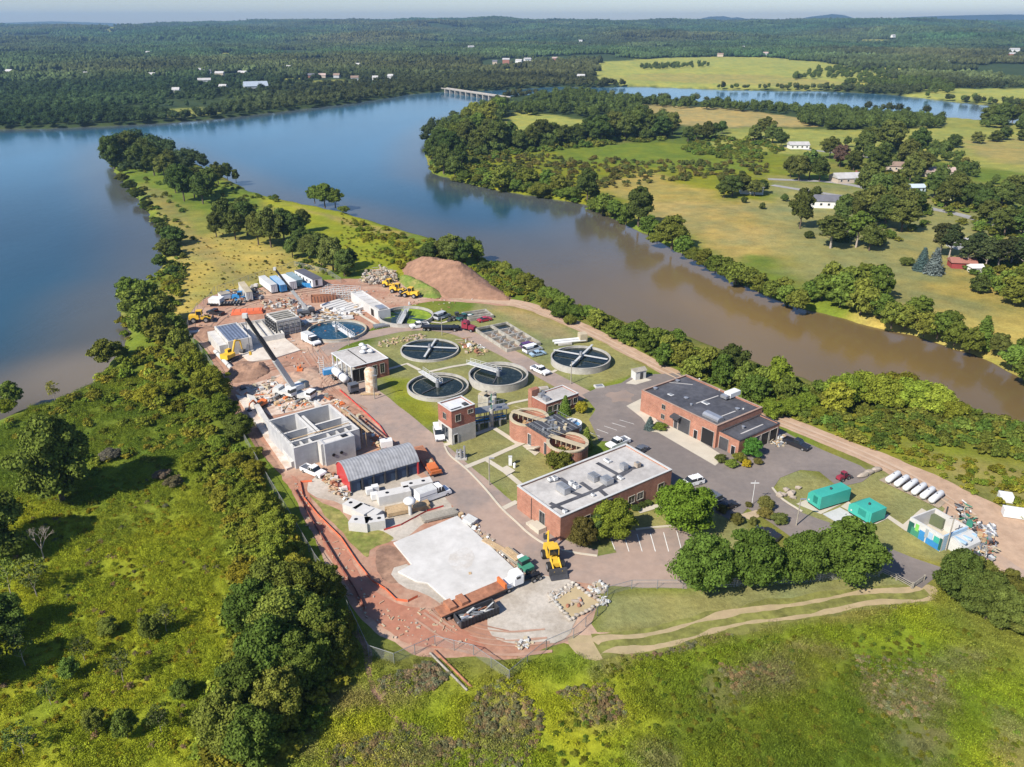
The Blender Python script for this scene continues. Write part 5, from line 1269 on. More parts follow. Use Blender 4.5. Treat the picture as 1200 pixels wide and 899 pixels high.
# ---- square settling box
loc, rz, L_, W = frame3((560, 463), (572, 466.5), (586, 461.5), 3.4)
t = thing('concrete_box_tank', 'small square concrete tank with open top cells on the lawn', 'tank', loc, rz)
mb = MB(); ring(mb, 0, 0, L_, W, .3, 0, 3.4, concrete_old); mb.box((L_ / 2, W / 2, 1.7), (.25, W - .6, 3.3), concrete_old); mb.box((L_ / 2, W / 2, 2.4), (L_ - .6, W - .6, .1), darksteel); mb.build('wall', t)
mb = MB(); mb.box((L_ * .25, W * .3, 3.55), (1.6, 1.6, .3), tanp); mb.box((L_ * .7, W * .7, 3.5), (1.4, 1.8, .2), stone); mb.build('hatch', t)
MB().tube((L_ + .6, W * .4, 0), (L_ + .6, W * .4, 3.3), .7, concrete, 12).build('standpipe', t)
# ---- small control building
t, L_, W = flat_building('brick_control_house', 'low brick control house with grey roof between bushes and the far lawn', 'building', (621.7, 463.5), (640, 473.5), (679, 461), 3.6, brick_dk, roof_grey, .3, offwhite, .3)
MB().box((-.1, -.1 + 1.2, 2.6), (1.4, 2.4, 5.0), brick).build('chimney', t)
roof_unit(t, 634, 464, 3.6, (1.1, 1.1, .8), silver, z=3.3); roof_unit(t, 640, 468, 3.6, (1.3, 1.3, .8), silver, z=3.3); roof_unit(t, 636, 460, 3.6, (.8, .8, .6), silver, z=3.3)
for u in (.12, .3, .5, .7, .9): opening(t, 'R', L_, W, W * u, 1.9, 1.3, 1.5)
opening(t, 'R', L_, W, W * .4, 1.2, 1.1, 2.2, 'door', offwhite, black)
# ---- two brick drum filters and the deck house between them
def drum(label, c, rpx, H, rim, desc):
    p = G(*c, H); r = rpx * depth(p.x, p.y, H) / 930
    t = thing('brick_drum_tank', label, 'tank', (p.x, p.y, 0), R(-35), 'brick drum tanks')
    MB().lathe([(r, -.1), (r, H - .3), (r - .45, H - .3), (r - .45, 1.6)], brick, 48, smooth=False).build('wall', t)
    MB().lathe([(r + .08, H - .3), (r + .08, H), (r - .6, H), (r - .6, H - .3)], tanp, 48, close=True, smooth=False).build('rim', t)
    mb = MB(); mb.disc(r - .44, 1.7, M('dry_filter_media', (.42, .28, .14), .95, .3, 1.5, .2, col2=(.28, .18, .10)), 40)
    rr = random.Random(int(c[0]))
    for k in range(26):
        a = rr.uniform(0, 6.28); q = rr.uniform(0, r - 1.2); mb.box((q * math.cos(a), q * math.sin(a), 1.9), (rr.uniform(.3, 1.1), rr.uniform(.2, .5), .4), rust, a)
    mb.build('media', t)
    mb = MB(); mb.box((0, 0, H + .12), (2 * r + .2, 1.3, .2), tanp); mb.path([(-r, .6, H + 1.1), (r, .6, H + 1.1)], .04, tanp)
    for k in range(7): mb.box((-r + .6 + k * (2 * r - 1.2) / 6, 0, H - .5), (.14, 1.1, 1.2), tanp)
    mb.build('bridge', t); print('drum r', r); return t
drum('empty brick drum tank with a tan bridge, nearer the two storey house', (620, 488), 23, 4.6, 0, '')
drum('empty brick drum tank with a tan bridge, nearer the office roof', (665, 517.5), 24.5, 4.6, 0, '')
loc, rz, L_, W = frame3((617, 498), (643, 514), (679, 501), 4.6)
t = thing('deck_house', 'dark decked brick house joining the two brick drum tanks', 'building', loc, rz); print('deck', L_, W)
MB().box((L_ / 2, W / 2, 2.2), (L_, W, 4.6), brick).build('wall', t)
mb = MB(); mb.box((L_ / 2, W / 2, 4.62), (L_ + .5, W + .5, .2), darksteel)
for k in range(6): mb.box((L_ / 2, W * (k + .5) / 6, 4.76), (L_ + .3, .12, .08), steel)
mb.path([(0, 0, 5.7), (L_, 0, 5.7), (L_, W, 5.7), (0, W, 5.7), (0, 0, 5.7)], .045, steel)
for k in range(8): mb.tube((L_ * k / 7, 0, 4.7), (L_ * k / 7, 0, 5.7), .04, steel, 5); mb.tube((L_ * k / 7, W, 4.7), (L_ * k / 7, W, 5.7), .04, steel, 5)
mb.build('steel_deck', t)
mb = MB(); rr = random.Random(3)
for k in range(14): mb.box((rr.uniform(1, L_ - 1), rr.uniform(1, W - 1), 5.0), (rr.uniform(.3, 1.3), rr.uniform(.3, .8), rr.uniform(.3, .8)), rr.choice([steel, silver, tanp]), rr.uniform(0, 3))
mb.build('deck_equipment', t)
opening(t, 'F', L_, W, L_ * .15, 1.5, 1.0, 2.6, 'window', offwhite, glassm); opening(t, 'F', L_, W, L_ * .9, 1.7, 1.2, 2.8, 'door', offwhite, darksteel)
mb = MB()
for k in range(8): mb.box((L_ * .5 - 1.6 + .36 * k, -.9, .15 + .17 * k), (.36, 1.5, .3), walk)
mb.path([(L_ * .5 - 1.8, -1.7, 1.2), (L_ * .5 + 1.4, -1.7, 2.7)], .04, darksteel); mb.build('entrance_stair', t)
# round low tank with blue cover between deck and lot
p = G(671, 495, 1.6); r = 11 * depth(p.x, p.y, 1.6) / 930
t = thing('blue_round_tank', 'low round tank with white rim and blue liner beside the parking lot', 'tank', (p.x, p.y, 0))
MB().lathe([(r, 0), (r, 1.6), (r - .3, 1.6), (r - .3, .9)], white, 40, smooth=False).build('wall', t); MB().disc(r - .29, 1.0, sky_blue, 40).build('liner', t)
mb = MB(); mb.prism([(-r, .4), (r * .2, r * .9), (-r * .1, r * .98), (-r * .95, .9)], 1.61, 1.72, white); mb.box((-.2, .2, 1.66), (2 * r - .6, .7, .1), white, .9); mb.build('cover', t)

# ---- round clarifiers
w_blue = water_mat('tank_water_blue', (.012, .05, .085), .05, .01, 1.2)
w_dark = water_mat('tank_water_dark', (.010, .016, .012), .07, .01, 1.2)
w_green = water_mat('tank_water_green', (.012, .025, .018), .06, .01, 1.2)
algae = M('algae_mat', (.22, .30, .02), .9, .3, 1.0, .05, col2=(.12, .2, .02), scale2=.3)
def clarifier(label, c, rpx, H, wlev, wmat, arms, band=True, rim=concrete, wallm=concrete):
    p = G(*c, H); r = rpx * depth(p.x, p.y, H) / 930; r = rpx * depth(p.x, p.y, H) / 930
    t = thing('round_settling_tank', label, 'tank', (p.x, p.y, 0)); print('clar', round(r, 1))
    n = 72; th = .3
    MB().lathe([(r, -.05), (r, H - .12), (r - th, H - .12), (r - th, wlev - .2)], wallm, n, smooth=False).build('wall', t)
    MB().lathe([(r + .05, H - .12), (r + .05, H), (r - th - .05, H), (r - th - .05, H - .12)], rim, n, close=True, smooth=False).build('rim', t)
    if band: MB().lathe([(r - th - 1.0, wlev - .2), (r - th - 1.0, wlev + .18), (r - th - 1.2, wlev + .18), (r - th - 1.2, wlev - .2)], concrete_old, n, close=True, smooth=False).build('weir', t)
    MB().disc(r - th + .02, wlev, wmat, n).build('water_surface', t)
    def pt(q, z): g = G(*q, z); return Vector((g.x - p.x, g.y - p.y, z))
    for k, (a_, b_, w_, m_, nm) in enumerate(arms):
        A_, B_ = pt(a_, H), pt(b_, H); d = B_ - A_; l = d.length; a = math.atan2(d.y, d.x); z = H + .25 + .01 * k if nm in ('bridge', 'beam') else wlev + .12
        mb = MB(); mb.box(((A_ + B_) / 2).to_tuple()[:2] + (z,), (l, w_, .22 if nm == 'bridge' else .16), m_, a)
        if nm == 'bridge':
            nn = Vector((-d.y, d.x, 0)).normalized() * (w_ / 2)
            for s_ in (-1, 1):
                mb.tube(A_ + nn * s_ + Vector((0, 0, 1.3)), B_ + nn * s_ + Vector((0, 0, 1.3)), .05, m_, 5); mb.tube(A_ + nn * s_ + Vector((0, 0, .8)), B_ + nn * s_ + Vector((0, 0, .8)), .04, m_, 5)
                q = max(3, int(l / 1.6))
                for j in range(q + 1): P_ = A_.lerp(B_, j / q) + nn * s_; mb.tube(P_ + Vector((0, 0, .3)), P_ + Vector((0, 0, 1.3)), .045, m_, 5)
        mb.build(nm, t)
    mb = MB(); mb.tube((0, 0, wlev - .1), (0, 0, H + .8), .55, steel, 12); mb.tube((0, 0, H + .8), (0, 0, H + 1.5), .35, silver, 10); mb.build('centre_drive', t)
    return t, p, r
t, p, r = clarifier('round tank of deep blue water with a white walkway, left of the green one', (394.5, 386), 34.5, .9, .2, w_blue, [((392, 382), (413.5, 396), 1.3, white, 'bridge')], False, tanp, concrete)
t, p, r = clarifier('round tank covered with bright green algae, below the dirt mound', (475.8, 369), 32, 1.2, .4, w_green, [((477, 363), (468, 380), 1.5, offwhite, 'bridge')], False)
mb = MB(); 
for k, (a0, a1, q0, q1) in enumerate(((-.3, 1.9, .3, .93), (2.4, 3.3, .5, .95), (4.9, 5.6, .25, .9))):
    pts = [(r * q1 * math.cos(a0 + (a1 - a0) * j / 10), r * q1 * math.sin(a0 + (a1 - a0) * j / 10)) for j in range(11)] + [(r * (q0 + .12 * math.sin(j * 1.9)) * math.cos(a1 - (a1 - a0) * j / 6), r * (q0 + .12 * math.sin(j * 1.9)) * math.sin(a1 - (a1 - a0) * j / 6)) for j in range(7)]
    mb.prism(pts, .41, .43 + .002 * k, algae)
mb.build('algae', t)
clarifier('black round tank crossed by two thin white walkways, nearest the pump house', (503.5, 409), 34, .7, .25, w_dark, [((472, 406), (535.5, 409), .55, offwhite, 'beam'), ((511, 398), (497.5, 419), .55, offwhite, 'beam')], False)
clarifier('black round tank with two crossing white walkways, beside the far dirt road', (680.5, 418), 35, 1.8, 1.2, w_dark, [((649, 411), (712, 422), .6, offwhite, 'beam'), ((694, 405), (669, 429.5), .6, offwhite, 'beam')], False)
clarifier('round tank with inner ring, grey bridge and dark scraper, right of its twin', (584, 437.5), 34.8, 2.1, 1.3, w_dark, [((549, 426), (586, 437), 1.6, offwhite, 'bridge'), ((583, 437), (578, 446), .35, darksteel, 'scraper')])
clarifier('round tank with inner ring and grey bridge, directly above the two storey house', (513, 451), 36, 1.1, .5, w_dark, [((493, 436), (516, 450.5), 1.5, offwhite, 'bridge'), ((495, 459), (531, 442), .35, darksteel, 'scraper')])

# ---- rectangular basins
def basins(name, label, A, B, C, H, nx, ny, wall, fill, posts=True, lev=.3):
    loc, rz, L_, W = frame3(A, B, C, H); t = thing(name, label, 'basin', loc, rz); print(name, L_, W)
    mb = MB(); ring(mb, 0, 0, L_, W, .35, 0, H, wall)
    for i in range(1, nx): mb.box((L_ * i / nx, W / 2, H / 2), (.45, W - .7, H - .02), wall)
    for j in range(1, ny): mb.box((L_ / 2, W * j / ny, H / 2), (L_ - .7, .7, H + .01), wall)
    mb.build('wall', t)
    for i in range(nx):
        for j in range(ny):
            x0, x1, y0, y1 = L_ * i / nx + .3, L_ * (i + 1) / nx - .3, W * j / ny + .35, W * (j + 1) / ny - .35
            full = fill(i, j)
            MB().box(((x0 + x1) / 2, (y0 + y1) / 2, (lev if full else .1)), (x1 - x0, y1 - y0, .1), w_dark if full else M('basin_floor', (.26, .19, .14), .9, .3, 1.0, col2=(.12, .10, .08))).build('basin_water' if full else 'basin_floor', t)
            if not full and posts:
                mb = MB()
                for k in range(4): mb.box((x0 + (x1 - x0) * (k + .5) / 4, (y0 + y1) / 2 + .5 * (-1) ** k, H * .5), (.3, .3, H), concrete)
                mb.box(((x0 + x1) / 2, (y0 + y1) / 2, H * .82), (x1 - x0, .2, .15), steel); mb.build('baffle_frame', t)
    return t
basins('settling_basins', 'grid of open concrete basins beside the curved road, some full of dark water', (556, 384.5), (594, 409.5), (629, 398), 1.0, 4, 2, concrete_old, lambda i, j: i == 0)
t = basins('channel_basins', 'rusty brown channel beds above the basin grid near the dirt road', (541, 366), (550, 373.5), (574, 365.5), 1.0, 3, 1, concrete_old, lambda i, j: False, False)

# ---- quonset shed
loc, rz, L_, W = frame3((411, 579), (491.5, 555.5), (473, 537), 0)
t = thing('arched_shed', 'long shed with grey arched metal roof, red gable and dark open bays', 'shed', loc, rz); print('shed', L_, W)
corr = stripe_mat('ribbed_grey_roofing', (.40, .40, .40), (.29, .29, .30), 1.6, 0, .5, .2)
e, rg_ = 3.0, 5.2
arch = [(W * k / 14, e + (rg_ - e) * math.sin(PI * k / 14) ** .8) for k in range(15)]
inner = [(y, z - .15) for y, z in arch]
mb = MB(); mb.profile(arch + inner[::-1], -.2, L_ + .2, corr, 'x'); mb.build('roof', t)
mb = MB(); mb.profile([(0, 0)] + [(y, z - .16) for y, z in arch] + [(W, 0)], 0, .2, red, 'x'); mb.build('gable', t)
mb = MB(); mb.profile([(0, 0)] + [(y, z - .16) for y, z in arch] + [(W, 0)], L_ - .2, L_, red, 'x'); mb.build('gable', t)
mb = MB(); mb.box((L_ / 2, W - .1, e / 2), (L_ - .4, .2, e - .25), darksteel); mb.box((L_ / 2, .15, e - .35), (L_ - .4, .12, .5), M('shed_fascia', (.05, .08, .14), .5, .1, 2)); mb.build('side_wall', t)
bay = M('dark_bay_fill', (.035, .06, .11), .5, .15, 2)  # dark fill for the open bays, their inner shade put into colour
for k in range(6):
    MB().box((L_ * (k + .5) / 6, .3, (e - .6) / 2), (L_ / 6 - .5, .1, e - .6), bay).build('bay_shade_panel', t)
for k in range(7): MB().box((.2 + (L_ - .4) * k / 6, .12, e / 2 - .1), (.3, .3, e - .2), red if k == 6 else darksteel).build('post', t)
MB().box((L_ * .5, W * .5, .06), (L_ - .5, W - .4, .1), concrete).build('floor', t)

# ================================================================== construction: new concrete works
loc, rz, L_, W = frame3((344, 525.5), (421, 502.5), (389, 472), 5.0)
t = thing('concrete_tank_block', 'big new concrete tank block with open cells, below the white crane', 'tank', loc, rz); print('block', L_, W)
cw = concrete_wall; th = .5
def cwall(x0, y0, x1, y1, H=5.0, m=cw, th=.5, dz=0):
    mb = MB(); l = math.hypot(x1 - x0, y1 - y0)
    mb.box(((x0 + x1) / 2, (y0 + y1) / 2, H / 2 - .1), (l, th, H + .2 - .06), m, math.atan2(y1 - y0, x1 - x0))
    mb.box(((x0 + x1) / 2, (y0 + y1) / 2, H - .03 + dz), (l + .05, th + .05, .06), concrete_new, math.atan2(y1 - y0, x1 - x0)); mb.build('wall', t)
cwall(0, .25, L_, .25); cwall(0, W - .25, L_, W - .25, 5.0); cwall(.25, .5, .25, W - .5, 5.0, dz=.004); cwall(L_ - .25, .5, L_ - .25, W - .5, 5.0, dz=.004)
cwall(.5, W * .2, L_ - .5, W * .2, 4.9, dz=.003); cwall(.5, W * .55, L_ - .5, W * .55, 4.4); cwall(L_ * .44, W * .2 + .3, L_ * .44, W - .5, 4.9, dz=.006); cwall(L_ * .50, W * .2 + .3, L_ * .50, W * .86, 4.9, dz=.006)
for k in (.17, .30, .58, .72, .86): cwall(L_ * k, .6, L_ * k, W * .2 - .3, 4.6, th=.35, dz=.006)
mb = MB(); ring(mb, L_ * .38, -2.6, L_ * .84, -.02, .4, -.1, 5.2, cw); mb.box((L_ * .61, -1.3, 4.9), (L_ * .46 - .8, 1.9, .3), concrete_new); mb.build('front_chamber', t)
mb = MB()
for k in (.5, .62): mb.tube((L_ * k, -2.62, 2.2), (L_ * k, -2.75, 2.2), .35, black, 14)
mb.build('pipe_hole', t)
MB().box((L_ * .72, -1.3, 5.22), (1.3, .9, .12), black).build('hatch', t)
cwall(L_ * .36, -2.0, L_ * .36, -.3, 5.1, concrete_new)
MB().box((L_ / 2, W / 2 + 1, .05), (L_ - 1, W - 3, .1), M('blinding_concrete', (.36, .34, .31), .9, .2, .6, col2=(.28, .22, .18), scale2=.25)).build('floor', t)
cwall(L_ * .86, W + .1, L_ * .86, W + 3.5, 5.0, concrete_new)
mb = MB(); mb.box((L_ + 1.2, W * .35, 4.6), (.5, W * .95, .12), wood); mb.box((L_ + 2.0, W * .3, 4.7), (.4, W * .95, .12), greywood)
for k in range(7): mb.box((L_ + 1.4, W * (.0 + .13 * k), 2.3), (.12, .12, 4.6), wood)
mb.build('scaffold_walkway', t)
mb = MB(); mb.box((L_ * .5, W * .2 + .55, 5.15), (L_ * .9, .35, .08), wood); mb.path([(.2, .6, 5.9), (.2, W - 1, 5.9)], .04, steel); mb.path([(.5, W * .2, 6.0), (L_ - .5, W * .2, 6.0)], .04, steel)
for k in range(9): mb.tube((.2, .6 + (W - 1.6) * k / 8, 5), (.2, .6 + (W - 1.6) * k / 8, 5.9), .04, steel, 5)
mb.build('guard_rail', t)
# sloping pale blinding slab outside the west wall
t2 = thing('concrete_apron', 'pale sloping concrete apron along the west side of the new tank block', 'slab', G(310, 510))
P_ = [G(276, 464) - G(310, 510), G(299, 471) - G(310, 510), G(346, 548) - G(310, 510), G(336, 552) - G(310, 510)]
MB().prism([(q.x, q.y) for q in P_], -.1, .5, M('dusty_new_concrete', (.58, .53, .48), .9, .1, 1.0, 0, col2=(.46, .36, .28), scale2=.3)).build('slab', t2)
Q_ = [P_[0].lerp(P_[1], .62), P_[1], P_[2], P_[3].lerp(P_[2], .62)]
MB().prism([(q.x, q.y) for q in Q_], .5, 1.6, concrete_new).build('kerb_wall', t2)
# slab under the crane
sheet('work_slab', [(276,458),(330,438),(352,446),(398,470),(318,488),(297,474)], .09, M('dusty_work_slab', (.55, .46, .38), .9, .2, .8, 0, col2=(.40, .27, .20), scale2=.35), .3, 0)
sheet('trench_floor', [(262,452),(272,462),(300,510),(336,556),(330,560),(290,512),(262,465)], .03, dirt_brown, .3)
# long haul slab
SL = G(535, 655)
t = thing('foundation_slab', 'large bright white new concrete floor slab in front of the brick office road', 'slab', SL)
P_ = [G(*q, .35) - SL for q in [(461,635.5),(536,604),(608.5,671),(527,706.5),(501,683),(488,681),(466,669.5),(482,661)]]
MB().prism([(q.x, q.y) for q in P_], -.1, .35, concrete_slab).build('slab', t, .05)
sheet('gravel_patch', [(455,668),(482,660),(530,704),(524,712),(496,694),(470,690)], .064, gravel, .4)
sheet('slab_stain', [(520,655),(545,640),(560,650),(548,668),(530,672)], .36, M('pale_worn_slab', (.47, .44, .40), .85, .12, 2.5, 0, col2=(.52, .505, .48), scale2=.5), 1.2)

# upper blocks
def crate_block(name, label, A, B, C, H, wmat, top, extra=None, cat='building'):
    loc, rz, L_, W = frame3(A, B, C, H); t = thing(name, label, cat, loc, rz); print(name, round(L_, 1), round(W, 1))
    mb = MB(); ring(mb, 0, 0, L_, W, .35, -.1, H, wmat); mb.build('wall', t)
    if top: MB().box((L_ / 2, W / 2, H - .3), (L_ - .72, W - .72, .2), top).build('roof', t)
    if extra: extra(t, L_, W)
    return t, L_, W
deckm = stripe_mat('ribbed_dark_deck', (.20, .24, .32), (.10, .12, .17), 1.1, 1, .5, .2)
def ex1(t, L_, W):
    MB().box((L_ * .5, -1.2, 1.6), (L_ * .9, 2.2, 3.2), concrete_new).build('front_wing', t)
    for k in range(5): MB().box((L_ * (.1 + .2 * k), .05, 2.2), (.3, .3, 2.6), concrete).build('rib', t)
crate_block('ribbed_roof_chamber', 'concrete chamber with dark ribbed metal roof at the left edge of the works', (251, 382.5), (267, 400.5), (290, 390.5), 4.2, concrete_new, deckm, ex1)
def ex2(t, L_, W):
    mb = MB()
    for k in range(5): mb.box((L_ / 2, W * (k + .5) / 5, 1.55), (L_ - .8, .25, .5), concrete)
    mb.build('beam', t); MB().box((L_ / 2, W / 2, 1.0), (L_ - .8, W - .8, .1), concrete_new).build('floor', t)
crate_block('low_concrete_pit', 'low walled concrete pit between the ribbed roof and the slatted block', (277, 379), (291, 398), (331, 388), 1.9, concrete_new, None, ex2, 'pit')
def ex3(t, L_, W):
    for k in range(5): MB().box((L_ * (k + .5) / 5, W / 2, 4.6), (.9, W - .4, .35), concrete_old).build('slat', t)
    MB().box((L_ * .5, W * .5, 3.6), (L_ - .8, W - .8, .1), black).build('inner_floor', t)
    mb = MB()
    for k in range(6): mb.box((L_ * k / 5, -.4, 2.2), (.16, .5, 4.6), darksteel)
    for k in range(4): mb.box((L_ / 2, -.45, .8 + k * 1.15), (L_ + .4, .12, .14), steel)
    mb.build('formwork', t)
    mb = MB()
    for k in range(5): mb.box((L_ + .4, W * k / 4, 2.2), (.5, .16, 4.4), steel)
    for k in range(4): mb.box((L_ + .45, W / 2, .8 + k * 1.15), (.12, W, .14), darksteel)
    mb.build('formwork', t)
crate_block('slatted_concrete_block', 'tall concrete block with slatted dark top and steel formwork on its side', (312, 367.5), (324, 376.5), (351, 371.5), 4.8, concrete_new, None, ex3)
t = thing('foundation_slab', 'pale tan concrete slab under the long crane boom, left of the blue tank', 'slab', G(312, 408))
P_ = [G(*q, .3) - G(312, 408) for q in [(274,408.5),(328,391.5),(352,410),(320,420),(293,424)]]
MB().prism([(q.x, q.y) for q in P_], -.1, .3, M('tan_slab', (.60, .54, .46), .85, .08, 1, 0, col2=(.50, .43, .36), scale2=.2)).build('slab', t)
# white precast hall
def ex4(t, L_, W):
    MB().box((L_ * .88, W * .5, 3.3), (L_ * .16, W * .6, .5), silver).build('roof_hatch', t)
    for k in range(4): MB().box((L_ * (.1 + .17 * k), W / 2, 3.02), (.14, W - 1, .06), concrete).build('roof_seam', t)
    opening(t, 'F', L_, W, L_ * .8, 1.4, 2.2, 2.3, 'door', concrete, black)
crate_block('white_precast_hall', 'long low white concrete hall beside the algae green tank', (411, 342.5), (443, 364.5), (454, 359.5), 3.2, concrete_slab, concrete_slab, ex4)
t = thing('wall_forms', 'white wall forms laid out beside the precast hall', 'formwork', G(398, 362), R(-40))
rr = random.Random(9)
for k in range(7): MB().box((-5.5 + 1.9 * k, rr.uniform(-.6, .6) + 1, .5), (1.5, 8 + rr.uniform(-1, 1), .9), concrete_slab).build('panel', t)
t = thing('shoring_towers', 'cluster of grey steel shoring frames behind the white wall forms', 'scaffold', G(400, 349), R(-12))
mb = MB()
for i in range(7):
    for j in range(4): mb.tube((-6 + 2 * i, -3 + 2 * j, 0), (-6 + 2 * i, -3 + 2 * j, 3.6), .08, offwhite, 5)
for z in (.9, 2.2, 3.5):
    for j in range(4): mb.tube((-6, -3 + 2 * j, z), (6, -3 + 2 * j, z), .06, offwhite, 5)
    for i in range(7): mb.tube((-6 + 2 * i, -3, z), (-6 + 2 * i, 3, z), .06, offwhite, 5)
mb.build('frame', t)
t = thing('rusty_container', 'open topped rusty brown container behind the white forms', 'container', G(380, 353), R(12)); mb = MB(); ring(mb, -4.2, -1.2, 4.2, 1.2, .12, 0, 2.2, rust); mb.box((0, 0, .8), (8, 2.1, .1), dirt_brown); mb.build('body', t)
mb = MB()
for k in range(9): mb.box((-4 + k, -1.25, 1.1), (.12, .1, 2.2), darksteel)
mb.build('rib', t)
# electrical enclosure with painted walls
loc, rz, L_, W = frame3((1067, 606), (1106, 629), (1126, 612), 3.2)
t = thing('mural_enclosure', 'roofless white walled enclosure with blue and green painted front near the junk yard', 'building', loc, rz); print('mural', L_, W)
mb = MB(); mb.box((L_ / 2, W - .15, 1.6), (L_, .3, 3.2), concrete_slab); mb.box((.15, W / 2, 1.6), (.3, W - .6, 3.2), concrete_slab); mb.box((L_ - .15, W / 2, 1.6), (.3, W - .6, 3.2), lightblue); mb.box((L_ / 2, .15, 1.6), (L_, .3, 3.2), offwhite); mb.build('wall', t)
MB().box((L_ / 2, W / 2, .08), (L_ - .6, W - .6, .1), walk).build('floor', t)
rr = random.Random(4)
for i, (x0, x1, z0, z1, m_) in enumerate([(0, .16, 0, 2.4, green_dk), (.1, .34, 0, 1.6, greenp), (.2, .3, 1.2, 2.6, M('mural_lime', (.2, .5, .1), .6, .1, 2)), (.34, .52, 0, 1.9, blue), (.56, .98, 0, 1.3, blue), (.60, .72, 1.2, 2.5, lightblue), (.76, .92, 1.2, 2.4, teal), (.5, .58, 1.0, 2.8, M('mural_grey', (.3, .34, .36), .6, .1, 2)), (.93, 1.0, .2, 2.6, green_dk)]):
    MB().box(((x0 + x1) / 2 * L_, -.02 - .006 * i, (z0 + z1) / 2 + .05), ((x1 - x0) * L_, .04, z1 - z0), m_).build('mural_patch', t)
t2 = thing('transformer', 'olive green box transformer with exhaust stack inside the mural enclosure', 'transformer', G(1097, 616), rz + .1)
mb = MB(); mb.box((0, 0, 1.3), (3.0, 2.0, 2.0), M('olive_paint', (.11, .13, .07), .5, .1, 2)); mb.build('case', t2); MB().tube((.9, .6, 2.2), (.9, .6, 4.4), .16, darksteel, 8).build('stack', t2); MB().box((0, 0, .2), (3.3, 2.3, .25), concrete).build('base', t2)
# white tarp shelter beside it
t2 = thing('tarp_shelter', 'crumpled white and blue tarpaulin shelter behind the right hand trees', 'shelter', G(1124, 640), .5)
mb = MB(); mb.profile([(-2.2, 0), (-2.0, 1.4), (-1, 2.3), (0, 2.6), (1, 2.3), (2.0, 1.4), (2.2, 0)], -2.6, 2.6, offwhite, 'x'); mb.build('cover', t2); mb = MB(); [mb.box((-1.8 + k * 1.8, -.9 + .3 * k, 2.45 - .1 * k), (.5, 2.2, .35), lightblue, .2 * k) for k in range(3)]; mb.build('tarp_fold', t2)
# six white cylinders
cyl = None
for k in range(6):
    p = G(1045.5 + 10.1 * k, 563.5 + 4.7 * k)
    nm = ['top left end', 'second from top left', 'third from top left', 'third from bottom right', 'second from bottom right', 'bottom right end'][k]
    if cyl is None:
        cyl = thing('gas_cylinder', '', 'tank', p, R(40), 'row of white gas cylinders'); mb = MB()
        prof = [(-2.6, 0.02)] ; n = 12; vs = []
        pr = [(0.02, -2.6), (.45, -2.45), (.62, -2.1), (.62, 2.1), (.45, 2.45), (.02, 2.6)]
        mb.lathe(pr, white, 20); o = mb.build('shell', cyl); o.rotation_euler = (0, PI / 2, 0); o.location = (0, 0, 1.0)
        for s_ in (-1.5, 1.5): MB().box((s_, 0, .25), (.35, 1.0, .5), concrete).build('saddle', cyl)
        MB().tube((0, 0, 1.6), (0, 0, 1.85), .12, steel, 8).build('valve', cyl); c = cyl
    else: c = copy_tree(cyl); c.location = p
    c['label'] = 'white horizontal gas cylinder on two saddles, ' + nm + ' of the row'
# green generators
def generator(label, A, B, C, H, base=.5):
    loc, rz, L_, W = frame3(A, B, C, H); t = thing('generator_enclosure', label, 'generator', loc, rz); print('gen', L_, W)
    MB().box((L_ / 2, W / 2, base / 2), (L_ - .4, W - .4, base), black).build('skid', t)
    MB().profile([(0, base), (L_, base), (L_, H), (L_ * .22, H), (0, H - .9)], 0, W, teal).build('housing', t)
    mb = MB()
    for k in range(9): mb.box((L_ * .45 + k * L_ * .04, -.03, base + .5 + (H - base) * .35), (L_ * .02, .06, (H - base) * .55), teal_dk)
    mb.build('louver', t)
    MB().box((L_ * .85, -.03, base + (H - base) * .45), (L_ * .14, .07, (H - base) * .8), teal).build('door', t)
    mb = MB(); mb.tube((L_ * .55, W * .5, H), (L_ * .55, W * .5, H + .35), .22, darksteel, 10); mb.build('exhaust', t); MB().box((L_ * .15, -.04, base + .6), (.3, .06, .3), offwhite).build('label_plate', t)
    return t
generator('larger teal green generator housing with sloped end on a pale pad', (948, 573), (963, 583), (989, 567), 3.2)
generator('smaller teal green generator housing beside the pale gravel bed', (996, 586), (1022, 601.5), (1031, 590), 2.9)
# ================================================================== vehicles and machines
paints = {}
def paint(n, c): return M(n, c, .3, .04, 1.5, spec=.5)
P_WHITE = paint('car_white', (.74, .74, .74)); P_SILVER = paint('car_silver', (.42, .43, .45)); P_BLACK = paint('car_black', (.02, .02, .025)); P_RED = paint('car_red', (.38, .03, .05))
P_PURPLE = paint('car_purple', (.09, .03, .12)); P_LBLUE = paint('car_pale_blue', (.32, .44, .55)); P_GREEN = paint('car_dark_green', (.02, .09, .08)); P_GREY = paint('car_grey', (.10, .11, .13))
_wheels = {}
def wheel(parent, x, y, r, w=.26):
    k = (round(r, 2), round(w, 2))
    if k not in _wheels:
        mb = MB(); mb.tube((0, -w / 2, 0), (0, w / 2, 0), r, rubber, 16, smooth=False); mt = mb.mesh('tyre')
        mb = MB(); mb.tube((0, -w / 2 - .02, 0), (0, w / 2 + .02, 0), r * .55, silver, 12, smooth=False); _wheels[k] = (mt, mb.mesh('rim'))
    o = link('wheel', _wheels[k][0], parent); o.location = (x, y, r); link('rim', _wheels[k][1], o); return o
def seg(p1, p2):
    a, b = G(*p1), G(*p2); m = (a + b) / 2; return m, math.atan2(b.y - a.y, b.x - a.x), (b - a).length
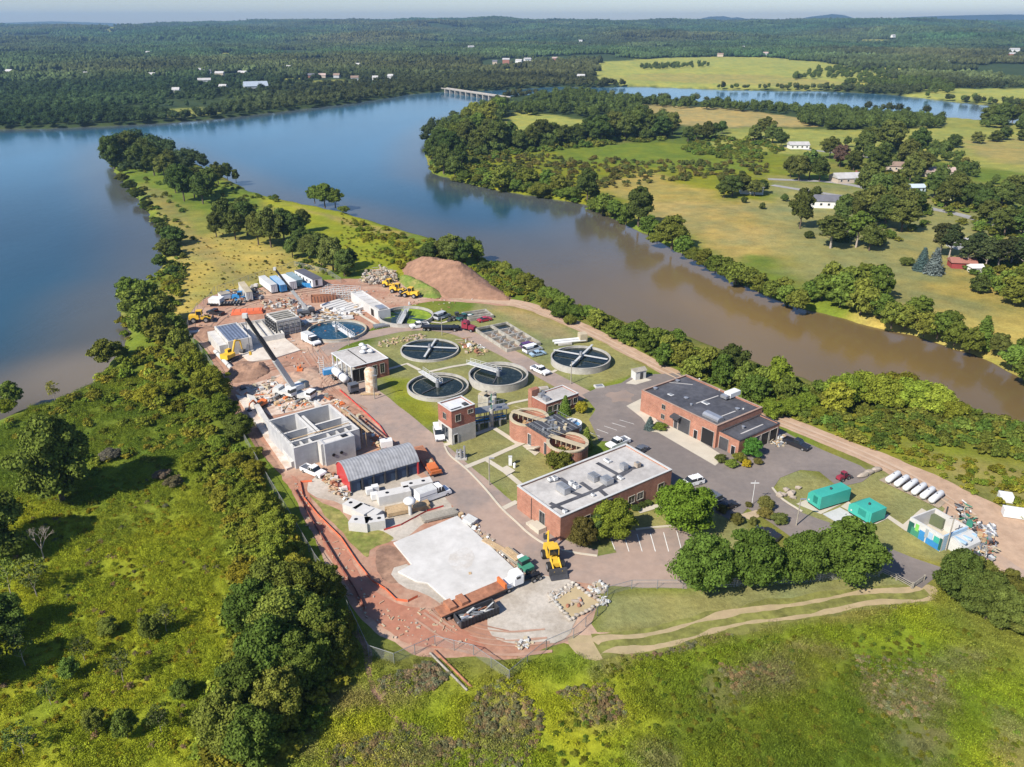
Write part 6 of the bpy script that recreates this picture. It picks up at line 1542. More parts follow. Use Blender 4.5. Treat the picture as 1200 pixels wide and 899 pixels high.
def car(kind, label, p1, p2, col, bedcol=None):
    """p1 = tail, p2 = nose on the photograph's ground"""
    m, rz, _ = seg(p1, p2)
    Ld, Wd, Hd = {'pickup': (5.9, 2.0, 1.9), 'van': (5.8, 2.1, 2.3), 'suv': (4.9, 1.95, 1.8), 'sedan': (4.7, 1.85, 1.45), 'service': (7.2, 2.3, 2.6)}[kind]
    nm = {'pickup': 'pickup_truck', 'van': 'van', 'suv': 'parked_car', 'sedan': 'parked_car', 'service': 'service_truck'}[kind]
    t = thing(nm, label, {'pickup': 'pickup truck', 'van': 'van', 'suv': 'car', 'sedan': 'car', 'service': 'truck'}[kind], m, rz)
    h = Ld / 2; w = Wd / 2; r = .38 if kind != 'sedan' else .33; g = .32
    prof = {'pickup': [(-h, g), (h, g), (h + .05, .75), (h - .15, 1.05), (.95, 1.15), (-h, 1.15)], 'van': [(-h, g), (h, g), (h, .9), (h - .7, 1.2), (h - 1.3, 1.3), (-h, 1.3)],
            'suv': [(-h, g), (h, g), (h, .8), (h - .2, 1.0), (.9, 1.12), (-h, 1.12)], 'sedan': [(-h, g), (h, g), (h, .65), (h - .3, .82), (.8, .92), (-h + .7, .95), (-h, .88)],
            'service': [(-h, g + .1), (h, g + .1), (h, .9), (h - .2, 1.2), (h - 1.4, 1.35), (-h, 1.35)]}[kind]
    mb = MB()
    top = {'pickup': 1.15, 'van': 1.3, 'suv': 1.12, 'sedan': .93, 'service': 1.35}[kind]
    if kind == 'pickup':
        mb.profile([(-.55, g), (h, g), (h + .05, .75), (h - .15, 1.05), (.95, 1.15), (-.55, 1.15)], -w, w, col)
        mb.box((-h / 2 - .27, 0, .6), (h - .56, Wd, .5), col)
        for s_ in (-1, 1): mb.box((-h / 2 - .27, s_ * (w - .06), 1.0), (h - .56, .12, .32), col)
        mb.box((-h + .05, 0, 1.0), (.1, Wd - .24, .32), col); mb.box((-h / 2 - .27, 0, .88), (h - .8, Wd - .28, .06), bedcol or black)
    else: mb.profile(prof, -w, w, col)
    x0, x1, xf = {'pickup': (-.55, 1.35, .45), 'van': (-h + .02, h - 1.25, .65), 'suv': (-h + .15, 1.2, .6), 'sedan': (-h + .9, 1.2, .7), 'service': (.6, h - 1.3, .5)}[kind]
    xr = {'pickup': .1, 'van': .06, 'suv': .3, 'sedan': .55, 'service': .05}[kind]
    # roof panel on pillars of glass
    def quadprism(xa, xb, xa2, xb2, za, zb, wa, wb, mat, mbx):
        mbx.add([(xa, -wa, za), (xb, -wa, za), (xb, wa, za), (xa, wa, za), (xa2, -wb, zb), (xb2, -wb, zb), (xb2, wb, zb), (xa2, wb, zb)], [(3, 2, 1, 0), (4, 5, 6, 7), (0, 1, 5, 4), (1, 2, 6, 5), (2, 3, 7, 6), (3, 0, 4, 7)], mat)
    quadprism(x0 + xr, x1 - xf, x0 + xr + .04, x1 - xf - .06, Hd - .07, Hd, w - .2, w - .26, col, mb)
    body = mb.build('body', t)
    gl = MB(); quadprism(x0, x1, x0 + xr, x1 - xf, top + .005, Hd - .07, w - .05, w - .2, glassm, gl); gl.build('windows', t)
    mb = MB()
    for s_ in (-1, 1):
        for xx in ((x0 + x1) / 2 - .1, x0 + xr + .08) + (((x0 + x1) * .25,) if kind == 'van' else ()):
            mb.box((xx, s_ * (w - .12), (top + Hd) / 2), (.12, .1, Hd - top - .08), col, 0, 1, s_ * -.16)
    if kind == 'van': mb.box((x0 + (x1 - x0) * .3, 0, (top + Hd) / 2), ((x1 - x0) * .55, Wd - .2, Hd - top - .1), col)
    mb.build('pillars', t)
    if kind == 'service':
        mb = MB(); mb.box((-1.6, 0, 1.9), (3.9, Wd, 1.5), col); mb.box((-1.6, 0, 2.68), (3.9, Wd - .2, .1), offwhite); mb.build('box_body', t)
        MB().box((-1.6, -w - .015, 1.75), (3.6, .03, .06), darksteel).build('locker_seam', t)
    mb = MB(); mb.box((h - .02 + (.05 if kind == 'pickup' else 0), 0, .5), (.14, Wd * .92, .2), darksteel); mb.box((-h + .02, 0, .5), (.14, Wd * .92, .2), darksteel); mb.build('bumper', t)
    for s_ in (-1, 1): MB().box((h + .02, s_ * (w - .3), .78), (.08, .34, .16), silver).build('headlight', t)
    for sx in (-1, 1):
        for sy in (-1, 1): wheel(t, sx * (h - .95), sy * (w - .12), r)
    return t
car('van', 'silver van parked above the curved road by the algae tank', (510, 376), (526, 370), P_SILVER)
car('pickup', 'white pickup with dark bed parked at the algae green tank', (500, 382.5), (483, 385), P_WHITE)
car('pickup', 'dark green pickup with a white load, behind the red tractor', (551, 372), (538, 376), P_GREEN, white)
car('sedan', 'red car parked on the grass beside the basin grid', (575, 375), (560, 378), P_RED)
car('suv', 'dark purple car parked at the corner of the basin grid', (613, 409), (625, 406), P_PURPLE)
car('van', 'white van between the purple car and the pale blue car', (617, 414), (631, 410), P_WHITE)
car('sedan', 'pale blue car in front of the white van', (623, 418), (637, 415), P_LBLUE)
car('pickup', 'white pickup driving on the road between the two far tanks', (625, 433), (641, 440), P_WHITE, P_GREY)
car('pickup', 'white pickup with dark bed behind the long brick office', (734, 518), (714, 526), P_WHITE, P_GREY)
car('suv', 'small white car half hidden behind the maple at the office', (818, 566), (803, 570), P_WHITE)
car('suv', 'dark grey car in the shade beside the maple at the office', (838, 588), (828, 582), P_GREY)
car('sedan', 'black car parked beside the clipped shrubs', (842, 599), (861, 592), P_BLACK)
car('sedan', 'black car between the round tree row and the clipped shrubs', (906, 631), (892, 625), P_BLACK)
car('sedan', 'dark car parked close behind the end wall of the office', (755, 527), (744, 534), P_GREY)
car('van', 'white van parked at the two storey plant house', (513, 505), (516, 518), P_WHITE)
car('service', 'white service truck with box body on the gravel by the shed', (492, 589), (523, 578), P_WHITE)
car('pickup', 'white pickup parked left of the red shed gable', (360, 552), (375, 558), P_WHITE, P_GREY)
car('service', 'white box truck beside the blue water tank', (357, 398), (373, 406), P_WHITE)
car('pickup', 'black pickup at the left fence of the construction yard', (262, 370), (244, 367), P_BLACK)
car('pickup', 'black pickup parked behind the garage annex doors', (928, 521), (938, 525), P_BLACK)

def tractor(t, x, col, sleeper=False):
    """cab-over-bonnet truck tractor facing +x, cab rear at x"""
    mb = MB(); mb.box((x - .6, 0, .8), (7.0, .9, .3), black); mb.build('chassis', t)
    mb = MB(); mb.box((x + 1.0, 0, 1.75), (1.9, 2.3, 1.5), col); mb.add([(x + .05, -1.1, 2.5), (x + 1.95, -1.1, 2.5), (x + 1.95, 1.1, 2.5), (x + .05, 1.1, 2.5), (x + .05, -1.05, 3.1), (x + 1.5, -1.05, 3.1), (x + 1.5, 1.05, 3.1), (x + .05, 1.05, 3.1)], [(3, 2, 1, 0), (4, 5, 6, 7), (0, 1, 5, 4), (1, 2, 6, 5), (2, 3, 7, 6), (3, 0, 4, 7)], col)
    mb.profile([(x + 1.95, .7), (x + 3.9, .7), (x + 3.9, 1.6), (x + 1.95, 2.0)], -.85, .85, col)
    if sleeper: mb.box((x - .7, 0, 2.1), (1.5, 2.3, 2.2), col)
    mb.build('cab', t); MB().add([(x + 1.97, -1.0, 2.45), (x + 1.97, 1.0, 2.45), (x + 1.56, .95, 3.02), (x + 1.56, -.95, 3.02)], [(0, 1, 2, 3)], glassm).build('windshield', t)
    for s_ in (-1, 1):
        MB().box((x + 1.1, s_ * 1.16, 2.6), (.8, .03, .5), glassm).build('side_window', t); MB().tube((x - .1 - (1.4 if sleeper else 0), s_ * 1.0, 1.2), (x - .1 - (1.4 if sleeper else 0), s_ * 1.0, 3.5), .09, silver, 6).build('exhaust', t)
        MB().box((x + 3.2, s_ * 1.0, 1.15), (1.3, .4, .12), col).build('fender', t); wheel(t, x + 3.1, s_ * 1.0, .5, .3)
        for k in (-1.7, -3.0): wheel(t, x + k - .6, s_ * .95, .5, .5)
m, rz, l = seg((588, 693), (628, 677))
t = thing('truck_tractor', 'white truck tractor facing the yellow backhoe, its black chassis behind', 'truck', m, rz + PI); tractor(t, -.3, P_WHITE, False); t.scale = (.92, .92, .9)
m, rz, l = seg((514, 726), (590, 693)); print('trailer', l)
t = thing('flatbed_trailer', 'long rust red flatbed trailer beside the white slab', 'trailer', m, rz); h = l / 2
mb = MB(); mb.box((0, 0, 1.35), (l, 2.5, .22), rust); mb.box((0, -1.2, 1.2), (l, .1, .3), darksteel); mb.box((0, 1.2, 1.2), (l, .1, .3), darksteel); mb.box((0, 0, .95), (l - 1, .8, .5), darksteel); mb.build('deck', t)
mb = MB(); mb.box((h - .3, 0, 1.9), (.4, 2.4, .9), orange); mb.build('headboard', t)
for k in range(2): MB().box((-h + 2.2 + 2.2 * k, .2, 1.75), (1.2, 2.2, .5), rust).build('load', t)
for k in range(2):
    for s_ in (-1, 1): wheel(t, -h + 1.2 + 1.25 * k, s_ * .95, .5, .5)
m, rz, l = seg((536, 733), (581, 715)); print('rolloff', l)
t = thing('rolloff_container', 'black open top container of scrap beside the flatbed trailer', 'container', m, rz); h = l / 2
mb = MB(); ring(mb, -h, -1.2, h, 1.2, .1, .2, 1.5, darksteel); mb.box((0, 0, .3), (l, 2.4, .15), darksteel)
for k in range(12):
    for s_ in (-1.24, 1.24): mb.box((-h + .3 + k * (l - .6) / 11, s_, .85), (.12, .1, 1.3), black)
mb.build('body', t); rr = random.Random(8); mb = MB()
for k in range(26): mb.box((rr.uniform(-h + .8, h - .8), rr.uniform(-.8, .8), rr.uniform(.8, 1.3)), (rr.uniform(.4, 2.6), rr.uniform(.1, .5), .15), rr.choice([silver, wood, offwhite, rust, steel]), rr.uniform(-.6, .6), 1, rr.uniform(-.2, .2))
mb.build('load', t)
# red tractor with long dark trailer
m, rz, l = seg((538, 386), (558, 389)); t = thing('truck_tractor', 'maroon truck tractor on the curved road above the black tank', 'truck', m, rz); tractor(t, -1.5, maroon)
m, rz, l = seg((494, 386.5), (538, 387.5))
t = thing('flatbed_trailer', 'empty black flatbed trailer behind the maroon tractor', 'trailer', m, rz); h = l / 2; mb = MB(); mb.box((0, 0, 1.2), (l, 2.5, .3), black); mb.box((0, 0, .9), (l - 1, .8, .4), darksteel); mb.build('deck', t)
for k in (-h + 1.0, -h + 2.3, h - 1.2):
    for s_ in (-1, 1): wheel(t, k, s_ * .95, .48, .5)
# orange lowboy by the shed
m, rz, l = seg((489, 528), (512, 560)); print('lowboy', l)
t = thing('equipment_trailer', 'rusty orange equipment trailer parked across the shed end', 'trailer', m, rz); h = l / 2
mb = MB(); mb.box((0, 0, .95), (l, 2.4, .2), rust); mb.box((0, -1.2, .9), (l, .12, .28), orange); mb.box((0, 1.2, .9), (l, .12, .28), orange); mb.box((h - .2, 0, 1.3), (.3, 2.2, .6), orange); mb.build('deck', t)
mb = MB(); mb.box((h - 2.6, 0, 1.3), (2.6, 1.8, .5), orange); mb.box((h - 5, .2, 1.2), (1.4, 1.2, .3), wood); mb.build('load', t)
for k in (h - 1.2, h - 2.4):
    for s_ in (-1, 1): wheel(t, k, s_ * 1.0, .42, .3)
# concrete delivery truck beside the pump house
m, rz, l = seg((392, 441), (417, 463)); print('tanker', l)
t = thing('tank_truck', 'long white tank truck beside the pump house porch', 'truck', m, rz); 
mb = MB(); mb.box((0, 0, .85), (l, .9, .3), black); mb.build('chassis', t); mb = MB(); mb.box((l / 2 - 1.3, 0, 1.8), (2.0, 2.3, 1.9), P_GREY); mb.build('cab', t)
for k in range(2): mb = MB(); mb.lathe([(.05, -1.9), (1.0, -1.7), (1.1, 0), (1.0, 1.7), (.05, 1.9)], white, 18); o = mb.build('tank', t); o.rotation_euler = (0, PI / 2, 0); o.location = (-l / 2 + 2.4 + 3.9 * k, 0, 2.0)
for k in (-l / 2 + 1.2, -l / 2 + 2.5, l / 2 - 1.3):
    for s_ in (-1, 1): wheel(t, k, s_ * .95, .5, .4)
MB().box((l / 2 - .28, 0, 2.3), (.05, 2.0, .7), glassm).build('windshield', t)
# small green nosed flatbed truck at the slab corner
m, rz, l = seg((596, 652), (616, 668)); t = thing('flatbed_truck', 'small green nosed truck with timber on its flat bed by the slab', 'truck', m, rz)
mb = MB(); mb.box((-1.2, 0, .95), (4.8, 2.1, .15), greywood); mb.box((0, 0, .7), (7, .8, .25), black); mb.build('deck', t); mb = MB(); mb.profile([(1.3, .5), (3.6, .5), (3.6, 1.1), (2.6, 1.25), (1.3, 1.3)], -.95, .95, greenp); mb.box((1.9, 0, 1.6), (1.2, 1.8, .7), glassm); mb.box((1.85, 0, 2.0), (1.1, 1.7, .1), greenp); mb.build('cab', t)
mb = MB(); [mb.box((-1.4, -.7 + .3 * k, 1.15 + .05 * (k % 2)), (4.0, .22, .2), wood) for k in range(5)]; mb.box((.6, .4, 1.3), (1.0, 1.0, .7), white); mb.build('load', t)
for k in (2.5, -2.2):
    for s_ in (-1, 1): wheel(t, k, s_ * .9, .42, .3)

def tracks(t, l=3.6, w=2.6, r=.42):
    for s_ in (-1, 1):
        mb = MB(); mb.profile([(-l / 2, r), (-l / 2 + .3, 0.02), (l / 2 - .3, 0.02), (l / 2, r), (l / 2 - .3, 2 * r), (-l / 2 + .3, 2 * r)], s_ * w / 2 - .28, s_ * w / 2 + .28, darksteel)
        for k in range(9): mb.box((-l / 2 + .4 + k * (l - .8) / 8, s_ * w / 2, 2 * r), (.1, .6, .06), black)
        mb.build('track', t)
def excavator(label, px, rz, col, sc=1.0, reach=1.0, low=0.0):
    t = thing('excavator', label, 'excavator', G(*px), rz); t.scale = (sc,) * 3; tracks(t)
    mb = MB(); mb.tube((0, 0, .8), (0, 0, 1.05), .8, darksteel, 14); mb.box((-.7, 0, 1.6), (3.0, 2.5, 1.0), col); mb.box((-2.0, 0, 1.7), (.7, 2.4, 1.2), col); mb.build('house', t)
    mb = MB(); mb.box((.5, .75, 2.0), (1.4, .95, 1.7), col); mb.build('cab', t); mb = MB(); mb.box((.55, .75, 2.25), (1.45, 1.0, .9), glassm); mb.build('cab_window', t)
    a, b, c = Vector((.9, -.2, 1.5)), Vector((3.2 * reach, -.2, 4.6 + low)), Vector((5.6 * reach, -.2, 4.0 + low)); d = Vector((6.2 * reach, -.2, 1.2))
    mb = MB(); mb.tube(a, b, .34, col, 6, .30); mb.tube(b, c, .30, col, 6, .2); mb.tube(Vector((1.2, -.2, 1.3)), b.lerp(a, .3), .09, silver, 6); mb.build('boom', t)
    mb = MB(); mb.tube(c, d, .22, col, 6, .16); mb.tube(b + Vector((.6, 0, .6)), c + Vector((.1, 0, .5)), .08, silver, 6); mb.build('stick', t)
    mb = MB(); mb.profile([(d.x - .2, d.z + .1), (d.x + .6, d.z - .1), (d.x + .4, d.z - .9), (d.x - .5, d.z - 1.0), (d.x - .7, d.z - .4)], -.75, .35, darksteel); mb.build('bucket', t); return t
def loader(label, px, rz, col=yellow, sc=1.0, name='wheel_loader', cat='loader'):
    t = thing(name, label, cat, G(*px), rz); t.scale = (sc,) * 3
    mb = MB(); mb.box((-1.6, 0, 1.5), (2.6, 1.7, 1.1), col, 0, .92); mb.box((.9, 0, 1.1), (1.8, 1.1, .7), col); mb.build('body', t)
    mb = MB(); mb.box((-.2, 0, 2.5), (1.3, 1.4, 1.1), glassm); mb.build('cab_window', t); mb = MB(); mb.box((-.2, 0, 3.1), (1.5, 1.6, .12), col); [mb.box((-.2 + a * .68, b * .72, 2.5), (.1, .1, 1.2), col) for a in (-1, 1) for b in (-1, 1)]; mb.build('cab', t)
    mb = MB(); [mb.tube((.8, s_ * .6, 1.7), (3.0, s_ * .6, .8), .13, col, 6) for s_ in (-1, 1)]; mb.build('lift_arm', t)
    mb = MB(); mb.profile([(2.9, .15), (4.0, .15), (3.1, .35), (2.95, 1.3), (2.75, 1.3), (2.7, .3)], -1.35, 1.35, darksteel); mb.build('bucket', t)
    for k in (-1.7, 1.4):
        for s_ in (-1, 1): wheel(t, k, s_ * 1.05, .72, .5)
    return t
excavator('yellow excavator digging at the left corner of the tan slab', (270, 422), R(70), yellow, 1.05, .8)
excavator('orange excavator working inside the slab beside the new tank block', (305, 478), R(-120), orange, .75, .7, -1)
loader('yellow wheel loader at the left end of the construction yard', (236, 377), R(10), yellow, 1.2)
loader('yellow loader, left of the three machines by the rubble heap', (457, 337), R(-35), yellow, 1.0)
loader('yellow loader, middle of the three machines by the rubble heap', (467, 343), R(-20), yellow, 1.05)
loader('yellow loader, nearest the dirt mound of the three machines', (481, 348), R(160), yellow, 1.1)
# backhoe loader on the road
m, rz, l = seg((645, 650), (655, 673)); print('backhoe', l)
t = loader('yellow backhoe loader on the road in front of the brick office', (648, 661), rz, yellow, 1.15, 'backhoe_loader', 'backhoe')
mb = MB(); mb.tube((-2.9, 0, 1.2), (-3.6, .2, 3.4), .2, yellow, 6, .16); mb.tube((-3.6, .2, 3.4), (-4.9, .2, 2.0), .16, yellow, 6, .12); mb.build('backhoe_arm', t); MB().profile([(-5.1, 2.1), (-4.7, 2.0), (-4.6, 1.2), (-5.3, 1.2)], -.2, .6, darksteel).build('backhoe_bucket', t)
# telehandler style machines in the yard
loader('dark telehandler parked beside the silver van', (535, 375), R(200), darksteel, .8, 'telehandler', 'loader')
loader('blue and black machine among the materials in the yard', (283, 352), R(5), blue, 1.0, 'yard_tractor', 'tractor')
excavator('orange lift machine between the crane and the pump house', (352, 437), R(100), orange, .6, .55, -1.5)
loader('small maroon skid loader at the edge of the lot near the boulders', (988, 562), R(30), maroon, .6, 'skid_loader', 'loader')

# ---- the big crane
base = G(345, 466)
tip = None
dx, dy, dz = ray(287, 370); tt = (24.5 - CAMZ) / dz; tip = Vector((dx * tt, dy * tt, 24.5)); fx = Vector((base.x, base.y, 2.6)); d = tip - fx; print('boom', d.length, d)
t = thing('mobile_crane', 'white mobile crane with very long dark boom leaning over the tan slab', 'crane', base, 0.0)
ca = R(-22)
def rp(x, y, z): return (x * math.cos(ca) - y * math.sin(ca), x * math.sin(ca) + y * math.cos(ca), z)
mb = MB(); mb.box(rp(0, 0, 1.3), (11, 2.7, .9), offwhite, ca); mb.box(rp(4.9, 0, 2.0), (1.8, 2.5, 1.6), white, ca); mb.box(rp(-4.4, 0, 2.0), (1.6, 2.4, .8), offwhite, ca); mb.build('carrier', t)
MB().box(rp(5.3, 0, 2.4), (1.3, 2.55, .6), glassm, ca).build('cab_window', t)
mb = MB()
for s_ in (-3.4, 3.2):
    mb.box(rp(s_, 0, .9), (.5, 7.4, .35), steel, ca)
    for q in (-3.6, 3.6): mb.tube(rp(s_, q, .1), rp(s_, q, 1.0), .15, silver, 8); mb.tube(rp(s_, q, .02), rp(s_, q, .14), .5, steel, 10)
mb.build('outrigger', t)
for k in (-4.2, -2.0, 1.0, 4.0):
    for s_ in (-1, 1): q = rp(k, s_ * 1.15, 0); o = wheel(t, q[0], q[1], .62, .45); o.rotation_euler = (0, 0, ca)
dl = d.copy(); ba = math.atan2(dl.y, dl.x)
def bq(x, y, z): return (x * math.cos(ba) - y * math.sin(ba), x * math.sin(ba) + y * math.cos(ba), z)
mb = MB(); mb.tube((0, 0, 1.7), (0, 0, 2.1), 1.3, steel, 18); mb.box(bq(-.6, 0, 2.7), (4.2, 2.3, 1.2), white, ba); mb.build('turntable', t)
MB().box(bq(-3.2, 0, 2.7), (1.3, 2.8, 1.6), concrete_old, ba).build('counterweight', t); mb = MB(); mb.box(bq(1.3, 1.5, 2.6), (1.8, .9, 1.7), white, ba); mb.box(bq(1.5, 1.5, 2.9), (1.9, .95, .8), glassm, ba); mb.build('operator_cab', t)
f0 = Vector((0, 0, 3.0)); f1 = tip - base
def boomseg(a, b, w_, m_, nm):
    A_, B_ = f0.lerp(f1, a), f0.lerp(f1, b); D = (B_ - A_); l = D.length; q = D.to_track_quat('X', 'Z'); mb = MB()
    vs = [A_ + q @ Vector((x * l, y * w_ / 2, z * w_ * .6)) for x in (0, 1) for y in (-1, 1) for z in (-1, 1)]
    mb.add(vs, [(0, 1, 3, 2), (4, 6, 7, 5), (0, 4, 5, 1), (2, 3, 7, 6), (0, 2, 6, 4), (1, 5, 7, 3)], m_); mb.build(nm, t)
boomseg(-.06, .40, 1.0, offwhite, 'boom_section'); boomseg(.38, .72, .78, darksteel, 'boom_section'); boomseg(.70, 1.0, .60, darksteel, 'boom_section')
mb = MB(); mb.tube(f0 + Vector((0, 0, -1.2)), f0.lerp(f1, .3), .22, silver, 8); mb.build('lift_cylinder', t)
MB().box(f1.to_tuple(), (1.1, .9, 1.0), offwhite).build('boom_head', t)
mb = MB(); mb.tube(f1, f1 + Vector((0, 0, -9)), .05, black, 5); mb.box((f1.x, f1.y, f1.z - 9.2), (.5, .5, .8), yellow); mb.build('hook_line', t)
# ---- second crane
b2 = G(359, 369); t = thing('rough_terrain_crane', 'smaller black crane with dark boom above the white form panels', 'crane', b2, 0)
mb = MB(); mb.box((0, 0, 1.4), (5.5, 2.4, .9), P_GREY, .3); mb.box((-.6, .9, 2.3), (1.5, 1.0, 1.3), white, .3); mb.box((1.8, 0, 2.0), (1.6, 2.0, .8), darksteel, .3); mb.build('carrier', t)
for sx in (-1.8, 1.8):
    for s_ in (-1.2, 1.2): wheel(t, sx - s_ * .3, s_ + sx * .3, .75, .5)
dx, dy, dz = ray(322, 315); tt = (16.0 - CAMZ) / dz; e2 = Vector((dx * tt, dy * tt, 16.0)) - b2; f0 = Vector((0, 0, 2.5)); f1 = e2
print('boom2', e2.length)
boomseg(-.05, .45, .8, offwhite, 'boom_section'); boomseg(.43, 1.0, .55, darksteel, 'boom_section'); MB().box(f1.to_tuple(), (.8, .8, .9), offwhite).build('boom_head', t)
MB().tube((0, 0, 1.8), f0.lerp(f1, .3), .15, silver, 8).build('lift_cylinder', t)

# ================================================================== trailers, containers and site stuff
def boxtrailer(name, label, A, B, C, H, m1, m2, base=.6, win=False, wheels=False):
    loc, rz, L_, W = frame3(A, B, C, H); t = thing(name, label, 'trailer', loc, rz); print(name, round(L_, 1), round(W, 1))
    MB().box((L_ / 2, W / 2, (H + base) / 2), (L_, W, H - base), m1).build('body', t); MB().box((L_ / 2, W / 2, H + .05), (L_ + .1, W + .1, .1), m2).build('roof', t)
    MB().box((L_ / 2, W / 2, base / 2), (L_ - .6, W - .5, base), darksteel).build('undercarriage', t)
    if win:
        for k in range(5): MB().box((L_ * (.12 + .19 * k), -.02, H - 1.2), (.9, .05, .8), glassm).build('window', t)
        MB().box((L_ + .02, W * .4, (H + base) / 2), (.05, .9, 2.0), darksteel).build('door', t)
    else:
        mb = MB(); mb.box((L_ + .02, W / 2, (H + base) / 2), (.05, .06, H - base - .1), darksteel); mb.box((L_ + .02, W * .25, (H + base) / 2), (.05, .05, H - base - .3), steel); mb.box((L_ + .02, W * .75, (H + base) / 2), (.05, .05, H - base - .3), steel); mb.build('door_bar', t)
    return t
boxtrailer('box_trailer', 'white box trailer at the left end of the trailer row', (303, 324), (317, 334.5), (321.5, 331), 3.2, white, offwhite)
boxtrailer('storage_container', 'pale blue storage container, second from left in the trailer row', (316, 324), (328, 334.5), (333, 331), 2.9, blue, lightblue)
boxtrailer('box_trailer', 'white box trailer in the middle of the trailer row', (326, 322.5), (339, 331), (344, 327.5), 3.2, white, white)
boxtrailer('storage_container', 'teal grey container, second from right in the trailer row', (335, 320), (347, 329), (354, 327), 2.7, M('slate_blue_paint', (.10, .22, .27), .5, .1, 2), M('slate_roof', (.24, .32, .35), .5, .1, 2))
boxtrailer('office_trailer', 'long white office trailer with dark roof at the right end of the row', (345, 317), (366, 328), (373, 323.5), 3.4, white, M('trailer_dark_roof', (.10, .10, .12), .7, .1, 1), .7, True)
boxtrailer('curtain_trailer', 'tan roofed semi trailer behind the blue machine', (279, 331), (288, 343), (294, 340), 3.4, offwhite, tanp)
boxtrailer('storage_container', 'small white container at the left end of the materials yard', (243.5, 351), (257, 351.5), (258, 347.5), 2.4, white, white)
boxtrailer('storage_container', 'grey roofed container behind the small white container', (259, 346), (270, 344), (271, 340), 2.2, white, greywood)
t = thing('lowboy_trailer', 'long black low trailer in front of the small white container', 'trailer', G(264, 358), R(6)); mb = MB(); mb.box((0, 0, .9), (11, 2.5, .3), black); [mb.box((-5 + k, 0, 1.15), (.2, 2.4, .2), greywood) for k in range(11)]; mb.build('deck', t)
for k in (3.4, 4.6):
    for s_ in (-1, 1): wheel(t, k, s_ * 1.0, .45, .35)
t = thing('red_tarp_stack', 'low stack under a bright red tarpaulin above the concrete pit', 'tarpaulin', G(290, 367), R(12)); mb = MB(); mb.box((0, 0, .6), (10, 3.4, 1.0), orange_net, 0, .92); mb.build('cover', t); mb = MB(); [mb.box((-4 + 2 * k, 0, 1.12), (.08, 3.2, .06), darksteel) for k in range(5)]; mb.build('strap', t)
t = thing('dumpster', 'blue dumpster at the near end of the long office trailer', 'dumpster', G(360, 336), R(-15)); mb = MB(); ring(mb, -2.4, -1, 2.4, 1, .1, 0, 1.7, blue); mb.box((0, 0, .9), (4.6, 1.8, .1), lightblue); mb.build('body', t); [MB().box((-2 + k, -1.04, .85), (.1, .08, 1.6), blue).build('rib', t) for k in range(5)]
# precast vaults
def vault(label, px, rz, L_=3.4, W=2.4, H=1.9, holes=1, group='white precast boxes on the grass'):
    t = thing('precast_vault', label, 'concrete box', G(*px), rz, group); mb = MB(); ring(mb, -L_ / 2, -W / 2, L_ / 2, W / 2, .25, 0, H, concrete_slab); mb.box((0, 0, H - .1), (L_ - .5, W - .5, .2), concrete_slab); mb.build('shell', t)
    for k in range(holes): mb = MB(); mb.tube((-L_ * .2 + k * L_ * .42, 0, H), (-L_ * .2 + k * L_ * .42, 0, H + .03), .38, black, 14); mb.build('manhole', t)
    return t
vault('white precast box with one hole, nearest the red net fence corner', (415, 600), R(-32)); vault('white precast box with square recess, topmost of the grass group', (425.5, 606), R(-35), 3.4, 2.6, 1.9, 0)
vault('white precast box with one hole, lowest of the grass group', (422.5, 619), R(-10), 3.6, 2.4, 1.9, 1); vault('white precast box with two holes, right end of the grass group', (440, 618), R(15), 3.6, 2.2, 1.9, 2); vault('open white precast box just above the two holed box', (437, 608), R(-30), 2.8, 2.4, 1.7, 0)
vault('long white precast trough with hole, left of the service truck', (462, 586), R(22), 6.4, 2.3, 2.0, 1, 'white precast troughs by the shed'); vault('long white precast trough with two holes, behind the service truck', (489, 575), R(22), 6.0, 2.2, 2.0, 2, 'white precast troughs by the shed')
for k, (px, lab) in enumerate([((433, 579), 'left'), ((440, 576), 'upper right'), ((439, 585), 'lower')]):
    t = thing('plastic_tote', 'white cube tote, %s of the three by the precast trough' % lab, 'tote', G(*px), .4, 'white totes'); MB().box((0, 0, .75), (1.3, 1.2, 1.3), white).build('tank', t); MB().box((0, 0, .08), (1.4, 1.3, .16), greywood).build('pallet', t)
def stack(name, label, px, rz, L_, W, H, mat, n=6, cat='timber'):
    t = thing(name, label, cat, G(*px), rz); rr = random.Random(int(px[0] * 7)); 
    for k in range(3): MB().box((-L_ * .38 + L_ * .38 * k, 0, .1), (.2, W, .2), greywood).build('bearer', t)
    mb = MB(); 
    for j in range(max(1, int(H / .28))):
        for i in range(n): mb.box((rr.uniform(-.15, .15), -W / 2 + W * (i + .5) / n, .34 + .28 * j), (L_ - rr.uniform(0, .5), W / n * .88, .24), mat)
    mb.build('boards', t); return t
stack('timber_stack', 'tan boards stacked beside the service truck', (478, 598), R(22), 8.5, 2.6, .9, wood)
stack('timber_stack', 'weathered grey plank stack above the white floor slab', (515, 606), R(23), 7.0, 2.2, .8, greywood)
stack('timber_stack', 'loose boards along the road edge of the white slab', (583, 643), R(-42), 7, 1.2, .5, wood, 4)
stack('timber_stack', 'short plank stack at the top corner of the white slab', (551, 613), R(-42), 2.6, 2.0, .9, offwhite, 4, 'panels')
stack('pipe_stack', 'grey pipes stacked left of the basin grid by the algae tank', (447, 383), R(25), 5, 2.4, .8, steel, 6, 'pipes')
stack('timber_stack', 'yellow timber beams on the ground below the pump house', (434, 463), R(0), 5, .8, .4, wood, 3)
stack('formwork_stack', 'pale form boards lying left of the work slab', (375, 376), R(20), 11, 3, .5, concrete_slab, 5, 'formwork')
stack('formwork_stack', 'pale form boards between the blue tank and white forms', (392, 374), R(12), 12, 3.4, .5, concrete_slab, 6, 'formwork')
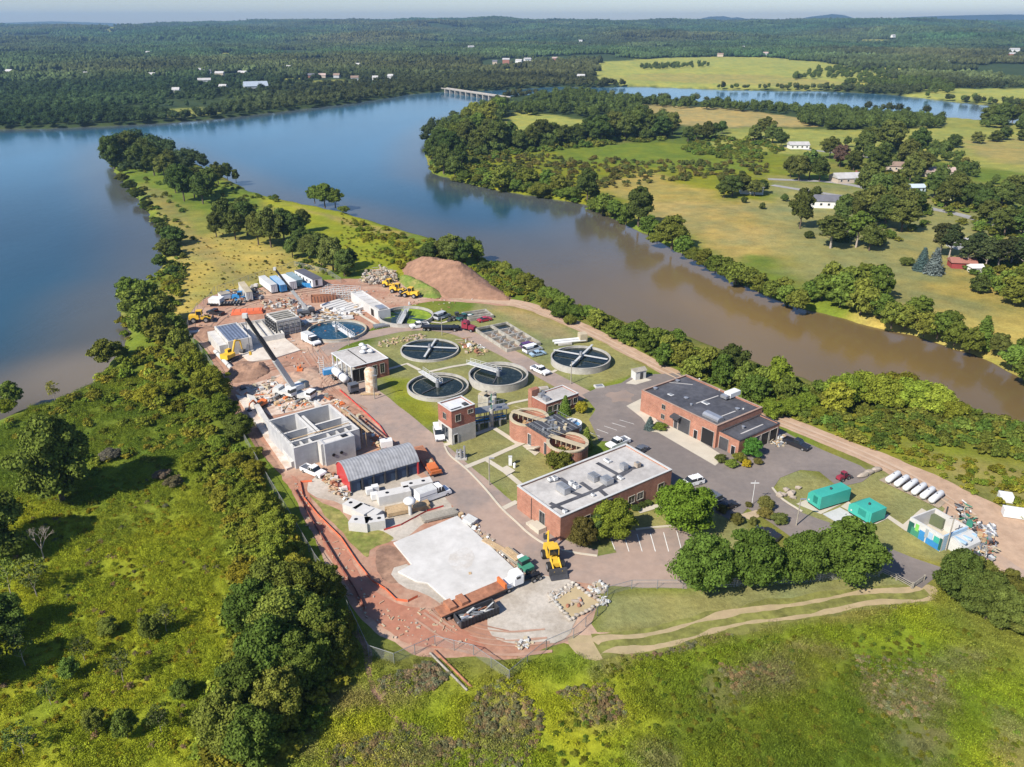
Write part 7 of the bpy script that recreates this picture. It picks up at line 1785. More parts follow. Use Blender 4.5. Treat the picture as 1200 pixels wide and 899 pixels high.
t = thing('silo', 'rust streaked white silo standing below the pump house corner', 'silo', G(435.5, 458)); mb = MB(); mb.lathe([(1.5, 0), (1.5, 5.6), (1.1, 6.2), (.05, 6.5)], M('rust_streaked_white', (.60, .53, .42), .6, .2, 2, col2=(.45, .28, .16), scale2=.8, streak=True), 20); mb.build('shell', t); MB().path([(1.5, .2, 0), (1.5, .2, 6)], .06, steel).build('ladder', t)
t = thing('water_tank', 'small white mushroom topped tank beside the timber stack', 'tank', G(481, 603)); MB().tube((0, 0, 0), (0, 0, 2.6), .35, offwhite, 10).build('stem', t); mb = MB(); mb.lathe([(.05, 2.5), (1.1, 2.7), (1.2, 3.2), (.7, 3.6), (.02, 3.7)], white, 16); mb.build('bowl', t)
t = thing('generator_set', 'white generator box at the end of the new tank block', 'generator', G(453, 524), .3); MB().box((0, 0, 1.0), (2.6, 1.8, 1.6), white).build('case', t); MB().box((0, 0, .15), (2.8, 2.0, .25), black).build('skid', t)
t = thing('blue_skip', 'blue covered bin beside the tank truck', 'bin', G(386, 438), .4); MB().box((0, 0, .8), (3.4, 2.0, 1.3), blue, 0, .9).build('body', t); MB().box((0, 0, 1.5), (3.0, 1.7, .2), lightblue).build('cover', t)
t = thing('white_frame_tower', 'narrow white ladder frame standing left of the pump house', 'frame', G(378, 439)); mb = MB(); [mb.tube((x, 0, 0), (x, 0, 5.2), .1, offwhite, 6) for x in (-.6, .6)]; [mb.tube((-.6, 0, .5 + .6 * k), (.6, 0, .5 + .6 * k), .05, offwhite, 5) for k in range(8)]; mb.build('frame', t)
# transformer pads on lawns
for px, lab, s_ in (((733, 449), 'small white utility shed at the far corner of the garage', 2.2),):
    t = thing('utility_shed', lab, 'shed', G(748, 443), R(25)); MB().box((0, 0, 1.2), (3.2, 2.2, 2.4), offwhite).build('wall', t); mb = MB(); mb.profile([(-1.3, 2.4), (1.3, 2.4), (0, 3.1)], -1.8, 1.8, greywood, 'x'); mb.build('roof', t); MB().box((.2, -1.12, 1.0), (.9, .05, 1.9), darksteel).build('door', t)
t = thing('pipe_skid', 'white piping skid at the top rim of the far black tank', 'pipework', G(668, 402), R(15)); mb = MB(); [mb.tube((-5, -.9 + .9 * k, .8 + .3 * (k % 2)), (4.5, -.9 + .9 * k, .8 + .3 * (k % 2)), .35, white, 10) for k in range(3)]; mb.build('pipe', t); mb = MB(); mb.box((3.8, 0, 1.6), (2.2, 2.4, 2.2), tanp); mb.build('case', t); MB().box((-2, -1.5, .4), (4, .8, .5), concrete).build('footing', t)
t = thing('manhole_box', 'small white concrete hatch on the lawn edge by the lot', 'hatch', G(702, 453.5), R(15)); MB().box((0, 0, .2), (2.4, 1.7, .4), concrete_slab).build('frame', t); MB().box((0, 0, .43), (1.8, 1.2, .05), steel).build('lid', t)
t = thing('manhole_box', 'round topped concrete hatch behind the brick control house', 'hatch', G(637, 457), R(15)); MB().box((0, 0, .35), (2.4, 1.5, .7), concrete).build('frame', t); MB().box((0, 0, .73), (1.4, 1.0, .05), stone).build('lid', t)
t = thing('transformer', 'slim white post cabinet on the lawn by the square footpath pad', 'cabinet', G(598, 545)); MB().box((0, 0, 1.0), (.7, .6, 2.0), white).build('case', t); MB().box((0, 0, 2.05), (.8, .7, .1), offwhite).build('lid', t)
t = thing('hydrant', 'short white standpipe beside the slim cabinet on the lawn', 'hydrant', G(603, 548)); mb = MB(); mb.tube((0, 0, 0), (0, 0, .9), .3, white, 10); mb.tube((0, 0, .9), (0, 0, 1.15), .34, white, 10, .1); mb.build('body', t)
t = thing('pipe_manifold', 'cluster of grey standpipes on the lawn corner facing the road', 'pipework', G(540, 538)); mb = MB(); [mb.tube((x, y, 0), (x, y, h_), .25, silver, 8) for x, y, h_ in ((0, 0, 2.4), (.8, .3, 3.0), (.2, .9, 1.6), (-.7, .5, 2.0))]; mb.tube((-1, .5, 1.4), (1, .3, 1.4), .2, silver, 8); mb.build('pipe', t); MB().box((0, .4, .1), (2.6, 2.2, .2), concrete).build('footing', t)
# boulders around the lawns
def boulders(px, n, spread, label, group, mat=stone, size=(.4, .9)):
    rr = random.Random(int(px[0])); c = G(*px)
    for k in range(n):
        x, y = c.x + rr.uniform(-1, 1) * spread, c.y + rr.uniform(-1, 1) * spread; s_ = rr.uniform(*size)
        mb = MB(); mb.blob((0, 0, s_ * .45), (s_ * rr.uniform(.8, 1.3), s_, s_ * .7), mat, int(k + px[0]), 1, .25); o = mb.build('boulder'); o.location = (x, y, 0); put(o, label, 'boulder', group)
boulders((929, 576), 4, 1.5, 'pale boulder in the upper heap on the rounded grass island', 'upper boulder heap on the grass island'); boulders((921, 583), 4, 1.2, 'pale boulder in the lower heap on the rounded grass island', 'lower boulder heap on the grass island')
for k, (px, lab) in enumerate([((1011, 559), 'lowest'), ((1018, 555.5), 'middle'), ((1026, 552.5), 'topmost')]):
    mb = MB(); mb.blob((0, 0, .45), (1.5, .6, .6), stone, 70 + k, 2, .12); o = mb.build('boulder'); o.location = G(*px); o.rotation_euler = (0, 0, R(25)); put(o, 'long pale boulder at the lot edge, %s of three' % lab, 'boulder', 'long boulders by the lot')

# ---- poles
def pole(label, base, top, arm=True, mat=greywood, r=.13):
    H_ = height_of(base[0], base[1], top[1]); t = thing('lamp_post' if arm else 'pole', label, 'lamp post' if arm else 'pole', G(*base)); MB().tube((0, 0, 0), (0, 0, H_), r, mat, 8, r * .75).build('post', t)
    if arm: MB().box((.5, 0, H_), (1.1, .3, .14), silver).build('lamp_head', t)
    else: MB().box((0, 0, H_ - .6), (1.6, .12, .12), mat).build('crossarm', t)
    return t
pole('grey lamp post on the lawn at the footpath corner by the office road', (573.5, 568.5), (573, 537)); pole('dark lamp post on the lawn in front of the far black tank', (669, 450), (668, 424))
pole('tall grey lamp post at the kerb behind the round tree row', (933, 616), (937, 585)); pole('thin white flagpole beside the clipped shrubs', (881, 592), (886, 563), False, white, .06)
pole('grey pole rising in front of the mural enclosure', (1108, 645), (1118, 604), False); pole('slim lamp post between the blue tank and the black tank', (409, 405), (409, 387)); pole('slim lamp post above the black tank by the curved road', (518, 393), (518, 372))
pole('dark lamp post at the road below the pump house', (439, 468), (439, 440)); pole('grey utility pole with shadow at the edge of the junk yard', (1150, 664), (1155, 640), False)

# ================================================================== heaps: uncountable loose stuff
def heap(name, label, cat, px, n, mats, size=(.3, 1.2), hmax=1.0, flat=.4, seed=1):
    P_ = GP(px); rr = random.Random(seed + int(px[0][0])); x0, x1 = min(p.x for p in P_), max(p.x for p in P_); y0, y1 = min(p.y for p in P_), max(p.y for p in P_); mb = MB(); k = 0
    while k < n:
        x, y = rr.uniform(x0, x1), rr.uniform(y0, y1)
        if not inpoly(np.array([x]), np.array([y]), P_)[0]: continue
        k += 1; a, b_ = rr.uniform(*size), rr.uniform(*size); h_ = min(a, b_) * rr.uniform(.3, 1) * flat * 2
        z0 = rr.uniform(0, hmax) ** 1.5
        if rr.random() < .35: mb.box((x, y, z0 * .5 + h_ / 2 + .05), (a * 2, .18, .15), rr.choice(mats), rr.uniform(0, 3.14), 1, rr.uniform(-.2, .2))
        elif rr.random() < .5: mb.blob((x, y, z0 * .5 + h_ * .4), (a * .5, b_ * .5, h_ * .6), rr.choice(mats), k, 1, .3)
        else: mb.box((x, y, z0 * .5 + h_ / 2 + .05), (a, b_, h_), rr.choice(mats), rr.uniform(0, 3.14), rr.uniform(.7, 1))
    o = mb.build(name); put(o, label, cat, None, 'stuff'); return o
mixm = [offwhite, wood, tanp, steel, rust, concrete, concrete_new, darksteel, greywood]
heap('rubble_heap', 'heap of grey and pink rubble above the yellow loaders', 'rubble', [(420,331),(430,322),(448,316),(462,320),(466,330),(448,334),(430,334)], 420, [stone, concrete, dirt_tan, tanp, gravel], (.4, 1.3), 2.2, .5)
heap('building_materials', 'building materials scattered over the upper work yard', 'debris', [(318,352),(345,350),(362,360),(395,372),(380,382),(356,384),(335,362),(312,364),(306,356)], 210, mixm, (.3, 1.5), .8)
heap('building_materials', 'timber and steel scattered in the yard by the blue machine', 'debris', [(258,344),(280,340),(300,336),(310,344),(306,352),(288,356),(262,352)], 170, mixm + [blue, black], (.3, 1.6), 1.2)
heap('building_materials', 'tools and boards lying on the slab under the crane', 'debris', [(280,456),(330,440),(352,448),(392,468),(330,484),(300,474)], 260, mixm + [orange, white], (.2, 1.3), .5)
heap('building_materials', 'forms and panels strewn around the white precast hall', 'debris', [(375,366),(418,356),(425,368),(395,378),(372,378)], 150, [concrete_slab, offwhite, white, steel, wood], (.4, 1.8), .5)
heap('building_materials', 'orange and brown scrap in front of the red shed gable', 'debris', [(378,562),(390,556),(400,566),(412,580),(404,586),(388,576)], 130, [rust, dirt_tan, tanp, wood, darksteel, offwhite], (.2, 1.1), 1.0)
heap('building_materials', 'timber and buckets along the trench beside the new tank block', 'debris', [(384,466),(400,470),(440,505),(452,528),(444,530),(424,506),(398,480)], 120, [wood, rust, orange, tanp, offwhite], (.2, 1.3), .3)
heap('building_materials', 'loose boards and stones at the road edge of the white slab', 'debris', [(538,603),(548,607),(590,640),(612,660),(606,666),(575,642)], 80, [wood, white, tanp, stone], (.2, 1.0), .3)
heap('building_materials', 'small tools and blocks on the white floor slab', 'debris', [(520,640),(560,634),(580,655),(560,676),(530,670)], 34, [wood, steel, rust, darksteel], (.15, .8), .1)
heap('rubble_heap', 'pale broken stones beside the square sediment pit', 'rubble', [(642,698),(652,692),(668,684),(672,688),(658,700),(646,706)], 90, [stone, gravel, offwhite], (.25, .7), .4)
heap('rubble_heap', 'small stone pile on the grass above the sediment pit', 'rubble', [(690,688),(702,682),(712,690),(704,700),(694,698)], 40, [stone, offwhite, tanp], (.3, .9), .7)
heap('rubble_heap', 'small pink stone pile at the foot of the gravel apron', 'rubble', [(604,754),(616,749),(624,754),(612,762),(604,761)], 36, [stone, offwhite, tanp], (.3, .8), .6)
heap('rubble_heap', 'small stone pile at the corner of the sediment pit', 'rubble', [(704,702),(712,700),(714,708),(706,710)], 16, [stone, offwhite], (.3, .7), .6)
heap('rubble_heap', 'boulders and blocks on the lawn between the black tank and the road', 'rubble', [(536,398),(546,396),(562,404),(572,412),(566,418),(546,414)], 60, [white, stone, tanp, wood, rust], (.4, 1.3), .6)
heap('building_materials', 'excavated earth lumps and pipes along the lawn of the first black tank', 'debris', [(442,402),(470,394),(500,392),(500,397),(470,402),(446,408)], 60, [tanp, dirt_tan, wood, stone], (.3, 1.0), .3)
heap('junk_heap', 'long mixed junk heap along the lane past the mural enclosure', 'junk', [(1120,592),(1130,592),(1150,618),(1168,640),(1162,668),(1140,668),(1132,650),(1136,630),(1124,606)], 330, mixm + [white, silver, darksteel, steel, rust, black, greenp], (.25, 1.1), 1.3)
heap('junk_heap', 'white and silver junk on the gravel right of the mural enclosure', 'junk', [(1150,620),(1164,616),(1166,628),(1156,636)], 90, [white, silver, offwhite, steel], (.3, 1.0), 1.2)
heap('gravel_stones', 'loose stones dotted along the edges of the red haul dirt', 'stones', [(225,380),(300,352),(380,334),(470,336),(560,350),(440,388),(390,404),(400,440),(330,452),(270,440)], 420, [stone, tanp, dirt_tan, offwhite, rust], (.15, .7), .1)
heap('gravel_stones', 'scattered litter and stones on the lower red haul area', 'stones', [(345,565),(400,640),(440,700),(520,720),(560,760),(470,755),(420,720),(360,620)], 160, [stone, tanp, dirt_tan], (.12, .45), .1)
heap('rubble_heap', 'concrete blocks and timber by the doors of the garage annex', 'rubble', [(902,516),(916,510),(926,514),(918,524),(906,524)], 40, [wood, tanp, steel, offwhite], (.3, 1.1), .6)
for px, lab in (((1177, 587), 'white'), ((1193, 606), 'larger white')):
    t = thing('storage_box', '%s box standing in the weeds beyond the dirt road' % lab, 'box', G(*px), -.3); MB().box((0, 0, .9), (2.4 if lab == 'white' else 5.5, 1.8, 1.5), white).build('body', t); MB().box((0, 0, .08), (2.0, 1.5, .16), greywood).build('base', t)
# ---- the dirt mound: terrain-like heap
def mound(name, label, px, H_, ridge, mat, seed=0, step=.8, rough=.5, pw=1.0):
    P_ = GP(px); R_ = GP(ridge); x0, x1 = min(p.x for p in P_), max(p.x for p in P_); y0, y1 = min(p.y for p in P_), max(p.y for p in P_)
    xs = np.arange(x0, x1 + step, step); ys = np.arange(y0, y1 + step, step); XX_, YY_ = np.meshgrid(xs, ys)
    ins = inpoly(XX_, YY_, P_); de = sdist(XX_, YY_, P_); dr = sdist(XX_, YY_, R_, False); f = np.where(ins, de / (de + dr + .01), 0) ** pw
    zz_ = f * H_ * (.85 + .3 * fbm(XX_ / 6 + seed, YY_ / 6, 3)) + f * (fbm(XX_ / 1.5, YY_ / 1.5, 3) - .5) * rough * 2 * np.minimum(1, f * 3) - np.where(ins, 0, .4)
    tn_ = np.ones(XX_.shape + (3,)); me = grid_mesh(name, XX_, YY_, zz_, tn_, mat); bm = bmesh.new(); bm.from_mesh(me); bmesh.ops.delete(bm, geom=[f for f in bm.faces if all(v.co.z < -.2 for v in f.verts)], context='FACES'); bm.to_mesh(me); bm.free(); me.polygons.foreach_set('use_smooth', np.zeros(len(me.polygons), bool)); return link(name, me)
o = mound('dirt_mound', '', [(470,313),(490,306),(520,308),(545,315),(570,330),(600,348),(598,353),(560,351),(520,349),(500,340),(478,330)], 7.4, [(496,322),(540,332)], M('red_stockpile_earth', (.27, .155, .10), .95, .25, .5, .1, col2=(.23, .13, .085), scale2=.12), 3, .9, .6, .8); put(o, 'tall reddish brown earth mound beside the river bank trees', 'earth mound')
o = mound('grass_mound', '', [(464,327),(472,322),(500,330),(520,345),(516,351),(496,349),(476,338)], 2.2, [(474,328),(508,344)], M('mound_grass', (.13, .18, .03), .95, .3, .8, .1, col2=(.22, .2, .06), scale2=.2), 5, .8, .4); put(o, 'small grassy bank at the foot of the reddish mound', 'grass bank')
o = mound('spoil_heap', '', [(262,440),(280,422),(310,424),(318,436),(300,446),(274,450)], 2.4, [(278,436),(304,434)], dirt_brown, 7, .8, .5); put(o, 'brown spoil heap behind the yellow excavator', 'earth mound')
o = mound('spoil_heap', '', [(225,392),(240,380),(258,384),(262,394),(246,400),(230,400)], 1.6, [(236,390),(252,390)], dirt_brown, 9, .8, .5); put(o, 'low brown spoil heap at the left corner of the works', 'earth mound')
o = mound('spoil_heap', '', [(318,446),(345,430),(372,428),(378,440),(352,452),(330,456)], 1.2, [(335,444),(366,436)], dirt_red, 11, .8, .5); put(o, 'low red spoil heap behind the crane', 'earth mound')
# sediment pit
t = thing('sediment_pit', 'square pit of tan silt edged with pale sand bags below the yellow backhoe', 'pit', G(674, 706)); c0 = G(674, 706); Q = [G(*q) - c0 for q in [(645, 700), (671, 684.5), (704.5, 708), (667, 728)]]
mb = MB(); mb.prism([(q.x * .95, q.y * .95) for q in Q], .05, .12, M('tan_silt', (.42, .33, .19), .9, .12, 1, .02)); mb.build('silt', t)
rr = random.Random(2); mb = MB()
for i in range(4):
    a, b_ = Q[i], Q[(i + 1) % 4]; n = int((b_ - a).length / .75)
    for k in range(n): p = a.lerp(b_, k / n); mb.blob((p.x + rr.uniform(-.15, .15), p.y + rr.uniform(-.15, .15), .3), (.45, .36, .28), rr.choice([concrete, stone, gravel, gravel]), k + i * 50, 1, .2)
mb.build('sand_bag_rim', t); mb = MB(); [mb.blob((rr.uniform(-1.6, 1.2), rr.uniform(-1.2, .6), .25), (rr.uniform(.3, .9), .4, .3), rust if k % 2 else stone, k, 1, .3) for k in range(7)]; mb.build('stones', t)

# ================================================================== fences
mesh_m = bpy.data.materials.new('chain_link'); mesh_m.use_nodes = True; nt = mesh_m.node_tree; N = nt.nodes; L = nt.links; P = N['Principled BSDF']; P.inputs['Base Color'].default_value = (.42, .42, .38, 1); P.inputs['Roughness'].default_value = .6
tr = N.new('ShaderNodeBsdfTransparent'); mx = N.new('ShaderNodeMixShader'); mx.inputs[0].default_value = .17; L.new(tr.outputs[0], mx.inputs[1]); L.new(P.outputs[0], mx.inputs[2]); L.new(mx.outputs[0], [n_ for n_ in N if n_.type == 'OUTPUT_MATERIAL'][0].inputs[0])
def fence(name, label, px, h=2.0, gap=4.0, mat=None, postm=steel, rail=True, pr=.06, solid=None, cat='fence'):
    P_ = GP(px); t = thing(name, label, cat, P_[0]); o0 = P_[0]; pan = MB(); rl = MB()
    pts = []
    for i in range(len(P_) - 1):
        a, b_ = P_[i] - o0, P_[i + 1] - o0; n = max(1, round((b_ - a).length / gap)); pts += [a.lerp(b_, k / n) for k in range(n)]
    pts.append(P_[-1] - o0)
    for i in range(len(pts) - 1):
        a, b_ = pts[i], pts[i + 1]; z1 = h - .08
        pan.add([(a.x, a.y, .05), (b_.x, b_.y, .05), (b_.x, b_.y, z1), (a.x, a.y, z1)], [(0, 1, 2, 3)], mat or mesh_m)
        if rail: rl.tube(a + Vector((0, 0, h - .04)), b_ + Vector((0, 0, h - .04)), .045, postm, 5)
    pan.build('mesh_panel' if not solid else 'net', t)
    if rail: rl.build('top_rail', t)
    if len(pts) <= 95:
        pm = MB().tube((0, 0, 0), (0, 0, h), pr, postm, 6).mesh('post')
        for p in pts: o = link('post', pm, t); o.location = p
    return t
fence('chain_link_fence', 'grey chain link fence along the west side of the works', [(252,342),(246,352),(232,362),(222,378),(219,392),(232,408),(250,432),(262,452),(270,478),(283,510),(305,550),(335,600),(370,660),(400,700),(420,742)])
fence('chain_link_fence', 'chain link fence along the bottom of the red dirt area', [(420,742),(432,768),(462,778),(510,757),(555,768),(597,798),(618,780),(640,762),(672,748),(700,722)], 2.0)
fence('chain_link_fence', 'chain link fence below the parking lot and the round trees', [(700,722),(712,698),(740,690),(800,690),(860,688),(930,684),(1030,676)], 1.8, 5)
fence('chain_link_fence', 'chain link fence behind the row of site trailers', [(255,342),(300,326),(330,318),(345,312),(385,322),(400,332)], 2.0)
fence('silt_fence', 'bright orange net fence around the precast boxes and gravel yard', [(366,565),(352,566),(356,584),(372,604),(400,632),(420,662),(436,682),(452,692),(464,704),(478,706),(490,700)], .6, 2.5, orange_net, greywood, False, .04, True)
fence('silt_fence', 'red net fence between the timber stacks and the white slab', [(450,622),(470,616),(500,600),(520,594)], .5, 2.5, M('red_net', (.55, .06, .05), .8, .1, 2), greywood, False, .04, True)
fence('silt_fence', 'red net fence along the road beside the new tank block', [(398,458),(412,470),(430,486),(445,500),(455,515),(452,528)], .6, 2.5, M('red_net', (.55, .06, .05)), greywood, False, .04, True)
fence('silt_fence', 'brown silt fence at the bottom of the bank beside the haul road', [(345,575),(365,610),(395,660),(415,690),(428,715)], .8, 3, M('dark_red_net', (.24, .08, .06), .8, .15, 2), greywood, False, .04, True)
# wooden post and rail fence and gate
def rail_fence(label, px, h=1.2, gap=2.6, name='rail_fence'):
    P_ = GP(px); t = thing(name, label, 'fence', P_[0]); o0 = P_[0]; pts = []
    for i in range(len(P_) - 1): a, b_ = P_[i] - o0, P_[i + 1] - o0; n = max(1, round((b_ - a).length / gap)); pts += [a.lerp(b_, k / n) for k in range(n)]
    pts.append(P_[-1] - o0); mb = MB()
    for i in range(len(pts) - 1):
        for z in (.4, .75, 1.1): mb.tube(pts[i] + Vector((0, 0, z)), pts[i + 1] + Vector((0, 0, z)), .07, greywood, 5)
    mb.build('rail', t); pm = MB().box((0, 0, .65), (.2, .2, 1.3), greywood).mesh('post')
    for p in pts: o = link('post', pm, t); o.location = p
rail_fence('grey wooden rail fence ending at the gate right of the round trees', [(1032,672),(1050,680),(1068,690)]); rail_fence('grey wooden rail fence in the shade under the round trees', [(845,688),(900,684),(960,680),(1005,674)])
rail_fence('short grey wooden gate across the end of the access road', [(1069,690),(1082,681)], name='wooden_gate')

# ================================================================== houses, farm buildings, bridge
hw = [M('house_white', (.70, .69, .66), .7, .05, .5), M('house_tan', (.46, .38, .30), .7, .05, .5), M('house_brick', (.33, .15, .11), .8, .08, .5), M('house_grey', (.40, .41, .42), .7, .05, .5)]
hr = [M('roof_pale_grey', (.42, .41, .40), .8, .1, .4), M('roof_slate', (.13, .13, .15), .8, .1, .4), M('roof_brown', (.24, .17, .13), .8, .1, .4), M('roof_pink', (.42, .32, .28), .8, .1, .4)]
def house(label, px, L_, W, e, rz, wm, rm, ridge=2.2, name='house', chimney=False, z=None, win=True):
    p = G(*px); t = thing(name, label, name.replace('_', ' '), p, rz)
    MB().box((0, 0, e / 2 - .5), (L_, W, e + 1), wm).build('wall', t)
    mb = MB(); mb.profile([(-W / 2 - .5, e - .1), (W / 2 + .5, e - .1), (0, e + ridge)], -L_ / 2 - .5, L_ / 2 + .5, rm, 'x'); rf = mb.build('roof', t)
    if chimney: MB().box((L_ * .32, .4, e + ridge * .8), (1.0, .8, 2.6), brick_dk).build('chimney', rf)
    if win:
        for k in range(4):
            mb = MB(); mb.box((-L_ * .38 + k * L_ * .25, -W / 2 - .03, e * .55), (1.3, .1, 1.3), offwhite); f = mb.build('window', t); MB().box((-L_ * .38 + k * L_ * .25, -W / 2 - .09, e * .55), (1.0, .04, 1.0), glassm).build('pane', f)
    return t
house('farmhouse with pale grey roof and tan walls beside the lane', (992, 213), 17, 11, 3, R(8), hw[1], hr[0], 2.4, chimney=True)
house('white house with dark slate roof below the pale roofed farmhouse', (964, 242), 15, 9, 3.6, R(-8), hw[0], hr[1], 2.4)
house('white farm building with big gable behind the dark trees, far left', (880, 226), 12, 9, 4, R(-10), hw[0], hr[0], 2.4); house('small tan house hidden behind the farmyard trees', (1052, 200), 14, 9, 3.4, R(-15), hw[1], hr[2], 2.2)
house('pinkish roofed house with white chimney near the right fields', (1098, 206), 18, 9, 3.2, R(-8), hw[1], hr[3], 2.2, chimney=True); house('small white house with grey roof on the farm road', (935, 174), 14, 8, 3, R(0), hw[0], hr[0], 2)
house('white cottage half hidden among trees on the right lane', (1130, 234), 12, 8, 3, R(30), hw[0], hr[0], 2); house('pale roofed pool house among the garden trees', (1070, 224), 10, 7, 2.6, R(4), M('pool_house_blue', (.4, .5, .55), .6, .05, 1), M('pale_blue_roof', (.45, .52, .56), .6, .05, 1), 1.4)
house('little red shed under the tall pines', (1126, 313), 8.5, 5.5, 2.4, R(-10), M('shed_red', (.28, .05, .05), .7, .1, 1), M('shed_brown_roof', (.30, .13, .10), .8, .1, 1), 1.4, 'shed', win=False); house('tiny white shed beside the red shed', (1142, 319), 4, 3.4, 2.2, R(0), hw[0], hw[0], 1.0, 'shed', win=False)
house('grey house peeping through trees at the right edge', (1182, 262), 14, 9, 3.4, R(-12), hw[3], hr[1], 2.2); house('grey garage among the trees behind the pines', (1125, 290), 8, 7, 2.6, R(10), hw[3], hr[0], 1.4, 'garage', win=False)
house('white farm shed in the trees left of the golden field', (748, 146), 13, 9, 4, R(10), hw[0], hw[0], 2, 'barn', win=False); house('white farmhouse beside the shed left of the golden field', (762, 149), 10, 8, 5, R(-20), hw[0], hr[0], 2.4)
FAR = [((420,80),18,9,6,0,'white house on the far shore above the lake arm'),((416,95),20,9,4,1,'low grey house row in the far village, left'),((440,95),14,9,4,0,'low white house in the far village, middle'),((458,93),14,9,4,1,'low grey house in the far village, right'),
 ((552,58),30,14,8,0,'white mansion high in the far woods'),((545,60),14,10,5,1,'grey house left of the far white mansion'),((593,75),24,14,9,2,'red brick house at the far village centre'),((608,76),22,12,8,0,'white house, left of the bright far pair'),((618,75),24,12,10,0,'white house, right of the bright far pair'),((650,75),18,12,12,2,'tall brick house in the far woods'),((580,76),16,12,6,3,'tan house left of the far brick house'),
 ((638,42),34,10,6,0,'white farm building on the far ridge, left'),((652,42),22,10,7,0,'white farm building on the far ridge, right'),((660,49),26,12,6,0,'pale house below the ridge farm'),((680,49),26,12,6,0,'white house right of the ridge farm'),((681,93),20,10,4,1,'low grey boathouse above the upper lake'),
 ((918,42),30,14,8,0,'white farmhouse in the far right woods'),((870,58),16,10,7,0,'small white house above the far golden field'),((897,66),18,10,7,1,'house on the rim of the far field'),((844,67),24,10,6,3,'long tan house on the rim of the far field'),((1018,62),32,14,8,1,'grey roofed house right of the far field'),((1050,62),34,12,6,3,'tan house in the far right woods'),((1075,60),50,14,7,0,'long white building in the far right woods'),((1087,60),24,12,7,0,'white house beside the long white building'),
 ((1108,75),16,9,5,0,'small white house among the right hand woods'),((1188,62),40,14,9,0,'large white house at the far right edge'),((1185,68),20,12,9,2,'brick house at the far right edge'),((1047,41),26,14,9,0,'white house high in the far right woods'),((1014,36),28,16,10,3,'tan house high on the far right hills'),
 ((138,34),50,20,10,3,'tan farm on the far left hilltop'),((280,35),40,20,10,0,'white farm on the central hill crest'),((300,36),40,20,10,1,'grey farm on the central hill crest'),((355,33),60,24,12,3,'farm buildings on the crest right of centre'),((174,65),16,9,7,0,'tiny white house in the middle of the left forest'),((387,58),16,9,7,0,'small white house in the forest above the lake'),
 ((232,86),18,10,5,0,'white house at the left of the lakeside village'),((243,88),24,10,5,1,'long grey house in the lakeside village'),((258,90),24,10,5,3,'tan house in the lakeside village'),((285,90),26,10,6,2,'red roofed house in the lakeside village'),((240,98),30,12,4,1,'dark roofed long house in the lakeside village'),((207,110),14,9,4,0,'white cottage near the left far shore'),((262,106),16,9,4,0,'pale cottage below the big grey barn'),((339,83),14,9,6,0,'white house in the far village clearing'),((365,92),16,9,4,2,'brown house on the far village green'),((378,92),18,9,4,3,'tan house on the far village green'),((395,92),16,9,4,1,'grey house on the far village green'),((12,87),24,10,4,0,'pale house at the far left edge'),((102,90),14,9,4,0,'pale cottage in the left forest'),((179,91),16,9,4,0,'small white house in the left forest')]
FHOUSE = []
for k, (px, L_, W, e, c, lab) in enumerate(FAR):
    t = house(lab, px, L_ * .62, W * .7, e * .8, R((k * 37) % 50 - 25), hw[{0: 0, 1: 3, 2: 2, 3: 1}[c]], hr[(c + k) % 4] if c else hr[0], 3, win=False); t.location.z += 2.0
t = house('big grey metal roofed barn in the lakeside village', (300, 104), 32, 16, 4, R(25), hw[3], M('metal_barn_roof', (.35, .40, .46), .4, .05, .3), 6, 'barn', win=False)
# bridge
a, b_ = G(524, 107, 0), G(590, 117, 0); d = b_ - a; l = d.length; t = thing('road_bridge', 'long low concrete road bridge across the narrows of the lake', 'bridge', (a + b_) / 2, math.atan2(d.y, d.x))
mb = MB(); mb.box((0, 0, 3.2), (l + 20, 8, .7), M('bridge_deck', (.42, .37, .32), .8, .1, .1)); mb.build('deck', t)
for s_ in (-1, 1): MB().box((0, s_ * 4.2, 3.9), (l + 20, .3, .6), concrete).build('parapet', t)
for k in range(11): MB().box((-l / 2 + l * k / 10, 0, 0), (1.4, 8, 5.8), concrete).build('pier', t)
# two-log sections in the meadow, culvert pipe
t = thing('log_pipe', 'brown board path cut into the bright grass below the fence', 'log', G(528, 786), math.atan2(G(552, 812).y - G(508, 768).y, G(552, 812).x - G(508, 768).x)); ll = (G(552, 812) - G(508, 768)).length; MB().tube((-ll / 2, .4, .15), (ll / 2, .4, .15), .2, rust, 6).build('pipe', t); MB().tube((-ll / 2, -.4, .15), (ll / 2, -.4, .15), .2, greywood, 6).build('log', t)
t = thing('drain_pipe', 'long white pipe lying beside the ribbed roof chamber', 'pipe', G(262, 424), math.atan2(G(275, 430).y - G(246, 400).y, G(275, 430).x - G(246, 400).x)); mb = MB(); mb.tube((-7.5, 0, .6), (7.5, 0, .6), .6, offwhite, 12); mb.build('pipe', t); mb = MB(); [mb.tube((-5 + 5 * k, 0, .6), (-4.7 + 5 * k, 0, .6), .7, steel, 12) for k in range(3)]; mb.build('collar', t)
t = thing('drain_pipe', 'short white pipe pointing at the left fence of the works', 'pipe', G(232, 391), .1); mb = MB(); mb.tube((-3.5, 0, .5), (3.5, 0, .5), .5, offwhite, 12); mb.build('pipe', t); MB().tube((3.4, 0, .5), (3.7, 0, .5), .6, steel, 12).build('collar', t)
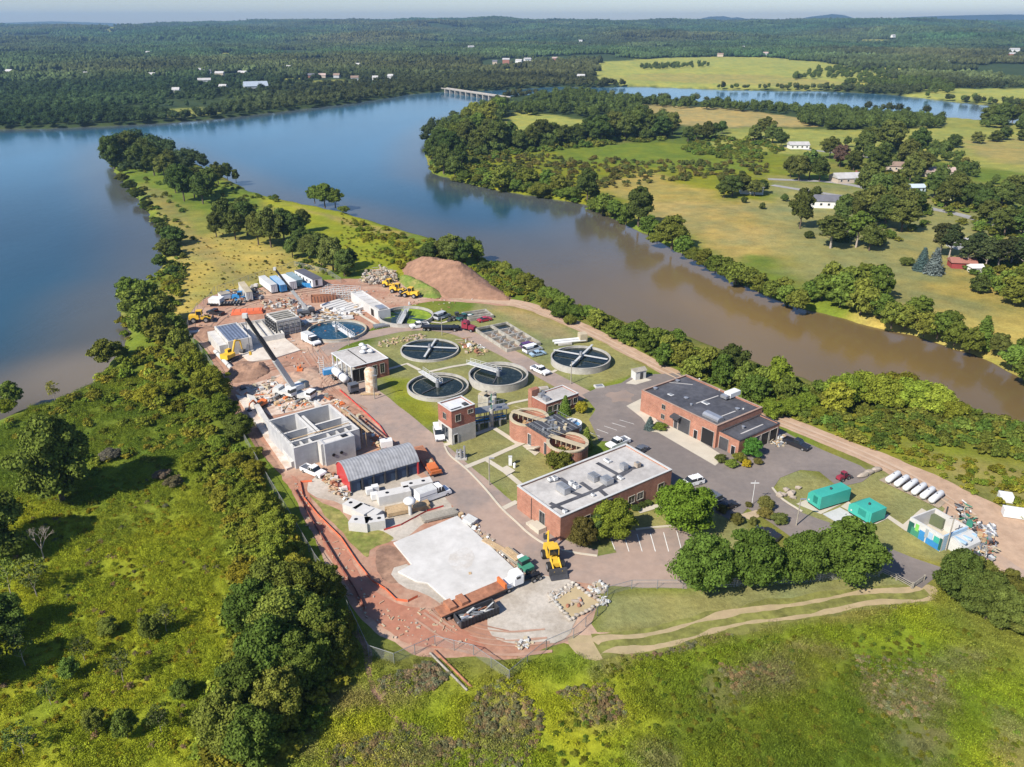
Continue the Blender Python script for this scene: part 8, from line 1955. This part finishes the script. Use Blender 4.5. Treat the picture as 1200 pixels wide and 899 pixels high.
# ================================================================== light, sky, air
SUN_EL, SH_AZ = R(41.0), math.atan2(.70, .71)      # shadows fall to the upper right
sd_ = Vector((math.cos(SH_AZ) * math.cos(SUN_EL), math.sin(SH_AZ) * math.cos(SUN_EL), -math.sin(SUN_EL)))
sl = bpy.data.lights.new('sun', 'SUN'); sl.energy = 5.0; sl.angle = R(.53); sl.color = (1.0, .935, .83)
so = bpy.data.objects.new('sun', sl); COL.objects.link(so); so.rotation_euler = sd_.to_track_quat('-Z', 'Y').to_euler(); so.location = (-80, -60, 150)
w = bpy.data.worlds.new('World'); SC.world = w; w.use_nodes = True
nt = w.node_tree; bg = nt.nodes['Background']
sky = nt.nodes.new('ShaderNodeTexSky'); sky.sky_type = 'NISHITA'; sky.sun_disc = False; sky.sun_elevation = SUN_EL
to_sun = -sd_
sky.sun_rotation = math.atan2(to_sun.x, to_sun.y)
sky.air_density = 1.0; sky.dust_density = .3; sky.ozone_density = 3.5; sky.altitude = 100
tn_ = nt.nodes.new('ShaderNodeMix'); tn_.data_type = 'RGBA'; tn_.blend_type = 'MULTIPLY'; tn_.inputs[0].default_value = 1; tn_.inputs[7].default_value = (.94, .98, 1.12, 1); nt.links.new(sky.outputs[0], tn_.inputs[6]); nt.links.new(tn_.outputs[2], bg.inputs[0]); bg.inputs[1].default_value = .085
HAZE = 9.5e-5
if HAZE:
    mb = MB(); hm = bpy.data.materials.new('haze_air'); hm.use_nodes = True; N = hm.node_tree.nodes
    for n_ in list(N):
        if n_.type != 'OUTPUT_MATERIAL': N.remove(n_)
    pv = N.new('ShaderNodeVolumePrincipled'); pv.inputs['Color'].default_value = (.44, .70, 1, 1); pv.inputs['Density'].default_value = HAZE; pv.inputs['Anisotropy'].default_value = .35
    hm.node_tree.links.new(pv.outputs[0], [n_ for n_ in N if n_.type == 'OUTPUT_MATERIAL'][0].inputs['Volume'])
    mb.box((0, 5750, 90), (21000, 12000, 226), hm)
    hz = mb.build('haze'); put(hz, kind='stuff')
SC.view_settings.view_transform = 'Standard'; SC.view_settings.look = 'None'; SC.view_settings.gamma = 1; SC.view_settings.exposure = 0.62
SC.view_settings.use_curve_mapping = False
SC.cycles.max_bounces = 5; SC.cycles.diffuse_bounces = 2; SC.cycles.glossy_bounces = 2; SC.cycles.transmission_bounces = 2; SC.cycles.volume_bounces = 0; SC.cycles.transparent_max_bounces = 8
